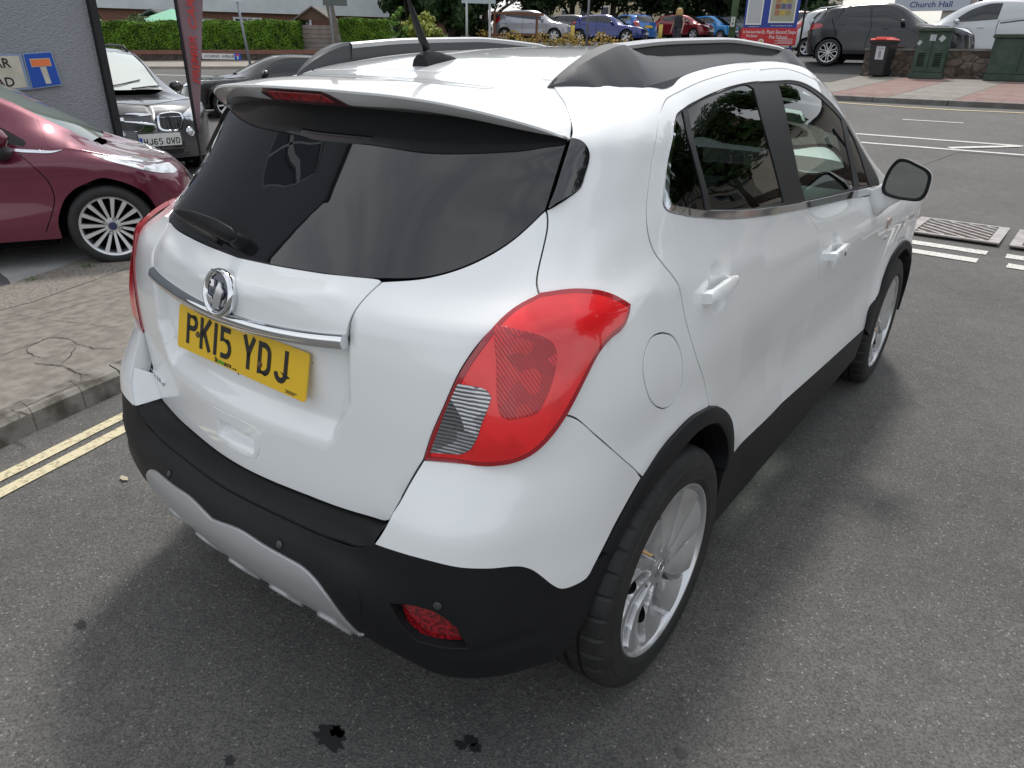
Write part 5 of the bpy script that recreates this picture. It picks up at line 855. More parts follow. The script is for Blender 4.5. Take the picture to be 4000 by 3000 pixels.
# church hall sign behind the cars
e = empty('church_hall', (2.2, 44, float(gz(2, 44))), 0, 'church hall building with a pale name sign behind the parked vehicles', 'building'); mb = MB(); mb.box(-8, 9, 0, 8, 0, 4.6); mb.build('wall', mat('buff_render', (.42, .38, .33), .85), e); mb = MB(); mb.box(-8.4, 9.4, -.6, 8.4, 4.6, 4.9); mb.build('roof', mat('grey_slate', (.06, .065, .07), .8), e)
mb = MB(); mb.box(HALL[0]-1.7, HALL[0]+1.7, -.12, -.04, HALL[1]-.28, HALL[1]+.28); q_ = mb.build('name_board', mat('board_pale', (.50, .53, .58), .5), e); font_text('hall_name', 'Church Hall', Matrix.Translation((HALL[0], -.13, HALL[1])) @ BM, .36, mat('letter_blue', (.03, .07, .22), .5), q_, bold=.005, sx=1.1)
for x in (-6, -3, 4, 7): mb = MB(); mb.box(x-.6, x+.6, -.05, -.01, 1.0, 2.4); w_ = mb.build('window', PV, e); mb = MB(); mb.box(x-.52, x+.52, -.07, -.055, 1.08, 2.32); mb.build('pane', MATS['window_glass'], w_)
# pale houses glimpsed through the trees
for (x, y, w, h, c, lb) in ((-46, 72, 15, 6, (.55, .47, .32), 'cream house glimpsed through the dark trees above the bright blue hatchback'), (-30, 78, 14, 6.5, (.50, .46, .36), 'pale house glimpsed through the dark trees above the dark red hatchback'), (-66, 66, 16, 6, (.55, .55, .52), 'white house glimpsed through the trees above the silver grey SUV')):
    z = float(gz(x, y)); e = empty('distant_house', (x, y, z), -.4, lb, 'house'); mb = MB(); mb.box(-w/2, w/2, 0, 7, 0, h); mb.build('wall', mat('house_%d' % int(-x), c, .85), e); mb = MB(); V = [(-w/2-.4, -.5, h), (w/2+.4, -.5, h), (w/2+.4, 7.5, h), (-w/2-.4, 7.5, h), (-w/2-.4, 3.5, h+2.4), (w/2+.4, 3.5, h+2.4)]; mb.add(V, [(0, 1, 5, 4), (2, 3, 4, 5), (0, 4, 3), (1, 2, 5), (0, 3, 2, 1)]); mb.build('roof', mat('red_tiles', (.26, .11, .07), .85), e)
    for k in range(4): mb = MB(); mb.box(-w/2+1.2+k*w/4, -w/2+2.6+k*w/4, -.05, -.01, 1.0, 2.3); w_ = mb.build('window', PV, e); mb = MB(); mb.box(-w/2+1.3+k*w/4, -w/2+2.5+k*w/4, -.07, -.055, 1.1, 2.2); mb.build('pane', MATS['window_glass'], w_)
# half timbered houses across the side street, seen only in the car's side glass and paint
e = empty('timbered_house', (16.0, 28.5, 1.35), 0, 'cream half timbered house across the main road, reflected in the white car side windows', 'house'); CRM = mat('cream_render', (.50, .45, .38), .85); TIM = mat('black_timber', (.02, .018, .016), .7)
mb = MB(); mb.box(-7, 9, 0, 7, 0, 5.2); mb.build('wall', CRM, e); mb = MB(); V = [(-7.4, -.6, 5.2), (9.4, -.6, 5.2), (9.4, 7.4, 5.2), (-7.4, 7.4, 5.2), (-7.4, 3.4, 8), (9.4, 3.4, 8)]; mb.add(V, [(0, 1, 5, 4), (2, 3, 4, 5), (0, 4, 3), (1, 2, 5), (0, 3, 2, 1)]); mb.build('roof', mat('brown_tiles', (.14, .08, .06), .85), e)
mb = MB()
for k in range(17): mb.box(-7+k-.07, -7+k+.07, -.06, -.005, 2.7, 5.15)
mb.box(-7, 9, -.07, -.008, 2.55, 2.7); mb.build('timber_frame', TIM, e)
for k in (-5, -1, 3, 7):
    for z in (1.0, 3.3): mb = MB(); mb.box(k-.7, k+.7, -.09, -.01, z, z+1.2); w_ = mb.build('window', PV, e); mb = MB(); mb.box(k-.62, k+.62, -.11, -.095, z+.08, z+1.12); mb.build('pane', MATS['window_glass'], w_)
for (x, y, hh_, lb) in ((7.6, 21.6, 9, 'leafy street tree beyond the junction in front of the half timbered house'), (13.5, 22.5, 10, 'tall leafy street tree farther right along the main road'), (8.0, 5.5, 7.5, 'leafy street tree on the right hand corner of the side street')): tree('street_tree', lb, x, y, float(gz(x, y)), hh_, 3.4, LF_M, 7000, .2, trunk=.2, low=.3)

# ================================================================== the white car
DD = {k: [tuple(p) for p in v] for k, v in DATA.items()}
def rev(k): return DD[k][::-1]
CAR = empty('white_car', (0, 0, 0), 0, 'white compact SUV seen from behind, yellow number plate and black lower bumper', 'car')
def yzr(P, yw): return np.hypot(P[:, 1]-yw, P[:, 2]-ZW)
_ct = np.array(DD['crease_door']+[(4.0, .60)]); VM = B.vmax-.004
def smooth(x, a, b): t = np.clip((x-a)/(b-a), 0, 1); return t*t*(3-2*t)
def d_side(P, s, v):
    a = np.abs(s); vc = np.interp(a, _ct[:, 0], _ct[:, 1]); x = np.maximum(vc-v, 0); fade = np.clip((a-.93)/.15, 0, 1)
    d = -.011*(1-np.exp(-x/.045))*fade*np.clip((v-.30)/.15, 0, 1)
    r = yzr(P, YW); d += .009*np.exp(-((r-.43)/.055)**2)*np.clip((P[:, 2]-.45)/.1, 0, 1)
    r = yzr(P, YF); d += .009*np.exp(-((r-.43)/.055)**2)*np.clip((P[:, 2]-.45)/.1, 0, 1)
    # soft scoop low on the doors
    yy = P[:, 1]; zz = P[:, 2]; line = .47+np.maximum(1.62-yy, 0)*.55; d += -.016*np.exp(-((zz-line-.13)/.11)**2)*np.clip((yy-1.15)/.3, 0, 1)*np.clip((2.9-yy)/.3, 0, 1)
    for (hy, hz) in ((.95, 1.068), (2.07, .952)):
        e = np.abs((yy-hy)/.050)**2.6+np.abs((zz-hz)/.060)**2.6; d += -.008*smooth(1.3-e, 0, .9)
    return d
def handle_pts(s, v): return [(s+a*.008, v+b*.008) for a in range(-9, 10) for b in range(-11, 12)]
LOOPS = {}
def both(name, fn, m, **kw):
    segs, holes = fn(); ex = kw.pop('extra', None); par = kw.pop('parent', CAR)
    a = panel(name, m=m, segs=segs, holes=holes, parent=par, extra=ex, **kw)
    b = panel(name, m=m, segs=flip(segs), holes=[flip(h) for h in holes], parent=par, extra=None if ex is None else [(-p, q) for p, q in ex], **kw)
    return a, b
# --- tailgate
strip = DD['chrome_strip_top']; strip_y = [(0., .752), (.2, .745), (.3, .745), DD['corner_crease_tailgate'][-1]]
cc = DD['corner_crease_tailgate']; cut = cc[0]
gb = DD['glass_bot']; kx = next(i for i, p in enumerate(gb) if p[0] > cut[0])
g_in = gb[:kx]+[cut]; g_out = [cut]+gb[kx:]
def d_tail(P, s, v):
    a = np.abs(P[:, 0]); z = P[:, 2]; side = .372-.45*np.maximum(.93-z, 0)
    d = -.030*smooth(side-a, -.018, .012)*smooth(z, .815, .865)
    d += .007*np.exp(-((z-.64-.06)/.05)**2)*0
    h = smooth(.088-np.abs(P[:, 0]), 0, .01)*smooth(.768-z, 0, .010)*smooth(z, .707, .735); d -= .024*h
    return d
hp = [(a*.0065, b*.0055+.46) for a in range(-17, 18) for b in range(-9, 11)]+[(sg*(.33+.012*i), .535+j*.018) for sg in (-1, 1) for i in range(7) for j in range(13)]+[(.02*i, .555+.010*j) for i in range(-18, 19) for j in range(7)]
TG = panel('tailgate', B, sym([DD['tg_bottom'], DD['tg_side'], DD['tl_in'], DD['tg_gap'], g_out[::-1], cc, strip_y[::-1]]), PAINT, CAR, disp=d_tail, extra=hp, h=.03)
def d_garn(P, s, v): z = P[:, 2]; f_ = smooth(.40-np.abs(P[:, 0]), 0, .10); return f_*.005*smooth(z, 1.03, 1.10)+f_*.005*np.exp(-((z-1.112-.12*np.maximum(np.abs(P[:,0])-.1,0))/.016)**2)
panel('tailgate_garnish', B, sym([strip_y, cc[::-1], g_in[::-1]]), PAINT, CAR, disp=d_garn, h=.022)
panel('tailgate_handle', B, sym([[(0, .500), (.07, .500)], [(.07, .500), (.094, .496), (.098, .475)], [(.098, .475), (.085, .437), (.06, .418)], [(.06, .418), (0, .415)]])[:0] or [[(-.098, .508), (.085, .508), (.100, .495)], [(.100, .495), (.098, .462), (.078, .425)], [(.078, .425), (.0, .415), (-.06, .425)], [(-.06, .425), (-.10, .47), (-.104, .498), (-.098, .508)]], PAINT, CAR, off=.0015, gap=.0, skirt=True, depth=.004,
      disp=lambda P, s, v: -.028*smooth(.076-np.abs(s), 0, .012)*smooth(.486-v, 0, .006)*smooth(v, .424, .462), extra=hp, h=.02)
# --- rear window
def d_glass(P, s, v): return 0*P[:, 0]-.001
gtop = [(0, 1.265), (.3, 1.262), (.5, 1.250), (.63, 1.215)]
RW = panel('rear_window', B, sym([gb, DD['glass_side'], [DD['glass_side'][-1], (.60, 1.235), (.5, 1.25), (.3, 1.26), (0, 1.262)]]), PRIV, CAR, off=.001, h=.03)
def d_gt(P, s, v): a = np.abs(s); e = (a-.66)/.045; return .012*np.exp(-(e)**2)
both('rear_pillar_trim', lambda: ([DD['gloss'], [DD['gloss'][-1], (.640, 1.195)], [(.640, 1.195), (.648, 1.139), (.655, 1.086), (.655, 1.035)]], []), GLOSSB, S=B, disp=d_gt, h=.012, off=.002)
# --- tail lights
TLI = [[DD['tl_out_low'][0]]+DD['tl_out_low'][1:], DD['tl_out_side'], DD['tl_top'], rev('tl_in')]
def d_tl(P, s, v): a = np.abs(s); return .004+.012*smooth(a, .60, .70)*smooth(1.02-a, .0, .2)
lamps = both('tail_light', lambda: (TLI, []), REDL, S=B, disp=d_tl, h=.02)
for sg, L in zip((1, -1), lamps):
    fl = (lambda x: x) if sg > 0 else flip
    panel('bright_lens', B, fl(TLI), REDB, L, disp=d_tl, off=.0012, gap=.012, h=.02, depth=.003, rad=.001)
    if sg > 0: panel('reversing_lens', B, fl([DD['tl_clear'][:4], DD['tl_clear'][3:8], DD['tl_clear'][7:10], DD['tl_clear'][9:]+DD['tl_clear'][:1]]), CLEARL, L, disp=d_tl, off=.0035, h=.012, depth=.004)
    panel('inner_lens', B, fl([DD['tl_lampring']+DD['tl_lampring'][:1]]), REDD, L, disp=d_tl, off=.0024, h=.015, depth=.003, rad=.001)
td = DD['tl_dark']; panel('side_lens', B, fl([td[:6], td[5:]+td[:1]]), mat('deep_red_lens', (.24, .004, .010), .14, coat=1), L, disp=d_tl, off=.0026, gap=0, h=.02, depth=.003, rad=.001)  # triangular outer part of the lens, a darker red
# --- rear wing
fuel = [DD['fuel']+DD['fuel'][:1]]
top_seg = [(DD['sp_gap'][-1][0], DD['sp_gap'][-1][1]), (.62, VM), (.75, VM), (1.2, VM), (2.0, VM), (2.18, VM)]
def wing():
    gl = DD['gloss']
    return [DD['tl_top'], DD['tg_gap'], [DD['tg_gap'][-1], gl[0]], gl, [gl[-1], DD['sp_gap'][0]], DD['sp_gap'], [DD['sp_gap'][-1], (.60, VM)], [(.60, VM), (1.9, VM)], [(1.9, VM), DD['door_gap'][0]], DD['door_gap'], DD['arch_out_q'], rev('bump_seam'), DD['tl_out_side']], [fuel]
both('rear_wing', wing, PAINT, S=B, disp=d_side, h=.03)
both('fuel_flap', lambda: (fuel, []), PAINT, S=B, disp=d_side, h=.03) if False else panel('fuel_flap', B, fuel, PAINT, CAR, disp=d_side, gap=.002)
panel('rear_wing_patch', B, flip(fuel), PAINT, CAR, disp=d_side, gap=-.004, skirt=False)
# --- doors
dtop_r = DD['dlo_top_r']; dtf = [(1.8916, 1.2801), (2.0655, 1.277), (2.1936, 1.2757), (2.3257, 1.2688), (2.4608, 1.2542), (2.62, 1.238), (2.80, 1.214), (2.97, 1.166), (3.12, 1.095), (3.215, 1.02), (3.19, .945)]
dft = [(1.892, 1.322), (2.17, 1.322), (2.31, 1.307), (2.43, 1.296), (2.67, 1.281), (2.90, 1.25), (3.1, 1.19), (3.27, 1.09), (3.31, 1.0), (3.25, .93), (3.139, .87)]
co_r = rev('chrome_out_v')[:0]
def rdoor(): return [DD['door_gap'], DD['arch_out_d'], DD['sill_r'], DD['b_gap'], DD['chrome_out_r'], DD['chrome_out_c'], DD['chrome_out_v'], dtop_r, [dtop_r[-1], DD['door_gap'][0]]], []
rd = both('rear_door', rdoor, PAINT, S=B, disp=d_side, h=.035, extra=handle_pts(*DD['h_r'][0]))
dfr = [(3.138, .159), (3.20, .235), (3.25, .33), (3.272, .432), (3.257, .533), (3.215, .63), (3.165, .72), (3.139, .80), (3.139, .87)]
def fdoor(): return [dtf, [dtf[-1]]+rev('chrome_out_f'), rev('b_gap'), DD['sill_f'], dfr, dft[::-1], [dft[0], dtf[0]]], []
fd = both('front_door', fdoor, PAINT, S=B, disp=d_side, h=.035, extra=handle_pts(*DD['h_f'][0]))
# --- window surround + panes
surr = [dtop_r, dtf, [dtf[-1]]+rev('chrome_in_f'), DD['chrome_in_r'][::-1], rev('chrome_in_c'), rev('chrome_in_v')]
def closed(k, n=None): return [DD[k]+DD[k][:1]]
panes = ['glass_rq', 'glass_r', 'glass_f', 'glass_fq']
PC = {'glass_rq': [DD['glass_rq'][:3], DD['glass_rq'][2:7], DD['glass_rq'][6:9], DD['glass_rq'][8:]+DD['glass_rq'][:1]], 'glass_r': [DD['glass_r'][:6], DD['glass_r'][5:10], DD['glass_r'][9:14], DD['glass_r'][13:]+DD['glass_r'][:1]],
      'glass_f': [DD['glass_f'][:7], DD['glass_f'][6:10], DD['glass_f'][9:12], DD['glass_f'][11:]+DD['glass_f'][:1]], 'glass_fq': [DD['glass_fq'][:2], DD['glass_fq'][1:5], DD['glass_fq'][4:6], DD['glass_fq'][5:]+DD['glass_fq'][:1]]}
both('window_surround', lambda: (surr, [PC[k] for k in panes]), SEAL, S=B, disp=d_side, off=-.004, h=.04)
TINTP = tinted('tinted_window', (.035, .045, .045)); TINTC = tinted('clear_window', (.50, .64, .57))
for k in panes: both('side_window', lambda: (PC[k], []), TINTP if k in ('glass_rq', 'glass_r') else TINTC, S=B, disp=d_side, off=-.007, gap=-.003, h=.05, skirt=False)
ch_top = [DD['chrome_in_v'], DD['chrome_in_c'], DD['chrome_in_r'], rev('chrome_in_f')[::-1]]
both('window_trim', lambda: ([DD['chrome_in_v'], DD['chrome_in_c'], DD['chrome_in_r'], DD['chrome_in_f'], [DD['chrome_in_f'][-1], DD['chrome_out_f'][-1]], rev('chrome_out_f'), DD['chrome_out_r'], DD['chrome_out_c'], DD['chrome_out_v'], [DD['chrome_out_v'][-1], DD['chrome_in_v'][0]]], []), CHROME, S=B, disp=d_side, off=.003, gap=.001, h=.01)
# --- front wing, bonnet end, nose
arcF = [(YF+.43*math.sin(math.radians(a)), ZW+.43*math.cos(math.radians(a))) for a in range(-75, 96, 10)]
_as, _av = np.arange(2.9, 4.45, .01), np.arange(0, 1.0, .01); _A, _B2 = np.meshgrid(_as, _av); _PP = B(_A.ravel(), _B2.ravel())
def yz2sv(y, z):
    i = np.argmin((_PP[:, 1]-y)**2+(_PP[:, 2]-z)**2+(_PP[:, 0] < .6)*9); return (float(_A.ravel()[i]), float(_B2.ravel()[i]))
aF = [yz2sv(*p) for p in arcF]; aF[0] = (3.138, .159)
aF[1] = (3.155, .25)
HT = .92
def fwing(): return [aF, [aF[-1], (B.smax, .13)], [(B.smax, .13), (B.smax, VM)], [(B.smax, VM), (1.9, VM)], [(1.9, VM), dft[0]], dft, dfr[::-1]], []
both('front_wing', fwing, PAINT, S=B, disp=d_side, h=.05)
# --- wheel arch trims and sills
def arch_strip(name, outer, inner, S=B, bulge=.016, depth=.06):
    n = 60
    def rs(L):
        q = np.array(cr_smooth(L, .01)); d = np.r_[0, np.cumsum(np.linalg.norm(np.diff(q, axis=0), axis=1))]; t = np.linspace(0, d[-1], n); return np.stack([np.interp(t, d, q[:, 0]), np.interp(t, d, q[:, 1])], 1)
    o, i = rs(outer), rs(inner)
    for sg in (1, -1):
        rows = []
        for t, hgt in ((0, -.004), (0, .004), (.06, .008), (.5, .013), (.93, bulge), (1, bulge-.003), (1, -depth)):
            q = o*(1-t)+i*t; a = q*[sg, 1]; rows.append(S(a[:, 0], a[:, 1])+S.normal(a[:, 0], a[:, 1])*hgt)
        V = np.concatenate(rows); m = len(rows); F = [(r*n+k, r*n+k+1, (r+1)*n+k+1, (r+1)*n+k) for r in range(m-1) for k in range(n-1)]
        if sg < 0: F = [f[::-1] for f in F]
        mesh_obj(name, V, F, BLACKP, CAR, auto=50)
arch_strip('wheel_arch_trim', DD['arch_out'], DD['arch_in'])
arcI = [yz2sv(YF+.385*math.sin(math.radians(a)), ZW+.385*math.cos(math.radians(a))) for a in range(-85, 96, 10)]
arch_strip('wheel_arch_trim', aF, arcI, depth=.05)
def sill(): return [[(1.46, .241), (1.425, .225), (1.40, .20), (1.375, .12), (1.34, .02)], [(1.34, .02), (2.3, .012), (3.10, .02)], [(3.10, .02), (3.138, .159)], rev('sill_f'), rev('sill_r')], []
both('sill_trim', sill, BLACKP, S=B, disp=d_side, off=.003, h=.05, depth=.03)
# --- bumper
cor = lambda: ([DD['k_corner_in'], DD['k_tl'][:-2]+[(.795, .685), (.830, .715)] if False else DD['k_tl'], [DD['k_tl'][-1]]+DD['k_seam'][1:], DD['k_arch'], DD['k_low']], [])
both('bumper_corner', cor, PAINT, S=K, depth=.05, h=.02, disp=lambda P, s, v: .003+0*s)
lo = DD['ledge_out']; kb = [(1.03, .30), (1.0, .235), (.96, .17), (.91, .14), (.84, .145), (.74, .15), (.64, .125), (.55, .10), (.3, .09), (0, .09)]
bump_ring = sym([kb[::-1], [(1.03, .30), (1.055, .352), (1.06, .38), (1.0114, .3879)], DD['k_low'], [DD['k_low'][-1]]+lo[::-1][1:]])
foghole = [DD['fog_hole'][:5], DD['fog_hole'][4:6], DD['fog_hole'][5:8], DD['fog_hole'][7:]+DD['fog_hole'][:1]]
def d_k(P, s, v):
    a = np.abs(s); return -.004*np.exp(-((v-.255)/.02)**2)*smooth(a, .5, .7)*smooth(.95-a, 0, .1)
bump = panel('rear_bumper', K, bump_ring, BLACKP, CAR, holes=[foghole, flip(foghole)], h=.028, depth=.035, disp=d_k, gap=.0008, rad=.003)
# top step between the bumper crease and the tailgate
n = 80; t = np.linspace(-1, 1, n)
def along(L, q): L = np.array(L); d = np.r_[0, np.cumsum(np.linalg.norm(np.diff(L, axis=0), axis=1))]; d /= d[-1]; return np.stack([np.interp(np.abs(q), d, L[:, 0])*np.sign(q), np.interp(np.abs(q), d, L[:, 1])], 1)
a = along(lo, t); b = along(DD['tg_bottom'], t)
pa = K(a[:, 0], a[:, 1]); pb = B(b[:, 0], b[:, 1]); na = K.normal(a[:, 0], a[:, 1]); nb = B.normal(b[:, 0], b[:, 1])
rows = [pa-na*.012-np.array([0, 0, .003]), pa-na*.002+np.array([0, 0, .002]), pa*.9+pb*.1+np.array([0, 0, .004]), pa*.5+pb*.5+np.array([0, 0, .004]), pb+np.array([0, 0, -.004]), pb-nb*.03+np.array([0, 0, -.008])]
mesh_obj('bumper_step', np.concatenate(rows), [(r*n+k, r*n+k+1, (r+1)*n+k+1, (r+1)*n+k) for r in range(len(rows)-1) for k in range(n-1)], BLACKP, CAR)
# end pieces of the step under the white corners
for sg in (1, -1):
    ia = np.linspace(1e-6, 1, 14); A = along(DD['k_corner_in'][:5], ia*1.0); Bq = along(DD['tg_side'][:3], ia)
    PA = K(A[:, 0]*sg, A[:, 1])-K.normal(A[:, 0]*sg, A[:, 1])*.0015; PB = B(Bq[:, 0]*sg, Bq[:, 1])-B.normal(Bq[:, 0]*sg, Bq[:, 1])*.012
    V = np.concatenate([PA, PB]); F = [(k, k+1, 14+k+1, 14+k) for k in range(13)]
    mesh_obj('bumper_corner_lip', V, F if sg < 0 else [f[::-1] for f in F], PAINT, CAR)
skid = panel('skid_plate', K, sym([[(0, .150), (.2, .152), (.36, .157), (.43, .175)], [(.43, .175), (.455, .205), DD['sil_top'][-1]], [DD['sil_top'][-1]]+DD['sil_top'][::-1][1:]+[(0, .362)]]), SILV, CAR, off=.006, h=.02, depth=.02, rad=.004)
for s0 in (-.34, -.17, 0, .17, .34):
    panel('skid_rib', K, [[(s0-.045, .150), (s0+.045, .150)], [(s0+.045, .150), (s0+.024, .205)], [(s0+.024, .205), (s0-.024, .205)], [(s0-.024, .205), (s0-.045, .150)]], SILV, skid, off=.014, gap=0, h=.02, depth=.012, rad=.004)
fog = both('fog_light', lambda: ([[(.575, .365), (.63, .372), (.672, .360)], [(.672, .360), (.705, .325), (.722, .268)], [(.722, .268), (.66, .268), (.612, .272)], [(.612, .272), (.585, .31), (.575, .365)]], []), mat('fog_lens', (.34, .006, .012), .12, coat=1, noise=(120, (.12, .0, .004), .42, .55)), S=K, off=-.022, h=.02, depth=.004)
both('fog_light_recess', lambda: ([[(.54, .39), (.75, .39)], [(.75, .39), (.75, .245)], [(.75, .245), (.54, .245)], [(.54, .245), (.54, .39)]], []), BLACKP, S=K, off=-.026, h=.03, skirt=False)
for (s, v) in (DD['sens_o'][0], DD['sens_i'][0]):
    for sg in (1, -1):
        M = at(K, s*sg, v, .0003); mb = MB(); mb.revolve([(0, .0015), (.0085, .0015), (.0095, .0008), (.010, -.002)], 20, M @ Matrix.Rotation(-math.pi/2, 4, 'Y')); o = mb.build('parking_sensor', mat('sensor_black', (.045, .046, .05), .35), CAR, auto=40)
        mb = MB(); mb.revolve([(.0105, 0), (.0108, .0012), (.012, .0012), (.0125, 0)], 20, M @ Matrix.Rotation(-math.pi/2, 4, 'Y')); mb.build('sensor_ring', BLACKP, o, auto=40)
M = at(K, *DD['tow'][0], .0002)
panel('tow_eye_cover', K, [[(DD['tow'][0][0]+.028*math.cos(a*math.pi/10), DD['tow'][0][1]+.040*math.sin(a*math.pi/10)) for a in range(21)]], BLACKP, CAR, off=.0012, gap=0, h=.02, depth=.002, rad=.001)
# --- liner behind the panels
def arch_hole(yw):
    return None
LN = [[(-4.92, .02), (4.92, .02)], [(4.92, .02), (4.92, VM)], [(4.92, VM), (-4.92, VM)], [(-4.92, VM), (-4.92, .02)]]
def shrink(L, k=.0): return L
dlo = [dtop_r[1:], dtf, [dtf[-1]]+rev('chrome_in_f'), DD['chrome_in_r'][::-1], [(1.30, .95), (1.29, 1.1), (1.31, 1.2), dtop_r[1]]]
archR = [[(.86, .0), (.87, .21), (.93, .32), (1.0, .406), (1.1, .446), (1.21, .449), (1.35, .366), (1.40, .26), (1.40, .0)], [(1.40, .0), (.86, .0)]]
archR = [[(.87, .03), (.87, .21), (.93, .32), (1.0, .406), (1.1, .446), (1.21, .449), (1.35, .366), (1.40, .26), (1.41, .03)], [(1.41, .03), (.87, .03)]]
archF = [[(3.25, .03)]+[tuple(p) for p in arcI[1:-1]]+[(4.0, .03)], [(4.0, .03), (3.25, .03)]]
liner = panel('body_shell', B, LN, LINER, CAR, holes=[dlo, flip(dlo), archR, flip(archR), archF, flip(archF)], off=-.030, h=.09, step=.05, skirt=False)
for yw in (YW, YF):
    for sg in (1, -1):
        mb = MB(); prof = [(.395, .80*sg), (.398, .79*sg), (.395, .5*sg), (.0, .5*sg)]; V = []; nq = 30
        for k in range(nq):
            c = math.radians(-72+172*k/(nq-1))
            for r, x in prof: V.append((x, yw+r*math.sin(c), ZW+r*math.cos(c)))
        mb.add(V, [(k*4+i, k*4+i+1, (k+1)*4+i+1, (k+1)*4+i) for k in range(nq-1) for i in range(3)]); mb.build('wheel_housing', LINER, CAR, smooth=True)
mb = MB(); mb.box(-.62, .62, .30, 4.0, .21, .30); mb.build('underbody', LINER, CAR)
# --- roof, windscreen, bonnet as one height field
_zy = [.50, .56, .72, .95, 1.25, 1.6, 2.0, 2.3, 2.5, 2.8, 3.1, 3.35, 3.46, 3.7, 3.95, 4.1, 4.22]
_zc = [1.50, 1.518, 1.560, 1.590, 1.614, 1.628, 1.624, 1.600, 1.560, 1.455, 1.31, 1.17, 1.105, 1.065, 1.0, .94, .80]
_ey = [.50, .72, .85, 1.0, 1.1, 1.6, 2.2, 2.5, 2.8, 3.3, 3.45, 3.75, 3.95, 4.1, 4.22]
_ez = [1.47, 1.530, 1.555, 1.569, 1.578, 1.60, 1.585, 1.51, 1.42, 1.14, 1.075, 1.035, .965, .90, .80]
class HF:
    def __init__(s):
        yy = np.linspace(.5, 4.22, 400); s.yy = yy; k = np.exp(-.5*(np.arange(-12, 13)/5.)**2); k /= k.sum()
        f = lambda x, z: np.convolve(np.pad(np.interp(yy, x, z), 12, mode='reflect', reflect_type='odd'), k, 'valid'); s.c = f(_zy, _zc); s.e = f(_ey, _ez)
    def __call__(s, x, y):
        x = np.atleast_1d(np.asarray(x, float)); y = np.atleast_1d(np.asarray(y, float)); c = np.interp(y, s.yy, s.c); e = np.interp(y, s.yy, s.e); a = np.abs(x)
        z = c-(c-e)*(a/.53)**2.3; rib = smooth(.405-a, 0, .02)*(1-0*a); z = z+.004*(smooth(a, .33, .35)-1)*0+.0035*np.exp(-((a-.40)/.012)**2)*smooth(y, .8, 1.0)*smooth(2.5-y, 0, .2)
        return np.stack([x, y, z], 1)
    normal = Surf.normal
T = HF()
roof_rear = [(0, .700), (.2, .702), (.33, .714), (.413, .729)]
panel('roof', T, [[(-a, b) for a, b in roof_rear[::-1]]+roof_rear[1:], [(.413, .729), (.45, .745), (.50, .80), (.53, .90), (.533, 1.0)], [(.533, 1.0), (.533, 2.40)], [(.533, 2.40), (.3, 2.44), (0, 2.455), (-.3, 2.44), (-.533, 2.40)], [(-.533, 2.40), (-.533, 1.0)], [(-.533, 1.0), (-.53, .90), (-.50, .80), (-.45, .745), (-.413, .729)]], PAINT, CAR, h=.025)
panel('windscreen', T, [[(-.51, 2.42), (0, 2.47), (.51, 2.42)], [(.51, 2.42), (.52, 3.37)], [(.52, 3.37), (0, 3.44), (-.52, 3.37)], [(-.52, 3.37), (-.51, 2.42)]], TINTC, CAR, h=.06, off=-.004, skirt=False)
# --- spoiler
sp_rows = [[(0,.704,0),(.2,.706,0),(.33,.718,0),(.411,.731,0),(.491,.682,1.517),(.545,.635,1.491),(.583,.596,1.466),(.607,.558,1.436)],
 [(0,.60,1.538),(.2,.60,1.535),(.33,.615,1.529),(.405,.63,1.524),(.475,.61,1.509),(.533,.585,1.486),(.576,.562,1.465),(.608,.553,1.438)],
 [(0,.50,1.538),(.2,.50,1.535),(.32,.52,1.529),(.395,.54,1.522),(.465,.54,1.508),(.527,.545,1.485),(.574,.54,1.465),(.609,.549,1.440)],
 [(0,.40,1.530),(.19,.405,1.528),(.31,.43,1.522),(.385,.455,1.515),(.456,.475,1.503),(.524,.498,1.482),(.573,.515,1.464),(.610,.545,1.443)],
 [(0,.335,1.521),(.18,.343,1.519),(.30,.360,1.515),(.38,.383,1.508),(.45,.412,1.497),(.522,.455,1.480),(.574,.497,1.463),(.611,.541,1.444)]]
for i in range(4): x, y, z = sp_rows[0][i]; sp_rows[0][i] = (x, y, float(T([x], [y])[0][2])-.001)
SP = Surf(sp_rows[::-1])
top = panel('spoiler', SP, [[(-SP.smax, 0), (0, 0), (SP.smax, 0)], [(SP.smax, 0), (SP.smax, SP.vmax)], [(SP.smax, SP.vmax), (0, SP.vmax), (-SP.smax, SP.vmax)], [(-SP.smax, SP.vmax), (-SP.smax, 0)]], PAINT, CAR, h=.02, gap=.001, depth=.006, rad=.003)
low = [(0,.362,1.487),(.18,.370,1.487),(.29,.391,1.487),(.38,.418,1.480),(.45,.448,1.470),(.522,.487,1.456),(.577,.520,1.446),(.611,.544,1.440)]
und = [(0,.425,1.476),(.18,.435,1.475),(.29,.458,1.472),(.38,.49,1.467),(.45,.515,1.459),(.522,.54,1.450),(.572,.56,1.442),(.605,.567,1.437)]
und2 = [(x, y+.06, z+.0) for x, y, z in und]
SF = Surf([und2, und, low, [(x, y-.0015, z-.001) for x, y, z in sp_rows[4]]])
nn = 90; sarr = np.linspace(-SF.smax, SF.smax, nn); rows = []
def lrow(L): 
    S1 = Surf([L, [(x, y, z-.1) for x, y, z in L]], vk=[0, .1]); return S1(sarr*S1.smax/SF.smax, 0*sarr)
R_ = [lrow(und2), lrow(und), lrow(low)+np.array([0, .006, -.0015]), lrow(low), lrow([(x, y-.002, z-.002) for x, y, z in sp_rows[4]])]
mesh_obj('spoiler_underside', np.concatenate(R_), [(r*nn+k, r*nn+k+1, (r+1)*nn+k+1, (r+1)*nn+k) for r in range(len(R_)-1) for k in range(nn-1)], PAINT, CAR, auto=35)
FSF = Surf([low, [(x, y-.002, z-.002) for x, y, z in sp_rows[4]]], vk=[0, .04])
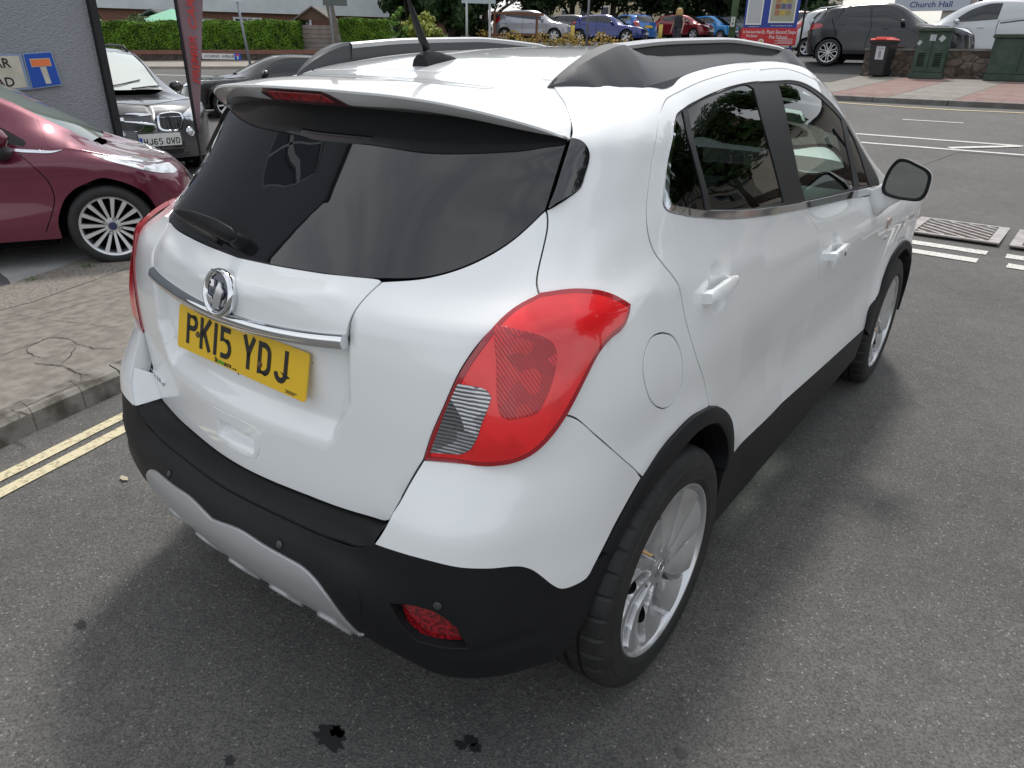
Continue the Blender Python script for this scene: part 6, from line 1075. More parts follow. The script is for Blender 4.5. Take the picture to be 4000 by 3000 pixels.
blo = [(-.150, .020), (-.125, .034), (.088, .034), (.112, .026), (.152, -.002), (.0, -.003), (-.115, -.003)]
class Ext:
    def __call__(s, a, v):
        v = np.asarray(v, float); P = FSF(a, np.clip(v, 0, .04)); d = FSF(a, 0*v+.001)-FSF(a, 0*v); return P+(d/.001)*np.minimum(v, 0)[:, None]
    normal = Surf.normal
bl = panel('brake_light', Ext(), [[blo[0], blo[1]], [blo[1], blo[2]], [blo[2], blo[3]], [blo[3], blo[4]], [blo[4], blo[5], blo[6]], [blo[6], blo[0]]], mat('dark_red_gloss', (.05, .003, .006), .1, coat=1), CAR, off=.0025, gap=0, h=.02, depth=.008, rad=.001)
panel('brake_light_lens', Ext(), [[(-.118, .027), (.088, .026)], [(.088, .026), (.112, .006)], [(.112, .006), (-.105, .005)], [(-.105, .005), (-.118, .027)]], mat('led_red', (.42, .012, .014), .2, coat=1, noise=(70, (.22, .004, .006), .45, .55)), bl, off=.0034, gap=0, h=.008, depth=.002, rad=.0008)
# --- aerial
mb = MB(); P0 = Vector((0, .745, 0)); zt = lambda y: float(T([0], [y])[0][2])
sec = [(.742, .030, .000), (.746, .030, .030), (.765, .026, .036), (.785, .022, .034), (.82, .018, .026), (.86, .012, .014), (.895, .004, .002)]
V = []; 
for y, hw, hh in sec:
    z0 = zt(y)-.003
    V += [(-hw, y, z0), (-hw*.8, y, z0+hh*.6), (-hw*.35, y, z0+hh), (hw*.35, y, z0+hh), (hw*.8, y, z0+hh*.6), (hw, y, z0)]
F = [(r*6+k, r*6+k+1, (r+1)*6+k+1, (r+1)*6+k) for r in range(len(sec)-1) for k in range(5)]+[(0, 1, 2, 3, 4, 5)[::-1]]
aer = mesh_obj('aerial_base', V, [f[::-1] for f in F], BLACKP, CAR, auto=40)
mb = MB(); mb.tube([(0, .772, 1.605), (0, .755, 1.63), (0, .733, 1.672), (0, .722, 1.695), (0, .717, 1.704), (0, .70, 1.735), (0, .66, 1.81), (0, .635, 1.86)], [.0125, .0105, .0085, .0075, .0045, .0040, .0036, .003], 14); mb.build('aerial_mast', BLACKP, aer, smooth=True)
# --- roof rails
def rail(sg):
    R0 = [(.690,.452,.458,0),(.715,.452,.485,.012),(.76,.455,.535,.028),(.82,.460,.575,.044),(.88,.463,.597,.054),(.92,.466,.602,.055),(.96,.468,.603,.040),(1.02,.472,.601,.024),(1.12,.478,.594,.014),(1.3,.485,.580,.011),(1.5,.490,.569,.011),(1.75,.496,.562,.011),(1.9,.500,.566,.013),(1.98,.502,.572,.022),(2.03,.504,.577,.040),(2.08,.507,.580,.040),(2.16,.512,.578,.022),(2.26,.522,.570,.006),(2.30,.535,.56,.0)]
    q = lambda y, k: np.interp(y, [r[0] for r in R0], [r[k] for r in R0])
    ys = np.concatenate([np.arange(.69, 1.15, .012), np.arange(1.15, 1.95, .05), np.arange(1.95, 2.31, .012)]); rows = []
    Bg = [(.558,.771,1.524),(.583,.789,1.518),(.595,.844,1.522),(.602,.949,1.536),(.593,1.101,1.552),(.579,1.279,1.569),(.568,1.476,1.581),(.562,1.691,1.587),(.566,1.909,1.588),(.583,2.076,1.572),(.58,2.3,1.54)]
    for y in ys:
        xi, xo, h = q(y, 1), q(y, 2), q(y, 3); zi = float(T([min(xi, .53)], [y])[0][2]); z0 = np.interp(y, [b[1] for b in Bg], [b[2] for b in Bg]); w_ = float(np.clip((xo-.50)/.06, 0, 1)); zo = zi*(1-w_)+z0*w_-.004*(1-w_)
        top = zi+h; xm = xi+(xo-xi)*.38
        rows.append([(sg*xi, y, zi-.006), (sg*(xi+.002), y, zi+h*.85), (sg*(xi+.008), y, top), (sg*xm, y, top-.002), (sg*(xm+(xo-xm)*.35), y, top*.72+zo*.28), (sg*(xm+(xo-xm)*.75), y, top*.22+zo*.78+.004), (sg*(xo-.002), y, zo+.002), (sg*(xo+.004), y, zo-.012)])
    m = 8; V = [p for r in rows for p in r]; n = len(rows); F = [(r*m+k, r*m+k+1, (r+1)*m+k+1, (r+1)*m+k) for r in range(n-1) for k in range(m-1)]
    if sg > 0: F = [f[::-1] for f in F]
    F += [tuple(range(m)), tuple(range((n-1)*m, n*m))[::-1]]
    b = mesh_obj('roof_rail', V, F, mat('rail_plastic', (.055, .057, .062), .45, bump=(700, .2, .0003)), CAR, auto=17)
    # inner wall of the rail with a satin strip along its top
    bar = [(.915, .466, .053), (1.0, .471, .052), (1.2, .478, .052), (1.5, .485, .050), (1.8, .493, .047), (1.98, .499, .044), (2.06, .504, .038)]
    V = []; V2 = []; n = 40
    for y in np.linspace(.915, 2.06, n):
        xi = np.interp(y, [r[0] for r in bar], [r[1] for r in bar]); hh = np.interp(y, [r[0] for r in bar], [r[2] for r in bar]); z0 = float(T([xi], [y])[0][2]); z = z0+hh
        V += [(sg*(xi-.002), y, z0), (sg*(xi-.003), y, z-.016), (sg*(xi+.024), y, z-.017), (sg*(xi+.026), y, z0)]
        V2 += [(sg*(xi-.006), y, z-.016), (sg*(xi-.005), y, z-.004), (sg*(xi+.002), y, z+.001), (sg*(xi+.024), y, z), (sg*(xi+.030), y, z-.005), (sg*(xi+.030), y, z-.013), (sg*(xi+.024), y, z-.016)]
    F = [(r*4+k, r*4+k+1, (r+1)*4+k+1, (r+1)*4+k) for r in range(n-1) for k in range(3)]; o = mesh_obj('rail_wall', V, F, MATS['rail_plastic'], b, auto=35); fixn(o)
    m = 7; F = [(r*m+k, r*m+(k+1) % m, (r+1)*m+(k+1) % m, (r+1)*m+k) for r in range(n-1) for k in range(m)]; o = mesh_obj('rail_bar', V2, F, mat('satin_silver', (.60, .61, .62), .3, metal=.6, coat=.4), b, auto=35); fixn(o)
rail(1); rail(-1)
# --- number plate, strip, badge
M = frame((0, .098, .9516), (1, 0, 0), (0, math.sin(.2385), math.cos(.2385)))
def rrect(hw, hh, r, n=5):
    return [(sx*(hw-r)+r*math.cos(math.radians(a0+90*i/n)), sy*(hh-r)+r*math.sin(math.radians(a0+90*i/n))) for sx, sy, a0 in ((1,1,0),(-1,1,90),(-1,-1,180),(1,-1,270)) for i in range(n+1)]
mb = MB(); mb.prism(rrect(.26, .0555, .008), -.004, 0, M); pl = mb.build('number_plate', YELLOW, CAR)
M2 = M @ Matrix.Translation((-.0135, .003, .0005)); put_text('registration', 'PK15 YDJ', M2, .079, INK, pl, .0006)
font_text('dealer_name', 'St', M @ Matrix.Translation((-.083, -.047, .0004)), .017, INK, pl, bold=.0004)
font_text('dealer_name', 'one', M @ Matrix.Translation((-.063, -.047, .0004)), .017, mat('green_ink', (.02, .35, .03), .4), pl, bold=.0004)
font_text('dealer_name', 'acre', M @ Matrix.Translation((-.034, -.047, .0004)), .017, INK, pl, bold=.0004)
font_text('plate_maker', '·co·uk', M @ Matrix.Translation((-.006, -.050, .0004)), .007, INK, pl)
mb = MB()
for i in range(3): mb.box(.190+.004*(i % 2), .232-.005*i, -.0455-i*.0028, -.0440-i*.0028, .0001, .0005, M)
mb.build('maker_line', INK, pl)
for x in (-.168, .092): mb = MB(); mb.revolve([(0, .004), (.006, .0035), (.008, .001), (.008, -.003)], 16, M @ Matrix.Translation((x, -.004 if x < 0 else -.012, 0)) @ Matrix.Rotation(-math.pi/2, 4, 'Y')); mb.build('plate_screw', mat('screw_brown', (.12, .07, .03), .4), pl, auto=40)
# chrome strip: lofted blade over the plate
sx = np.linspace(-.378, .378, 61); V = []
for x in sx:
    a = abs(x); hgt = .034; s_ = x; pt = B([s_], [.740-.0])[0]; n = B.normal([s_], [.74])[0]; y = pt[1]; z = 1.036+.028*(a/.384)**2
    V += [(x, y+.008, z+.015), (x, y-.003, z+.014), (x, y-.008, z+.009), (x, y-.012, z-.003), (x, y-.008, z-.015), (x, y+.010, z-.019)]
F = [(r*6+k, r*6+k+1, (r+1)*6+k+1, (r+1)*6+k) for r in range(60) for k in range(5)]+[(0, 1, 2, 3, 4, 5), tuple(range(366-6, 366))[::-1]]
mesh_obj('chrome_strip', V, [f[::-1] for f in F], CHROME, CAR, auto=50)
bc = Vector((0, .072, 1.098)); Mb = frame(bc, (1, 0, 0), (0, .28, .96)); RX = Matrix.Rotation(-math.pi/2, 4, 'Y')
mb = MB(); mb.revolve([(.038, -.025), (.053, -.025), (.0555, -.004), (.053, .004), (.048, .0055), (.044, .003), (.042, -.002)], 56, Mb @ RX); bd = mb.build('badge', CHROME, CAR, smooth=True)
mb = MB(); mb.revolve([(0, -.003), (.044, -.003)], 40, Mb @ RX); mb.build('badge_disc', mat('badge_dark', (.02, .03, .06), .15, metal=.6, coat=1), bd)
# griffin-like crest: raised head, beak, neck, wing and a flag
gr = [[(-.008,-.038),(.014,-.036),(.020,-.020),(.022,-.004),(.026,.004),(.024,.010),(.017,.012),(.016,.020),(.008,.026),(.003,.018),(-.001,.012),(-.004,.002),(-.009,-.010),(-.012,-.024)], [(-.030,.012),(-.012,.010),(-.013,.026),(-.028,.026),(-.022,.018)], [(-.038,-.008),(-.016,-.014),(-.010,-.026),(-.022,-.032),(-.034,-.022)], [(.026,-.014),(.038,-.006),(.034,-.022),(.024,-.030)]]
mb = MB()
for g in gr:
    mb.prism(g, -.002, .004, Mb)
mb.build('badge_crest', CHROME, bd, bevel=.0012)
font_text('badge_letters', 'V A U X H A L L', Mb @ Matrix.Translation((0, .047, .0052)), .0072, mat('engraved', (.05, .05, .06), .4), bd)
# model lettering low on the tailgate's left edge
Mt = at(B, -.472, .46, .001); o = font_text('model_lettering', 'MOKKA', Mt, .026, CHROME, CAR, bold=.0006, thick=.002, align='CENTER', sx=1.15)
# --- rear wiper
def surfp(s, v, h): p = B([s], [v])[0]+B.normal([s], [v])[0]*h; return tuple(p)
mb = MB(); mb.revolve([(0, .034), (.014, .032), (.018, .022), (.019, -.01)], 24, at(B, -.008, .915, 0) @ RX); wi = mb.build('wiper', BLACKP, CAR, auto=40)
mb = MB(); mb.tube([surfp(.006, .912, .024), surfp(-.016, .917, .036), surfp(-.07, .922, .042), surfp(-.14, .926, .036), surfp(-.22, .930, .028), surfp(-.31, .930, .018), surfp(-.375, .928, .010)], [.008, .019, .021, .020, .016, .010, .003], 14, flat=.45); mb.build('wiper_arm', BLACKP, wi, smooth=True)
mb = MB(); mb.tube([surfp(-.10, .905, .008), surfp(-.20, .913, .010), surfp(-.30, .918, .008), surfp(-.37, .921, .006)], [.005, .006, .005, .003], 8); mb.build('wiper_blade', RUBBER, wi, smooth=True)
# --- door handles
def handle(s0, v0, sg, keyhole, parent):
    M = at(B, s0*sg, v0, .0); 
    if sg < 0: M = M @ Matrix.Diagonal((-1, 1, 1, 1))
    V = []; xs = np.linspace(-.088, .088, 30); m = 10
    for x in xs:
        e = 1-(abs(x)/.088)**6; w = .0165*(.8+.2*e)*(1.0 if x < .03 else 1-.30*(x-.03)/.058); h = .020+.008*(1-(x/.088)**2); h0 = .006 if abs(x) < .06 else -.012; tl = .10*x
        for k in range(m):
            c = 2*math.pi*k/m; cy, cz = math.cos(c), math.sin(c); sq = lambda q: math.copysign(abs(q)**.38, q)
            V.append(M @ Vector((x, tl*.6+w*sq(cy), (h+h0)/2+(h-h0)/2*sq(cz))))
    n = 30; F = [(r*m+k, (r+1)*m+k, (r+1)*m+(k+1) % m, r*m+(k+1) % m) for r in range(n-1) for k in range(m)]+[tuple(range(m)), tuple(range((n-1)*m, n*m))[::-1]]
    if sg > 0: F = [f[::-1] for f in F]
    F = [f[::-1] for f in F] if sg > 0 else [f[::-1] for f in F]
    o = mesh_obj('door_handle', V, F, PAINT, parent, auto=50)
    bm = bmesh.new(); bm.from_mesh(o.data); bmesh.ops.recalc_face_normals(bm, faces=bm.faces); bm.to_mesh(o.data); bm.free()
    if keyhole and sg > 0:
        mb = MB(); mb.revolve([(0, .001), (.006, .001), (.008, .0025), (.0095, 0)], 16, M @ Matrix.Translation((-.048, 0, .038)) @ RX); mb.build('keyhole', mat('lock_grey', (.2, .2, .2), .3, metal=.8), o, auto=40)
for sg, a, b in ((1, rd[0], fd[0]), (-1, rd[1], fd[1])):
    handle(DD['h_r'][0][0], DD['h_r'][0][1], sg, False, a); handle(DD['h_f'][0][0], DD['h_f'][0][1], sg, True, b)
# --- wing mirrors
def mirror(sg):
    # outline of the housing seen from behind, in (x, z) at y = 2.60
    o = [(.842,1.118),(.846,1.165),(.860,1.210),(.880,1.236),(.905,1.238),(.950,1.222),(.990,1.204),(1.008,1.185),(1.012,1.140),(1.006,1.100),(.990,1.082),(.940,1.078),(.885,1.084),(.853,1.096)]
    q = cr_smooth(o+o[:1], .012)[:-1]; q = np.array(q); c = q.mean(0); n = len(q); rows = []
    for dy, k in ((.004, .86), (0.0, .93), (-.002, .99), (.006, 1.02), (.03, 1.03), (.07, .98), (.11, .82), (.135, .55), (.145, .12)):
        p = c+(q-c)*k; rows.append(np.stack([sg*p[:, 0], 2.60+dy+.10*(p[:, 0]-.92), p[:, 1]-dy*.1], 1))
    def mk(name, rr, m, par, cap=False):
        V = np.concatenate(rr); F = [(r*n+k, r*n+(k+1) % n, (r+1)*n+(k+1) % n, (r+1)*n+k) for r in range(len(rr)-1) for k in range(n)]
        if cap: F.append(tuple(range(n)))
        ob = mesh_obj(name, V, F, m, par, smooth=True); bm = bmesh.new(); bm.from_mesh(ob.data); bmesh.ops.recalc_face_normals(bm, faces=bm.faces); bm.to_mesh(ob.data); bm.free(); return ob
    house = mk('wing_mirror', rows[3:], PAINT, CAR); mk('mirror_rim', rows[:4], BLACKP, house)
    p = c+(q-c)*.87; V = np.stack([sg*p[:, 0], 2.606+.10*(p[:, 0]-.92), p[:, 1]], 1); V = np.concatenate([V, V*[1, 1, 1]+[0, .004, 0]])
    mesh_obj('mirror_glass', V, [tuple(range(n)) if sg < 0 else tuple(range(n))[::-1], tuple(range(n, 2*n))], mat('mirror_silver', (.42, .46, .45), .02, metal=1), house, smooth=False)
    mb = MB(); mb.tube([(sg*.800, 2.66, 1.035), (sg*.845, 2.655, 1.075), (sg*.90, 2.65, 1.12)], [.062, .05, .05], 16, flat=.42, up=(0, 0, 1)); ob = mb.build('mirror_arm', PAINT, house, smooth=True)
mirror(1); mirror(-1)
# --- side badge and repeater on the front wing
panel('indicator_repeater', B, [[(3.185, .665), (3.255, .668), (3.235, .635)], [(3.235, .635), (3.195, .622), (3.185, .665)]], mat('orange_clear', (.55, .40, .32), .12, metal=.4, coat=1), CAR, off=.006, gap=0, h=.01, depth=.006, rad=.002, disp=d_side)
font_text('wing_badge', '4x4', at(B, 3.24, .575, -.004), .026, CHROME, CAR, bold=.0005, thick=.002)
# --- interior
SEAT = mat('dark_seat_cloth', (.025, .025, .028), .85, bump=(300, .3, .001)); DASH = mat('grey_dashboard', (.05, .052, .055), .6)
for x in (.36, -.36):
    mb = MB(); mb.box(x-.24, x+.24, 1.68, 2.2, .42, .60); mb.box(x-.23, x+.23, 1.52, 1.66, .58, 1.17, ty=.02, tx=.03); s_ = mb.build('front_seat', SEAT, CAR, bevel=.04)
    mb = MB(); mb.box(x-.13, x+.13, 1.50, 1.60, 1.20, 1.36, tx=.02, ty=.01); mb.build('headrest', SEAT, s_, bevel=.03)
mb = MB(); mb.box(-.62, .62, .80, 1.35, .45, .66); mb.box(-.62, .62, .72, .90, .62, 1.12, ty=.03); mb.build('rear_seat', SEAT, CAR, bevel=.04)
mb = MB(); mb.box(-.68, .68, 2.62, 3.30, .55, 1.0, ty=.05); mb.build('dashboard', DASH, CAR, bevel=.05)
Ms = frame((.36, 2.42, .98), (1, 0, 0), (0, .38, .92)); mb = MB(); mb.tube([(.19*math.cos(a*math.pi/18), .19*math.sin(a*math.pi/18), 0) for a in range(37)], .016, 10, caps=False); st = mb.build('steering_wheel', DASH, CAR, smooth=True, M=Ms)
mb = MB(); mb.box(-.17, .17, -.03, .03, -.02, .01, Ms); mb.box(-.03, .03, -.17, .02, -.02, .01, Ms); mb.box(-.07, .07, -.06, .05, -.03, .03, Ms); mb.build('wheel_spokes', DASH, st, bevel=.01)
mb = MB(); mb.box(-.74, -.70, 1.0, 3.0, .42, 1.05); mb.box(.70, .74, 1.0, 3.0, .42, 1.05); mb.build('door_lining', SEAT, CAR)
panel('tax_disc', T, [[(.26, 2.93), (.36, 2.93)], [(.36, 2.93), (.36, 3.03)], [(.36, 3.03), (.26, 3.03)], [(.26, 3.03), (.26, 2.93)]], mat('paper', (.7, .7, .72), .6), CAR, off=-.012, gap=0, skirt=False)
# ------------------------------------------------------------------ wheels
def make_wheel_meshes():
    n = 288; prof = [(.248,-.098),(.256,-.106),(.270,-.112),(.290,-.115),(.315,-.110),(.332,-.098),(.340,-.085),(.343,-.065),(.344,-.049),(.335,-.047),(.335,-.039),(.344,-.037),(.3445,-.008),(.335,-.006),(.335,.006),(.3445,.008),(.344,.037),(.335,.039),(.335,.047),(.344,.049),(.3435,.058),(.343,.070),(.341,.082),(.336,.093),(.330,.100),(.324,.1045),(.315,.108),(.305,.1105),(.303,.1125),(.290,.1135),(.268,.112),(.262,.1135),(.258,.1120),(.2505,.108),(.2478,.104),(.2478,.09)]
    V = []; m = len(prof)
    for k in range(n):
        c = 2*math.pi*k/n
        for i, (r, x) in enumerate(prof):
            rr = r
            if k % 8 == 0 and (19 < i < 25 or 4 < i < 8): rr = r-.005
            if k % 8 == 4 and i in (16, 15, 12, 11): rr = r-.003
            V.append((x, rr*math.cos(c), rr*math.sin(c)))
    F = [(k*m+i, k*m+i+1, ((k+1) % n)*m+i+1, ((k+1) % n)*m+i) for k in range(n) for i in range(m-1)]
    return V, F
def rim_mesh():
    # polar relief: five pairs of swept blades with narrow slots between them
    nr, na = 48, 400; per = na//5; rs = np.concatenate([np.linspace(.030, .226, nr-3), [.231, .236, .2385]]); V = []; F = []
    def hw(t): return .050*math.sin(math.pi*(t-.22)/.64)**.7+.004 if .22 < t < .86 else .004
    for i, r in enumerate(rs):
        t = (r-.03)/(.226-.03); e = hw(t)
        for k in range(na):
            up = (k % per)/per; side = up > .5; uu = 1-up if side else up
            u_ = uu/.1*e if uu < .1 else e+(uu-.1)/.4*(.5-e)
            u = 1-u_ if side else u_; th = 2*math.pi*((k//per)+u)/5+.28*t*t; q = (u*2) % 1.0
            base = .086+.006*t-.010*math.sin(math.pi*t)
            ev = min(1, max(0, (t-.06)*4)); dq = min(q, 1-q); ed = .16-.08*t; mk = min(1, max(0, (dq-ed*.45)/(ed*.55))); mk = mk*mk*(3-2*mk)
            rec = .050*ev*(1-max(0, (t-.80)/.20)**2*.75)
            x = base-(1-mk)*rec+ev*.020*(.5-q)*(1-.4*t)*mk+ev*.006*math.sin(math.pi*q)
            if t < .13: x = .084
            if i >= nr-3: x = .086+.007*(i-(nr-3))
            V.append((x, r*math.cos(th), r*math.sin(th)))
    for i in range(nr-1):
        t = (rs[i]-.03)/(.196); t2 = (rs[i+1]-.03)/.196
        for k in range(na):
            up = ((k+.5) % per)/per; uu = min(up, 1-up)
            if uu < .1 and t > .22 and t2 < .86: continue
            F.append((i*na+k, i*na+(k+1) % na, (i+1)*na+(k+1) % na, (i+1)*na+k))
    b = len(V)
    prof = [(.2385,.100),(.242,.1055),(.2455,.1065),(.2478,.104),(.2478,.098),(.236,.090),(.226,.080),(.218,.05),(.205,.0),(.205,-.09)]; m = len(prof); n = 120
    for k in range(n):
        c = 2*math.pi*k/n
        for r, x in prof: V.append((x, r*math.cos(c), r*math.sin(c)))
    F += [(b+k*m+i, b+k*m+i+1, b+((k+1) % n)*m+i+1, b+((k+1) % n)*m+i) for k in range(n) for i in range(m-1)]
    return V, F
wv, wf = make_wheel_meshes(); rv, rf = rim_mesh()
def wheel(x, y, spin, sg, steer=0):
    w = empty('wheel', (x, y, ZW)); w.parent = CAR; w.rotation_euler = (spin, 0, (0 if sg > 0 else math.pi)+steer)
    return w
w0 = wheel(.77, YW, .35, 1)
ty = mesh_obj('tyre', wv, wf, RUBBER, w0, auto=16); fixn(ty); rm = mesh_obj('rim', rv, rf, ALLOY, w0, auto=32)
mb = MB(); mb.revolve([(.0, .088), (.024, .087), (.029, .084), (.031, .076)], 32); hub = mb.build('hub_cap', mat('hub_silver', (.5, .51, .52), .25, metal=.8), w0, auto=40)
mb = MB(); mb.revolve([(.017, .0882), (.018, .0896), (.0205, .0896), (.0215, .0880)], 28); mb.prism([(-.006,-.013),(.006,-.012),(.009,0),(.006,.010),(0,.013),(-.003,.004)], .0875, .0895, Matrix(((0,0,1,0),(1,0,0,0),(0,1,0,0),(0,0,0,1)))); mb.build('hub_badge', CHROME, w0, auto=40)
for k in range(5):
    mb = MB(); c = 2*math.pi*(k+.5)/5+.2; mb.revolve([(.0, .078), (.008, .078), (.0085, .081), (.0125, .0815), (.0150, .0835), (.0165, .0835), (.018, .080)], 18, Matrix.Translation((0, .055*math.cos(c), .055*math.sin(c)))); mb.build('wheel_nut', mat('nut_grey', (.28, .28, .29), .35, metal=.8), w0, auto=40)

mb = MB(); mb.revolve([(0, -.02), (.20, -.02)], 40); mb.revolve([(.07, .004), (.15, .004)], 40); mb.build('brake_disc', mat('brake_dark', (.03, .03, .032), .5, metal=.5), w0)
mb = MB(); mb.tube([(.085, .205*math.cos(2.0), .205*math.sin(2.0)), (.115, .190*math.cos(2.0), .190*math.sin(2.0))], [.006, .005], 10); mb.build('valve_cap', mat('brass', (.45, .28, .12), .4, metal=.6), w0)
for (x, y, spin, sg) in ((.77, YF, 1.1, 1), (-.77, YW, .8, -1), (-.77, YF, 2.0, -1)):
    w1 = wheel(x, y, spin, sg)
    for ch in w0.children: c = ch.copy(); COL.objects.link(c); c.parent = w1

# ================================================================== other cars: the same kit, stretched, coloured and detailed
D2 = {k: [tuple(p) for p in v] for k, v in DATA2.items()}
GLASSD = mat('dark_car_glass', (.015, .018, .019), .02, spec=.7); GLASSL = mat('reflecting_car_glass', (.20, .23, .22), .04, spec=.8)
HEADL = mat('headlamp_lens', (.66, .68, .70), .10, metal=.6, coat=1, noise=(14, (.36, .37, .38), .5, .6)); WHITEPL = mat('white_plate', (.75, .75, .72), .4)
ALU = mat('bright_alloy', (.66, .67, .68), .3, metal=.6, coat=.5); DARKTRIM = mat('dark_trim', (.02, .02, .022), .5); ORANGEL = mat('amber', (.6, .2, .03), .2, coat=1)
class WHF:
    """roof / bonnet height field under the same warp"""
    def __init__(s, w): s.w = w
    def __call__(s, x, y): return s.w.pt(T(x, y))
    normal = Surf.normal
def wheel_kind(kind, R, rr, W):
    """tyre + rim meshes, axle along local X, outer face at +X"""
    mb = MB(); a, b = R, rr; mb.revolve([(b,-W),(b+.02,-W-.008),(R-.03,-W-.006),(R-.004,-W+.02),(R,0),(R-.004,W-.02),(R-.016,W-.004),(R-.03,W+.006),(b+.02,W+.008),(b+.001,W),(b,W-.02)], 56); ty = mb
    r = MB(); r.revolve([(b,W-.0),(b-.006,W-.004),(b-.016,W-.012),(b-.02,W-.05),(b-.02,-W)], 56); r.revolve([(0, W-.022), (.055, W-.024), (.062, W-.03), (.062, W-.06)], 24)
    n = {'multi': 15, 'five': 5, 'ten': 10, 'seven': 7, 'y': 7, 'star': 5}[kind]
    for k in range(n):
        c = 2*math.pi*k/n; M = Matrix.Rotation(c, 4, 'X')
        if kind == 'multi':
            r.add([M @ Vector(p) for p in [(W-.026,-.008,.05),(W-.026,.008,.05),(W-.008,.016,b-.012),(W-.008,-.016,b-.012),(W-.045,-.009,.05),(W-.045,.009,.05),(W-.05,.018,b-.012),(W-.05,-.018,b-.012)]], [(0,1,2,3),(0,3,7,4),(1,5,6,2)])
        elif kind == 'y':
            for sg in (-1, 1):
                P = [(0, .06), (.020*sg, .11), (.075*sg, b-.07), (.040*sg, b-.012)]
                for (y0, z0), (y1, z1) in zip(P[:-1], P[1:]): r.prism([(y0-.013, z0), (y0+.013, z0), (y1+.013, z1), (y1-.013, z1)], W-.035, W-.012, M @ Matrix(((0,0,1,0),(1,0,0,0),(0,1,0,0),(0,0,0,1))))
        elif kind == 'star':
            r.prism([(-.05,.04),(.05,.04),(.075,b-.05),(.035,b-.012),(.0,b-.08),(-.035,b-.012),(-.075,b-.05)], W-.035, W-.012, M @ Matrix(((0,0,1,0),(1,0,0,0),(0,1,0,0),(0,0,0,1))))
        else:
            w = {'five': .034, 'ten': .016, 'seven': .022}[kind]; w2 = w*(1.5 if kind != 'ten' else 1.2)
            r.add([M @ Vector(p) for p in [(W-.024,-w,.045),(W-.024,w,.045),(W-.010,w2,b-.012),(W-.010,-w2,b-.012),(W-.045,-w,.045),(W-.045,w,.045),(W-.045,w2,b-.012),(W-.045,-w2,b-.012)]], [(0,1,2,3),(0,3,7,4),(1,5,6,2)])
    d = MB(); d.revolve([(0, -.01), (b-.025, -.01)], 32)
    return ty, r, d
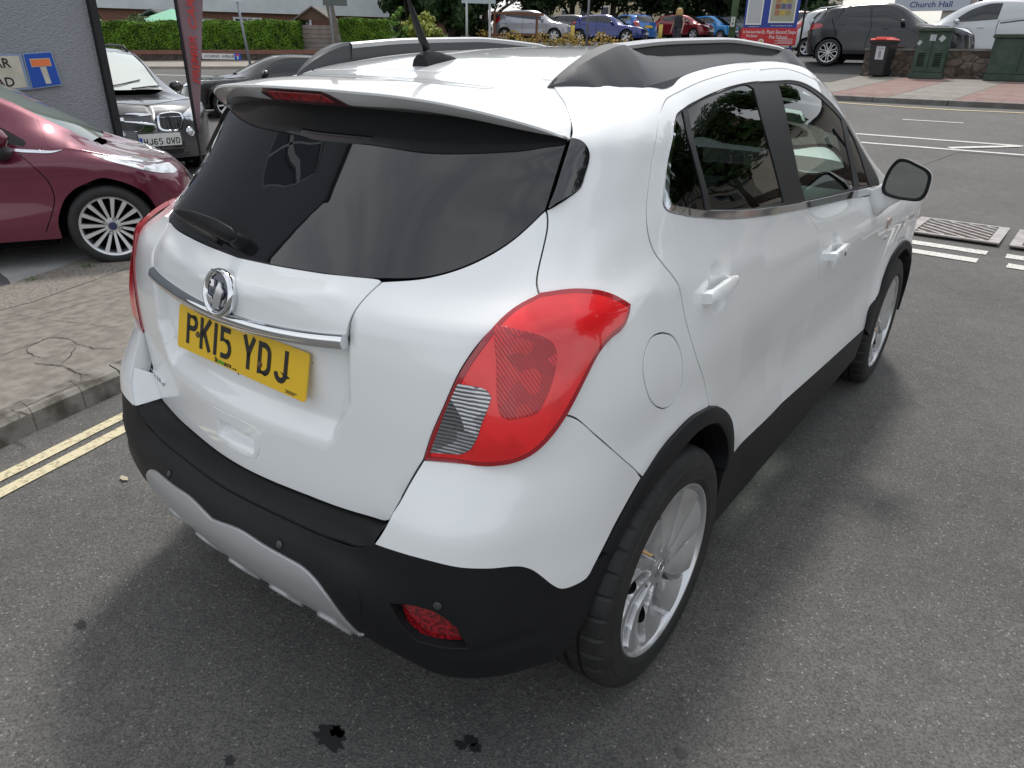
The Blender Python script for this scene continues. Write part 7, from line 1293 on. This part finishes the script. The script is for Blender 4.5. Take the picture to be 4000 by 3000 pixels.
def make_car(name, label, cat, W_, pos, head, paint, kind='five', R=.315, rr=.225, track=.74, glass=None, group=None, rims=None, plate='white', lamp=None, tail=None, detail=None, z0=0, arches=None, rails=False, trim_low=False, tailk=(.62,.93,.45,.9), fast=True):
    root = empty(name, (pos[0], pos[1], z0), -head, label, cat, group); glass = glass or GLASSD
    hh = .14 if fast else .06; st = .06 if fast else .03
    yF = float(W_.pt(np.array([[.8, YF, ZW]]))[0][1]); yR = float(W_.pt(np.array([[.8, YW, ZW]]))[0][1]); zW = R-.004
    def arcsv(yw, rad, lo, hi, n=13):
        # wheel opening traced on the warped side
        out = []
        for k in range(n):
            a = math.radians(-96+192*k/(n-1)); y, z = yw+rad*math.sin(a), zW+rad*math.cos(a); Q = W_(_GA, _GV); i = None
            sel = (_GA > lo) & (_GA < hi); q = np.where(sel, (Q[:, 1]-y)**2+(Q[:, 2]-z)**2, 9); i = int(np.argmin(q)); out.append((float(_GA[i]), float(_GV[i])))
        return out
    aF_ = arcsv(yF, R+.055, 3.0, 4.3); aR_ = arcsv(yR, R+.055, .78, 1.7)
    low = float(_GV.min())+.0
    aF_[0] = (aF_[0][0], .012); aF_[-1] = (aF_[-1][0], .012); aR_[0] = (aR_[0][0], .012); aR_[-1] = (aR_[-1][0], .012)
    def side_(sg): 
        f_ = (lambda q: [(sg*a, b) for a, b in q])
        body = [f_([(0, .012), (aR_[0][0], .012)]), f_(aR_), f_([aR_[-1], aF_[0]]), f_(aF_), f_([aF_[-1], (4.9336, .012)]), f_([(4.9336, .012), (4.9336, VM)]), f_([(4.9336, VM), (0, VM)]), f_([(0, VM), (0, .012)])]
        top = [(1.10, 1.235)]+dtop_r[1:]
        dl = [f_(top), f_(dtf), f_([dtf[-1]]+rev('chrome_in_f')), f_(DD['chrome_in_r'][::-1]), f_([DD['chrome_in_r'][0], (1.12, .98), (1.075, 1.04), (1.10, 1.235)])]
        return body, dl
    for sg in (1, -1):
        bd_, dl = side_(sg); rw = [[(sg*a, b) for a, b in q] for q in ([(0.02, .84), (.35, .845), (.60, .98), (.645, 1.06)], [(.645, 1.06), (.62, 1.20), (.5, 1.24), (.02, 1.262)], [(.02, 1.262), (.02, .84)])]
        panel('body', W_, bd_, paint, root, holes=[dl], h=hh, step=st, gap=.0, rad=.002, depth=.02, disp=(lambda P, s, v: 0*s) if fast else None)
        g = panel('side_window', W_, dl, glass, root, off=-.004, gap=.001, h=.2, step=st, skirt=False)
        if sg == 1 or True:
            for s0 in (1.92, 2.06, 1.22, 2.82) if not fast else (1.98, 1.22):
                panel('window_pillar', W_, [[(sg*(s0-.022), .952), (sg*(s0+.022), .952)], [(sg*(s0+.022), .952), (sg*(s0-.04), 1.262 if s0 < 2.5 else 1.16)], [(sg*(s0-.04), 1.262 if s0 < 2.5 else 1.16), (sg*(s0-.084), 1.262 if s0 < 2.5 else 1.16)], [(sg*(s0-.084), 1.262 if s0 < 2.5 else 1.16), (sg*(s0-.022), .952)]], DARKTRIM, g, off=.001, gap=0, h=.2, skirt=False)
    panel('rear_window', W_, [[(-.64, 1.07), (-.6, .99), (-.35, .855), (0, .85), (.35, .855), (.6, .99), (.64, 1.07)], [(.64, 1.07), (.60, 1.20), (0, 1.25), (-.60, 1.20), (-.64, 1.07)]], glass, root, off=.004, gap=0, h=.12, step=st, skirt=False)
    H_ = WHF(W_)
    panel('roof', H_, [[(-.53, .70), (0, .62), (.53, .70)], [(.53, .70), (.533, 2.40)], [(.533, 2.40), (0, 2.45), (-.533, 2.40)], [(-.533, 2.40), (-.53, .70)]], paint, root, h=hh, step=st, gap=0)
    panel('roof_end', H_, [[(-.50, .52), (0, .50), (.50, .52)], [(.50, .52), (.53, .75)], [(.53, .75), (-.53, .75)], [(-.53, .75), (-.50, .52)]], paint, root, h=hh, step=st, gap=0, off=.012, depth=.03)
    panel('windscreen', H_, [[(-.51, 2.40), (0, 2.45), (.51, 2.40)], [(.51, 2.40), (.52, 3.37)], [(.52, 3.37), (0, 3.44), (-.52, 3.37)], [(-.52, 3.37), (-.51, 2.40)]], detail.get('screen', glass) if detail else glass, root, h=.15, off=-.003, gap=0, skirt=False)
    for sg in (1, -1): panel('bonnet', W_, [[(sg*a, b) for a, b in q] for q in ([(3.62, .90), (4.0, .88), (4.4, .84), (4.9336, .72)], [(4.9336, .72), (4.9336, VM)], [(4.9336, VM), (3.90, VM)], [(3.90, VM), (3.62, .90)])], paint, root, h=hh, step=st, gap=0, off=.003, depth=.004, skirt=False)
    # dark inside and below
    yr, yf = yR, yF; zb = float(W_.pt(np.array([[.8, 2, 1.0]]))[0][2]); zr = float(W_.pt(np.array([[0., 1.6, 1.6]]))[0][2])
    mb = MB(); mb.box(-track+.12, track-.12, yr-.45, yf+.5, .2, zb-.25); mb.box(-track+.02, track-.02, yr+R+.1, yf-R-.1, .17, zb-.12); mb.build('chassis', LINER, root)
    # door lines
    if not fast or True:
        for sg in (1, -1):
            for run in ([(1.98, .93), (2.02, .7), (1.97, .4), (1.98, .05)], [(3.15, .80), (3.2, .6), (3.24, .4), (3.12, .08)], [(1.06, .95), (1.14, .78), (1.24, .50)]):
                q = np.array(cr_smooth(run, .08)); wd = .004 if not fast else .007; A = W_(sg*(q[:, 0]-wd), q[:, 1])+W_.normal(sg*q[:, 0], q[:, 1])*.0018; B_ = W_(sg*(q[:, 0]+wd), q[:, 1])+W_.normal(sg*q[:, 0], q[:, 1])*.0018; n = len(q)
                mesh_obj('door_gap', np.concatenate([A, B_]), [(k, k+1, n+k+1, n+k) for k in range(n-1)], LINER, root)
            for (s0, v0) in ((1.30, .77), (2.42, .69)):
                Mh = Matrix.Translation(Vector(W_([sg*s0], [v0])[0])) @ at(W_, sg*s0, v0).to_3x3().to_4x4(); mb = MB(); mb.box(-.09, .09, -.014, .014, .0, .028, Mh, tx=.015, ty=.004); mb.build('door_handle', paint, root, auto=30)
    # lamps, grille, plates
    lv = lamp or [(4.12, .78), (4.30, .76), (4.48, .70), (4.62, .62), (4.60, .54), (4.45, .55), (4.28, .62)]
    for sg in (1, -1): panel('headlight', W_, [[(sg*a, b) for a, b in lv+lv[:1]]], HEADL, root, off=.004, gap=0, h=.08, step=.03, depth=.006)
    if not (detail and detail.get('nogrille')): panel('grille', W_, [[(4.60, .52), (4.92, .50)], [(4.92, .50), (4.92, .36)], [(4.92, .36), (4.66, .38), (4.60, .52)]], DARKTRIM, root, off=.004, gap=0, h=.1, skirt=False); panel('grille', W_, [[(-a, b) for a, b in q] for q in ([(4.60, .52), (4.92, .50)], [(4.92, .50), (4.92, .36)], [(4.92, .36), (4.66, .38), (4.60, .52)])], DARKTRIM, root, off=.004, gap=0, h=.1, skirt=False)
    for sg in (1, -1): panel('lower_grille', W_, [[(sg*4.55, .22), (sg*4.92, .20)], [(sg*4.92, .20), (sg*4.92, .06)], [(sg*4.92, .06), (sg*4.60, .07), (sg*4.55, .22)]], DARKTRIM, root, off=.004, gap=0, h=.1, skirt=False)
    p = W_([4.9], [.28])[0]; mb = MB(); mb.box(-.26, .26, p[1]+.005, p[1]+.016, p[2]-.055, p[2]+.055); mb.build('front_plate', WHITEPL, root)
    tl = tail or [(.56, .60), (.70, .60), (.90, .72), (.92, .86), (.66, .98), (.58, .80)]
    for sg in (1, -1): panel('tail_light', W_, [[(sg*a, b) for a, b in tl+tl[:1]]], REDL, root, off=.006, gap=0, h=.08, step=.03, depth=.008)
    p = W_([0], [.62])[0]; mb = MB(); mb.box(-.26, .26, p[1]-.03, p[1]-.014, p[2]-.055, p[2]+.055); mb.build('rear_plate', YELLOW, root)
    if trim_low:
        for sg in (1, -1):
            panel('lower_trim', W_, [[(sg*a, b) for a, b in q] for q in ([(aR_[-1][0], .012), (aF_[0][0], .012)], [(aF_[0][0], .012), (aF_[0][0]+.01, .13)], [(aF_[0][0]+.01, .13), (aR_[-1][0]-.01, .15)], [(aR_[-1][0]-.01, .15), (aR_[-1][0], .012)])], DARKTRIM, root, off=.005, gap=0, h=.2, skirt=False)
    for sg in (1, -1): # mirrors
        p = W_([sg*3.08], [.90])[0]; mb = MB(); mb.tube([(p[0]-sg*.04, p[1], p[2]-.02), (p[0]+sg*.07, p[1], p[2]+.03)], [.03, .03], 8)
        V = []; m = mb.build('wing_mirror', (detail or {}).get('mirror', paint), root, smooth=True)
        bm = bmesh.new(); bmesh.ops.create_uvsphere(bm, u_segments=16, v_segments=10, radius=1, matrix=Matrix.Translation((p[0]+sg*.13, p[1]+.02, p[2]+.06)) @ Matrix.Diagonal((.105, .07, .075, 1))); me = bpy.data.meshes.new('mirror_shell'); bm.to_mesh(me); bm.free(); me.materials.append((detail or {}).get('mirror', paint)); me.polygons.foreach_set('use_smooth', [True]*len(me.polygons)); o = bpy.data.objects.new('mirror_shell', me); COL.objects.link(o); o.parent = m
    if rails:
        for sg in (1, -1):
            mb = MB(); mb.tube([tuple(H_([sg*.50], [y])[0]+np.array([0, 0, dz])) for y, dz in ((.8, .0), (.9, .05), (1.5, .055), (2.1, .05), (2.25, .0))], .018, 8); mb.build('roof_rail', DARKTRIM if rails == 'dark' else ALU, root, smooth=True)
    ty, rm_, dk = wheel_kind(kind, R, rr, .10)
    first = None
    for sg, y in ((1, yF), (1, yR), (-1, yF), (-1, yR)):
        w = empty('wheel', (sg*track, y, zW)); w.parent = root; w.rotation_euler = ((y*1.7) % 1.2, 0, 0 if sg > 0 else math.pi)
        if first is None:
            t_ = ty.build('tyre', RUBBER, w, auto=35); r_ = rm_.build('rim', rims or ALU, w, auto=30); d_ = dk.build('brake_disc', LINER, w); first = (t_, r_, d_)
        else:
            for c in first: k = c.copy(); COL.objects.link(k); k.parent = w
    return root
_ga, _gv = np.arange(.7, 4.4, .02), np.arange(0, 1.0, .02); _gA, _gV = np.meshgrid(_ga, _gv); _GA, _GV = _gA.ravel(), _gV.ravel()
def paintm(n, c, r=.3, metal=0): return mat(n, c, r, metal, coat=1)
def solve_h(a): return a
# --- burgundy hatchback at the left edge
PBUR = paintm('burgundy_paint', (.125, .007, .030), .34, .4)
ford = make_car('burgundy_car', 'burgundy hatchback with multi spoke silver wheels parked in front of the grey roughcast wall', 'car', FORD, (FPOS[0], FPOS[1]), math.radians(27), PBUR, kind='multi', R=.312, rr=.232, track=.745, lamp=[(3.70, .82), (3.80, .87), (3.91, .98), (4.05, 1.05), (4.22, .97), (4.36, .86), (4.45, .77), (4.43, .67), (4.38, .61), (4.22, .60), (4.10, .61), (4.0, .63), (3.92, .66), (3.84, .70), (3.75, .77)], z0=0, fast=False, detail={'screen': mat('greenish_painted_reflection', (.16, .19, .17), .05, spec=.8)},  glass=tinted('car_side_glass', (.18, .22, .21)))  # greenish windscreen, its opaque colour lightened to stand in for reflections
# refine its wheels
for w in [c for c in ford.children if c.name.startswith('wheel')]:
    mb = MB(); mb.revolve([(0, .086), (.026, .085), (.030, .080), (.031, .07)], 24); mb.build('hub_cap', mat('blue_badge', (.01, .02, .10), .2, coat=1), w, auto=40)
    mb = MB(); mb.revolve([(.0305, .083), (.0320, .0855), (.034, .083)], 24); mb.build('hub_ring', CHROME, w, auto=40)
    for k in range(4):
        c = math.pi*k/2+.5; mb = MB(); mb.revolve([(.0, .072), (.009, .072), (.010, .082), (.014, .0825), (.017, .078)], 14, Matrix.Translation((0, .056*math.cos(c), .056*math.sin(c)))); mb.build('wheel_nut', mat('nut_grey', (.28, .28, .29), .35, metal=.8), w, auto=40)
bel = D2['f_belt']; 
panel('window_strip', FORD, [[(2.2, .935), (2.6, .93)]+bel, [bel[-1], D2['f_belt2'][-1]], D2['f_belt2'][::-1]+[(2.6, .895), (2.2, .90)], [(2.2, .90), (2.2, .935)]], CHROME, ford, off=.006, gap=0, h=.05, step=.03, depth=.004)
for run in (D2['f_bonnet'], [(3.30, 1.36), (3.33, 1.2), (3.36, 1.05), (3.40, .88)]):
    q = np.array(cr_smooth(run, .04)); n = len(q); A = FORD(q[:, 0], q[:, 1]-.003)+FORD.normal(q[:, 0], q[:, 1])*.002; B_ = FORD(q[:, 0], q[:, 1]+.003)+FORD.normal(q[:, 0], q[:, 1])*.002
    mesh_obj('bonnet_gap', np.concatenate([A, B_]), [(k, k+1, n+k+1, n+k) for k in range(n-1)], LINER, ford)
# proper wing mirror: painted cap over a black foot
for c_ in list(ford.children):
    if c_.name.startswith('wing_mirror'):
        for g_ in list(c_.children): bpy.data.objects.remove(g_)
        bpy.data.objects.remove(c_)
for sg in (1, -1):
    p = FORD([sg*3.02], [.90])[0]; secs = [(-.11, .030, .045, .0), (-.09, .075, .075, .0), (-.03, .095, .088, .005), (.04, .088, .080, .01), (.09, .055, .055, .01), (.115, .012, .012, .01)]; V = []; n_ = 16
    for dy, rx, rz, up in secs:
        for q in range(n_): c = 2*math.pi*q/n_; V.append((p[0]+sg*(.16+rx*1.25*math.cos(c)), p[1]-.02+dy, p[2]+.075+up+rz*math.sin(c)))
    mr_ = mesh_obj('wing_mirror', V, [(r*n_+q, r*n_+(q+1) % n_, (r+1)*n_+(q+1) % n_, (r+1)*n_+q) for r in range(len(secs)-1) for q in range(n_)]+[tuple(range(n_))], PBUR, ford); fixn(mr_)
    mb = MB(); mb.tube([(p[0]-sg*.03, p[1]+.04, p[2]-.03), (p[0]+sg*.06, p[1]+.02, p[2]-.025), (p[0]+sg*.15, p[1], p[2]+.0), (p[0]+sg*.20, p[1]-.01, p[2]+.03)], [.05, .055, .07, .05], 12, flat=.9); mb.build('mirror_foot', DARKTRIM, mr_, smooth=True)
# --- grey SUV facing the road
PGR = paintm('mineral_grey_paint', (.060, .063, .070), .3, .35)
DK = mat('slat_black', (.006, .006, .007), .4, coat=.4)
bmw = make_car('grey_suv', 'dark grey SUV with twin rounded chrome grilles and a white number plate facing the street', 'car', BMW, (BPOS[0], BPOS[1]), math.radians(97), PGR, kind='five', R=.335, rr=.24, track=.78, lamp=[(-a, b) for a, b in D2['b_lamp']], fast=False, rails='dark', detail={'nogrille': 1, 'mirror': mat('gloss_black', (.012, .012, .014), .08, coat=1), 'screen': mat('milky_painted_reflection', (.50, .56, .53), .06, spec=.8, coat=1)}, trim_low=True)  # pale windscreen base colour paints in a bright reflection on the glass
def closedrun(L, sg=1): return [[(sg*a, b) for a, b in L+L[:1]]]
for L, sg in ((D2['b_k1'], 1), (D2['b_k2'], 1)):
    cx = sum(a for a, b in L)/len(L); cy = sum(b for a, b in L)/len(L)
    fr_ = panel('kidney_grille', BMW, closedrun(L), CHROME, bmw, off=.014, gap=0, h=.05, step=.02, depth=.02, holes=[closedrun([(cx+(a-cx)*.86, cy+(b-cy)*.86) for a, b in L])])
    inn = [(cx+(a-cx)*.88, cy+(b-cy)*.88) for a, b in L]
    panel('grille_mesh', BMW, closedrun(inn), DK, fr_, off=.001, gap=0, h=.05, step=.02, skirt=False)
    for k in range(7):
        a0 = cx+(k-3)*.042; R0_ = ring(closedrun(inn)); vs = [v for v in np.arange(.3, .65, .01) if inside(R0_, np.array([[a0, v]]))[0]]
        if len(vs) > 2: panel('grille_slat', BMW, [[(a0-.004, vs[0]), (a0+.004, vs[0])], [(a0+.004, vs[0]), (a0+.004, vs[-1])], [(a0+.004, vs[-1]), (a0-.004, vs[-1])], [(a0-.004, vs[-1]), (a0-.004, vs[0])]], mat('slat_grey', (.012, .012, .013), .3, coat=.5), fr_, off=.008, gap=0, h=.3, step=.05, depth=.006, rad=.001)
p0 = BMW([4.9], [.24])[0]; Mp = frame((0, p0[1]+.02, .520), (-1, 0, 0), (0, 0, 1)); mb = MB(); mb.prism(rrect(.26, .0555, .008), -.004, 0, Mp); pp = mb.build('number_plate', WHITEPL, bmw)
put_text('registration', 'HJ65 OWD', Mp @ Matrix.Translation((.016, 0, .0005)), .079, INK, pp, .0008)
mb = MB(); mb.prism([(-.257, -.052), (-.222, -.052), (-.222, .052), (-.257, .052)], 0, .001, Mp); mb.build('blue_band', mat('blue_band', (.01, .06, .45), .4), pp)
Mb2 = at(BMW, 4.91, .70, .004); mb = MB(); mb.revolve([(0, .003), (.030, .002), (.038, .004), (.041, .0)], 24, Mb2 @ RX); mb.build('bonnet_badge', mat('badge_white', (.7, .72, .75), .15, metal=.6), bmw, auto=40)
for L, v_ in (((-4.50, -4.92), .14), ((4.50, 4.92), .14), ((-4.50, -4.92), .06), ((4.50, 4.92), .06)):
    a, b = L; panel('bumper_bar', BMW, [[(a, v_), (b, v_)], [(b, v_), (b, v_+.012)], [(b, v_+.012), (a, v_+.012)], [(a, v_+.012), (a, v_)]], PGR, bmw, off=.02, gap=0, h=.2, depth=.02)
for sg in (1, -1): # fog lamps in chrome cups
    Mf = at(BMW, sg*4.47, .33, .008); mb = MB(); mb.revolve([(0, .012), (.035, .010), (.045, .002)], 20, Mf @ RX); mb.build('fog_lamp', HEADL, bmw, auto=40); mb = MB(); mb.revolve([(.046, .002), (.052, .008), (.060, .0)], 20, Mf @ RX); mb.build('fog_ring', CHROME, bmw, auto=40)
mb = MB(); HB = WHF(BMW); mb.tube([tuple(HB([x], [y])[0]+np.array([0, 0, .012])) for x, y in ((.35, 3.40), (.0, 3.33), (-.30, 3.20))], .008, 6); mb.tube([tuple(HB([x], [y])[0]+np.array([0, 0, .014])) for x, y in ((-.10, 3.44), (-.35, 3.36), (-.50, 3.30))], .010, 6); mb.build('wipers', DARKTRIM, bmw)
pap = panel('price_sheet', HB, [[(.10, 2.95), (.40, 2.95)], [(.40, 2.95), (.40, 3.22)], [(.40, 3.22), (.10, 3.22)], [(.10, 3.22), (.10, 2.95)]], mat('sheet_paper', (.72, .76, .74), .5), bmw, off=.002, gap=0, h=.3, skirt=False)
# --- the rest, smaller in the picture: (name, label, warp, x, y, z, heading, paint, options)
def W5(L, Hh, Wd, belt, rear=.10, shear=0, box=0, nose=0, wb=None, cab=0):
    wb = wb or L*.61; fo = (L-wb)*.52; ro = L-wb-fo; s_ = ro/.83
    return Warp(B, YK, [.727-ro+.0, .727, .727+wb*.50, .727+wb, .727+wb+fo], ZK, [0, .27*Hh, .40*Hh, belt, belt+.14*Hh, Hh], Wd/1.76, shear=shear, box=box, nose=nose, cab=cab)
CARSB = [
 ('black_car', 'glossy black saloon seen behind the feather banner, nose to the left', W5(4.5, 1.31, 1.78, .86, cab=.4), paintm('black_paint', (.006, .006, .007), .15), dict(kind='ten', glass=GLASSD, mirror=None)),
 ('silver_suv', 'silver grey SUV parked behind the brown wooden railing', W5(4.48, 1.61, 1.84, 1.05, nose=.03, cab=.2), paintm('silver_grey_paint', (.36, .36, .39), .3, .45), dict(kind='star', R=.35, rr=.25, trim_low=True)),
 ('grey_car', 'dark grey car wedged between the silver SUV and the dark blue car', W5(4.2, 1.45, 1.78, .95), paintm('slate_paint', (.10, .105, .11), .3, .3), dict(kind='five')),
 ('dark_blue_car', 'dark blue car with front towards the thin grey pole', W5(4.4, 1.42, 1.8, .92, cab=.4), paintm('dark_blue_paint', (.012, .025, .17), .25, .3), dict(kind='five', R=.33)),
 ('blue_hatchback', 'bright blue hatchback seen from behind with a yellow plate', W5(3.95, 1.48, 1.72, .95), paintm('bright_blue_paint', (.035, .17, .52), .28, .25), dict(kind='five')),
 ('red_car', 'dark red hatchback parked behind the blond woman', W5(4.05, 1.45, 1.72, .93), paintm('dark_red_paint', (.20, .008, .018), .28, .3), dict(kind='five', rr=.22)),
 ('light_blue_car', 'small sky blue city car with a rounded bonnet beside the dark red hatchback', W5(3.55, 1.49, 1.63, .92, nose=.02, cab=.12), paintm('sky_blue_paint', (.03, .34, .80), .3), dict(kind='ten', R=.29, rr=.2)),
 ('charcoal_suv', 'charcoal SUV behind the sky blue city car', W5(4.4, 1.62, 1.82, 1.03, cab=.2), paintm('charcoal_paint', (.055, .055, .058), .3, .3), dict(kind='five', R=.34)),
 ('pewter_car', 'pewter car half hidden by the green post', W5(4.3, 1.5, 1.8, .98), paintm('pewter_paint', (.14, .14, .15), .3, .3), dict(kind='five')),
 ('maroon_car', 'maroon car half hidden behind the preschool notice board', W5(4.1, 1.52, 1.74, .98), paintm('maroon_paint', (.22, .01, .02), .3), dict(kind='five')),
 ('black_suv', 'large dark blue black SUV parked behind the low stone wall', W5(4.88, 1.80, 1.98, 1.16, box=.08, shear=.12, cab=.55, nose=.07), mat('midnight_paint', (.010, .012, .017), .22, coat=.35), dict(kind='y', R=.39, rr=.29, track=.86, tail=[(.60, .66), (.78, .68), (.94, .72), (.94, .79), (.62, .78)])),
 ('silver_estate', 'silver car with roof rails just visible over the large dark SUV', W5(4.6, 1.72, 1.8, 1.05), paintm('pale_silver_paint', (.42, .43, .44), .3, .4), dict(kind='five', rails=True)),
]
POSN = CARPOS
for (nm, lab, wp_, pt, op) in CARSB:
    ps = POSN[nm]; op = dict(op); op.pop('mirror', None)
    make_car(nm, lab, 'car', wp_, (ps[0], ps[1]), math.radians(ps[3]), pt, group=None, z0=ps[2], **op)

# --- white van
VW = Warp(B, YK, [-.05, .60, 2.0, 3.33, 4.25], ZK, [0, .42, .68, 1.12, 1.38, 1.86], 1.04, shear=.32, box=.10)
vp = CARPOS['white_van']
van = make_car('white_van', 'white panel van facing left behind the low stone wall and wide green cabinet', 'van', VW, (vp[0], vp[1]), math.radians(vp[3]), paintm('van_white', (.58, .59, .61), .35), z0=vp[2], kind='ten', R=.335, rr=.25, track=.80)
for sg in (1, -1): panel('side_panel', VW, [[(sg*a, b) for a, b in q] for q in ([(1.0, .90), (2.05, .90)], [(2.05, .90), (2.0, 1.30)], [(2.0, 1.30), (1.10, 1.30), (1.0, 1.2)], [(1.0, 1.2), (1.0, .90)])], MATS['van_white'], van, off=.012, gap=0, h=.15, depth=.02); panel('door_rail', VW, [[(sg*.95, .86), (sg*1.95, .80)], [(sg*1.95, .80), (sg*1.95, .83)], [(sg*1.95, .83), (sg*.95, .89)], [(sg*.95, .89), (sg*.95, .86)]], DARKTRIM, van, off=.008, gap=0, h=.2, depth=.006)
panel('rear_doors', VW, [[(-.62, .86), (0, .85), (.62, .86)], [(.62, .86), (.58, 1.22), (0, 1.27), (-.58, 1.22), (-.62, .86)]], MATS['van_white'], van, off=.012, gap=0, h=.15)

# ================================================================== the woman in the car park
def person():
    x, y = -13.95, 31.25; z = float(gz(x, y)); SK = mat('skin', (.48, .28, .20), .55); HR_ = mat('blond_hair', (.50, .33, .13), .6, bump=(80, .5, .01), noise=(30, (.36, .21, .07), .4, .6)); TOP = mat('black_top', (.018, .019, .024), .8); TR_ = mat('dark_trousers', (.03, .032, .04), .8)
    bm = bmesh.new(); sk = bm.verts.layers.skin.verify(); J = {}
    def v(n, p, r): q = bm.verts.new(p); q[sk].radius = (r, r*.8); J[n] = q; return q
    P = {'pelvis': ((0,0,.93),.155), 'waist': ((0,0,1.08),.125), 'chest': ((0,-.01,1.27),.150), 'neckb': ((0,0,1.40),.07), 'neck': ((0,0,1.46),.05), 'head': ((0,-.01,1.56),.085), 'crown': ((0,0,1.63),.07)}
    for s, n in ((1, 'l'), (-1, 'r')):
        P.update({n+'sh': ((s*.175,0,1.37),.055), n+'el': ((s*.235,.03,1.10),.038), n+'wr': ((s*.25,-.05,.87),.026), n+'ha': ((s*.25,-.08,.79),.024), n+'hip': ((s*.09,0,.86),.095), n+'kn': ((s*.095,-.04*s,.48),.062), n+'an': ((s*.095,.03*s,.09),.04), n+'to': ((s*.10,-.10+.03*s,.04),.035)})
    for n, (p, r) in P.items(): v(n, p, r)
    E_ = [('pelvis','waist'),('waist','chest'),('chest','neckb'),('neckb','neck'),('neck','head'),('head','crown')]
    for n in 'lr': E_ += [('chest',n+'sh'),(n+'sh',n+'el'),(n+'el',n+'wr'),(n+'wr',n+'ha'),('pelvis',n+'hip'),(n+'hip',n+'kn'),(n+'kn',n+'an'),(n+'an',n+'to')]
    for a, b in E_: bm.edges.new((J[a], J[b]))
    J['pelvis'][sk].use_root = True
    for n in 'lr':
        for k in range(5):
            a = J[n+'ha'].co; s = 1 if n == 'l' else -1; f1 = bm.verts.new((a.x+(k-2)*.004*s, a.y-.004+(k-2)*.012, a.z-.045-.006*(2-abs(k-2)))); f1[sk].radius = (.009, .009); f2 = bm.verts.new((a.x+(k-2)*.003*s-.006*s, a.y-.008+(k-2)*.012, a.z-.08-.008*(2-abs(k-2)))); f2[sk].radius = (.007, .007); bm.edges.new((J[n+'ha'], f1)); bm.edges.new((f1, f2))
    me = bpy.data.meshes.new('person'); bm.to_mesh(me); bm.free(); o = bpy.data.objects.new('person', me); COL.objects.link(o); me.materials.append(SK); o.location = (x, y, z); o.rotation_euler = (0, 0, math.radians(-12)); o.scale = (1.16, 1.1, 1.0)
    m1 = o.modifiers.new('skin', 'SKIN'); m1.use_smooth_shade = True; m2 = o.modifiers.new('sub', 'SUBSURF'); m2.levels = m2.render_levels = 1
    tag(o, 'blond woman in a sleeveless black top walking in the car park, seen from behind', 'person')
    def lathe(name, secs, m, n=20):
        V = []; 
        for cx, cy, cz, rx, ry in secs:
            for k in range(n): c = 2*math.pi*k/n; V.append((cx+rx*math.cos(c), cy+ry*math.sin(c), cz))
        F = [(r*n+k, r*n+(k+1) % n, (r+1)*n+(k+1) % n, (r+1)*n+k) for r in range(len(secs)-1) for k in range(n)]+[tuple(range(n-1, -1, -1)), tuple(range((len(secs)-1)*n, len(secs)*n))]
        return mesh_obj(name, V, F, m, o)
    lathe('top', [(0,0,.90,.195,.15),(0,0,.98,.19,.145),(0,0,1.08,.165,.13),(0,0,1.2,.19,.145),(0,0,1.32,.215,.14),(0,0,1.39,.19,.11),(0,0,1.43,.09,.08)], TOP)
    lathe('hair', [(0,0,1.38,.13,.07),(0,.0,1.42,.15,.10),(0,.01,1.50,.145,.12),(0,.01,1.58,.128,.125),(0,.0,1.65,.105,.11),(0,0,1.70,.06,.065),(0,0,1.71,.01,.01)], HR_)
    for s in (1, -1): lathe('trouser_leg', [(s*.095,.03*s,.10,.07,.07),(s*.095,-.03*s,.48,.085,.085),(s*.09,0,.80,.115,.12),(s*.08,0,.93,.11,.14)], TR_)
    for s in (1, -1): lathe('shoe', [(s*.10,-.03+.03*s,.0,.05,.12),(s*.10,-.03+.03*s,.05,.05,.12),(s*.10,.0+.03*s,.10,.045,.06)], mat('shoe_dark', (.02, .02, .02), .6))
person()
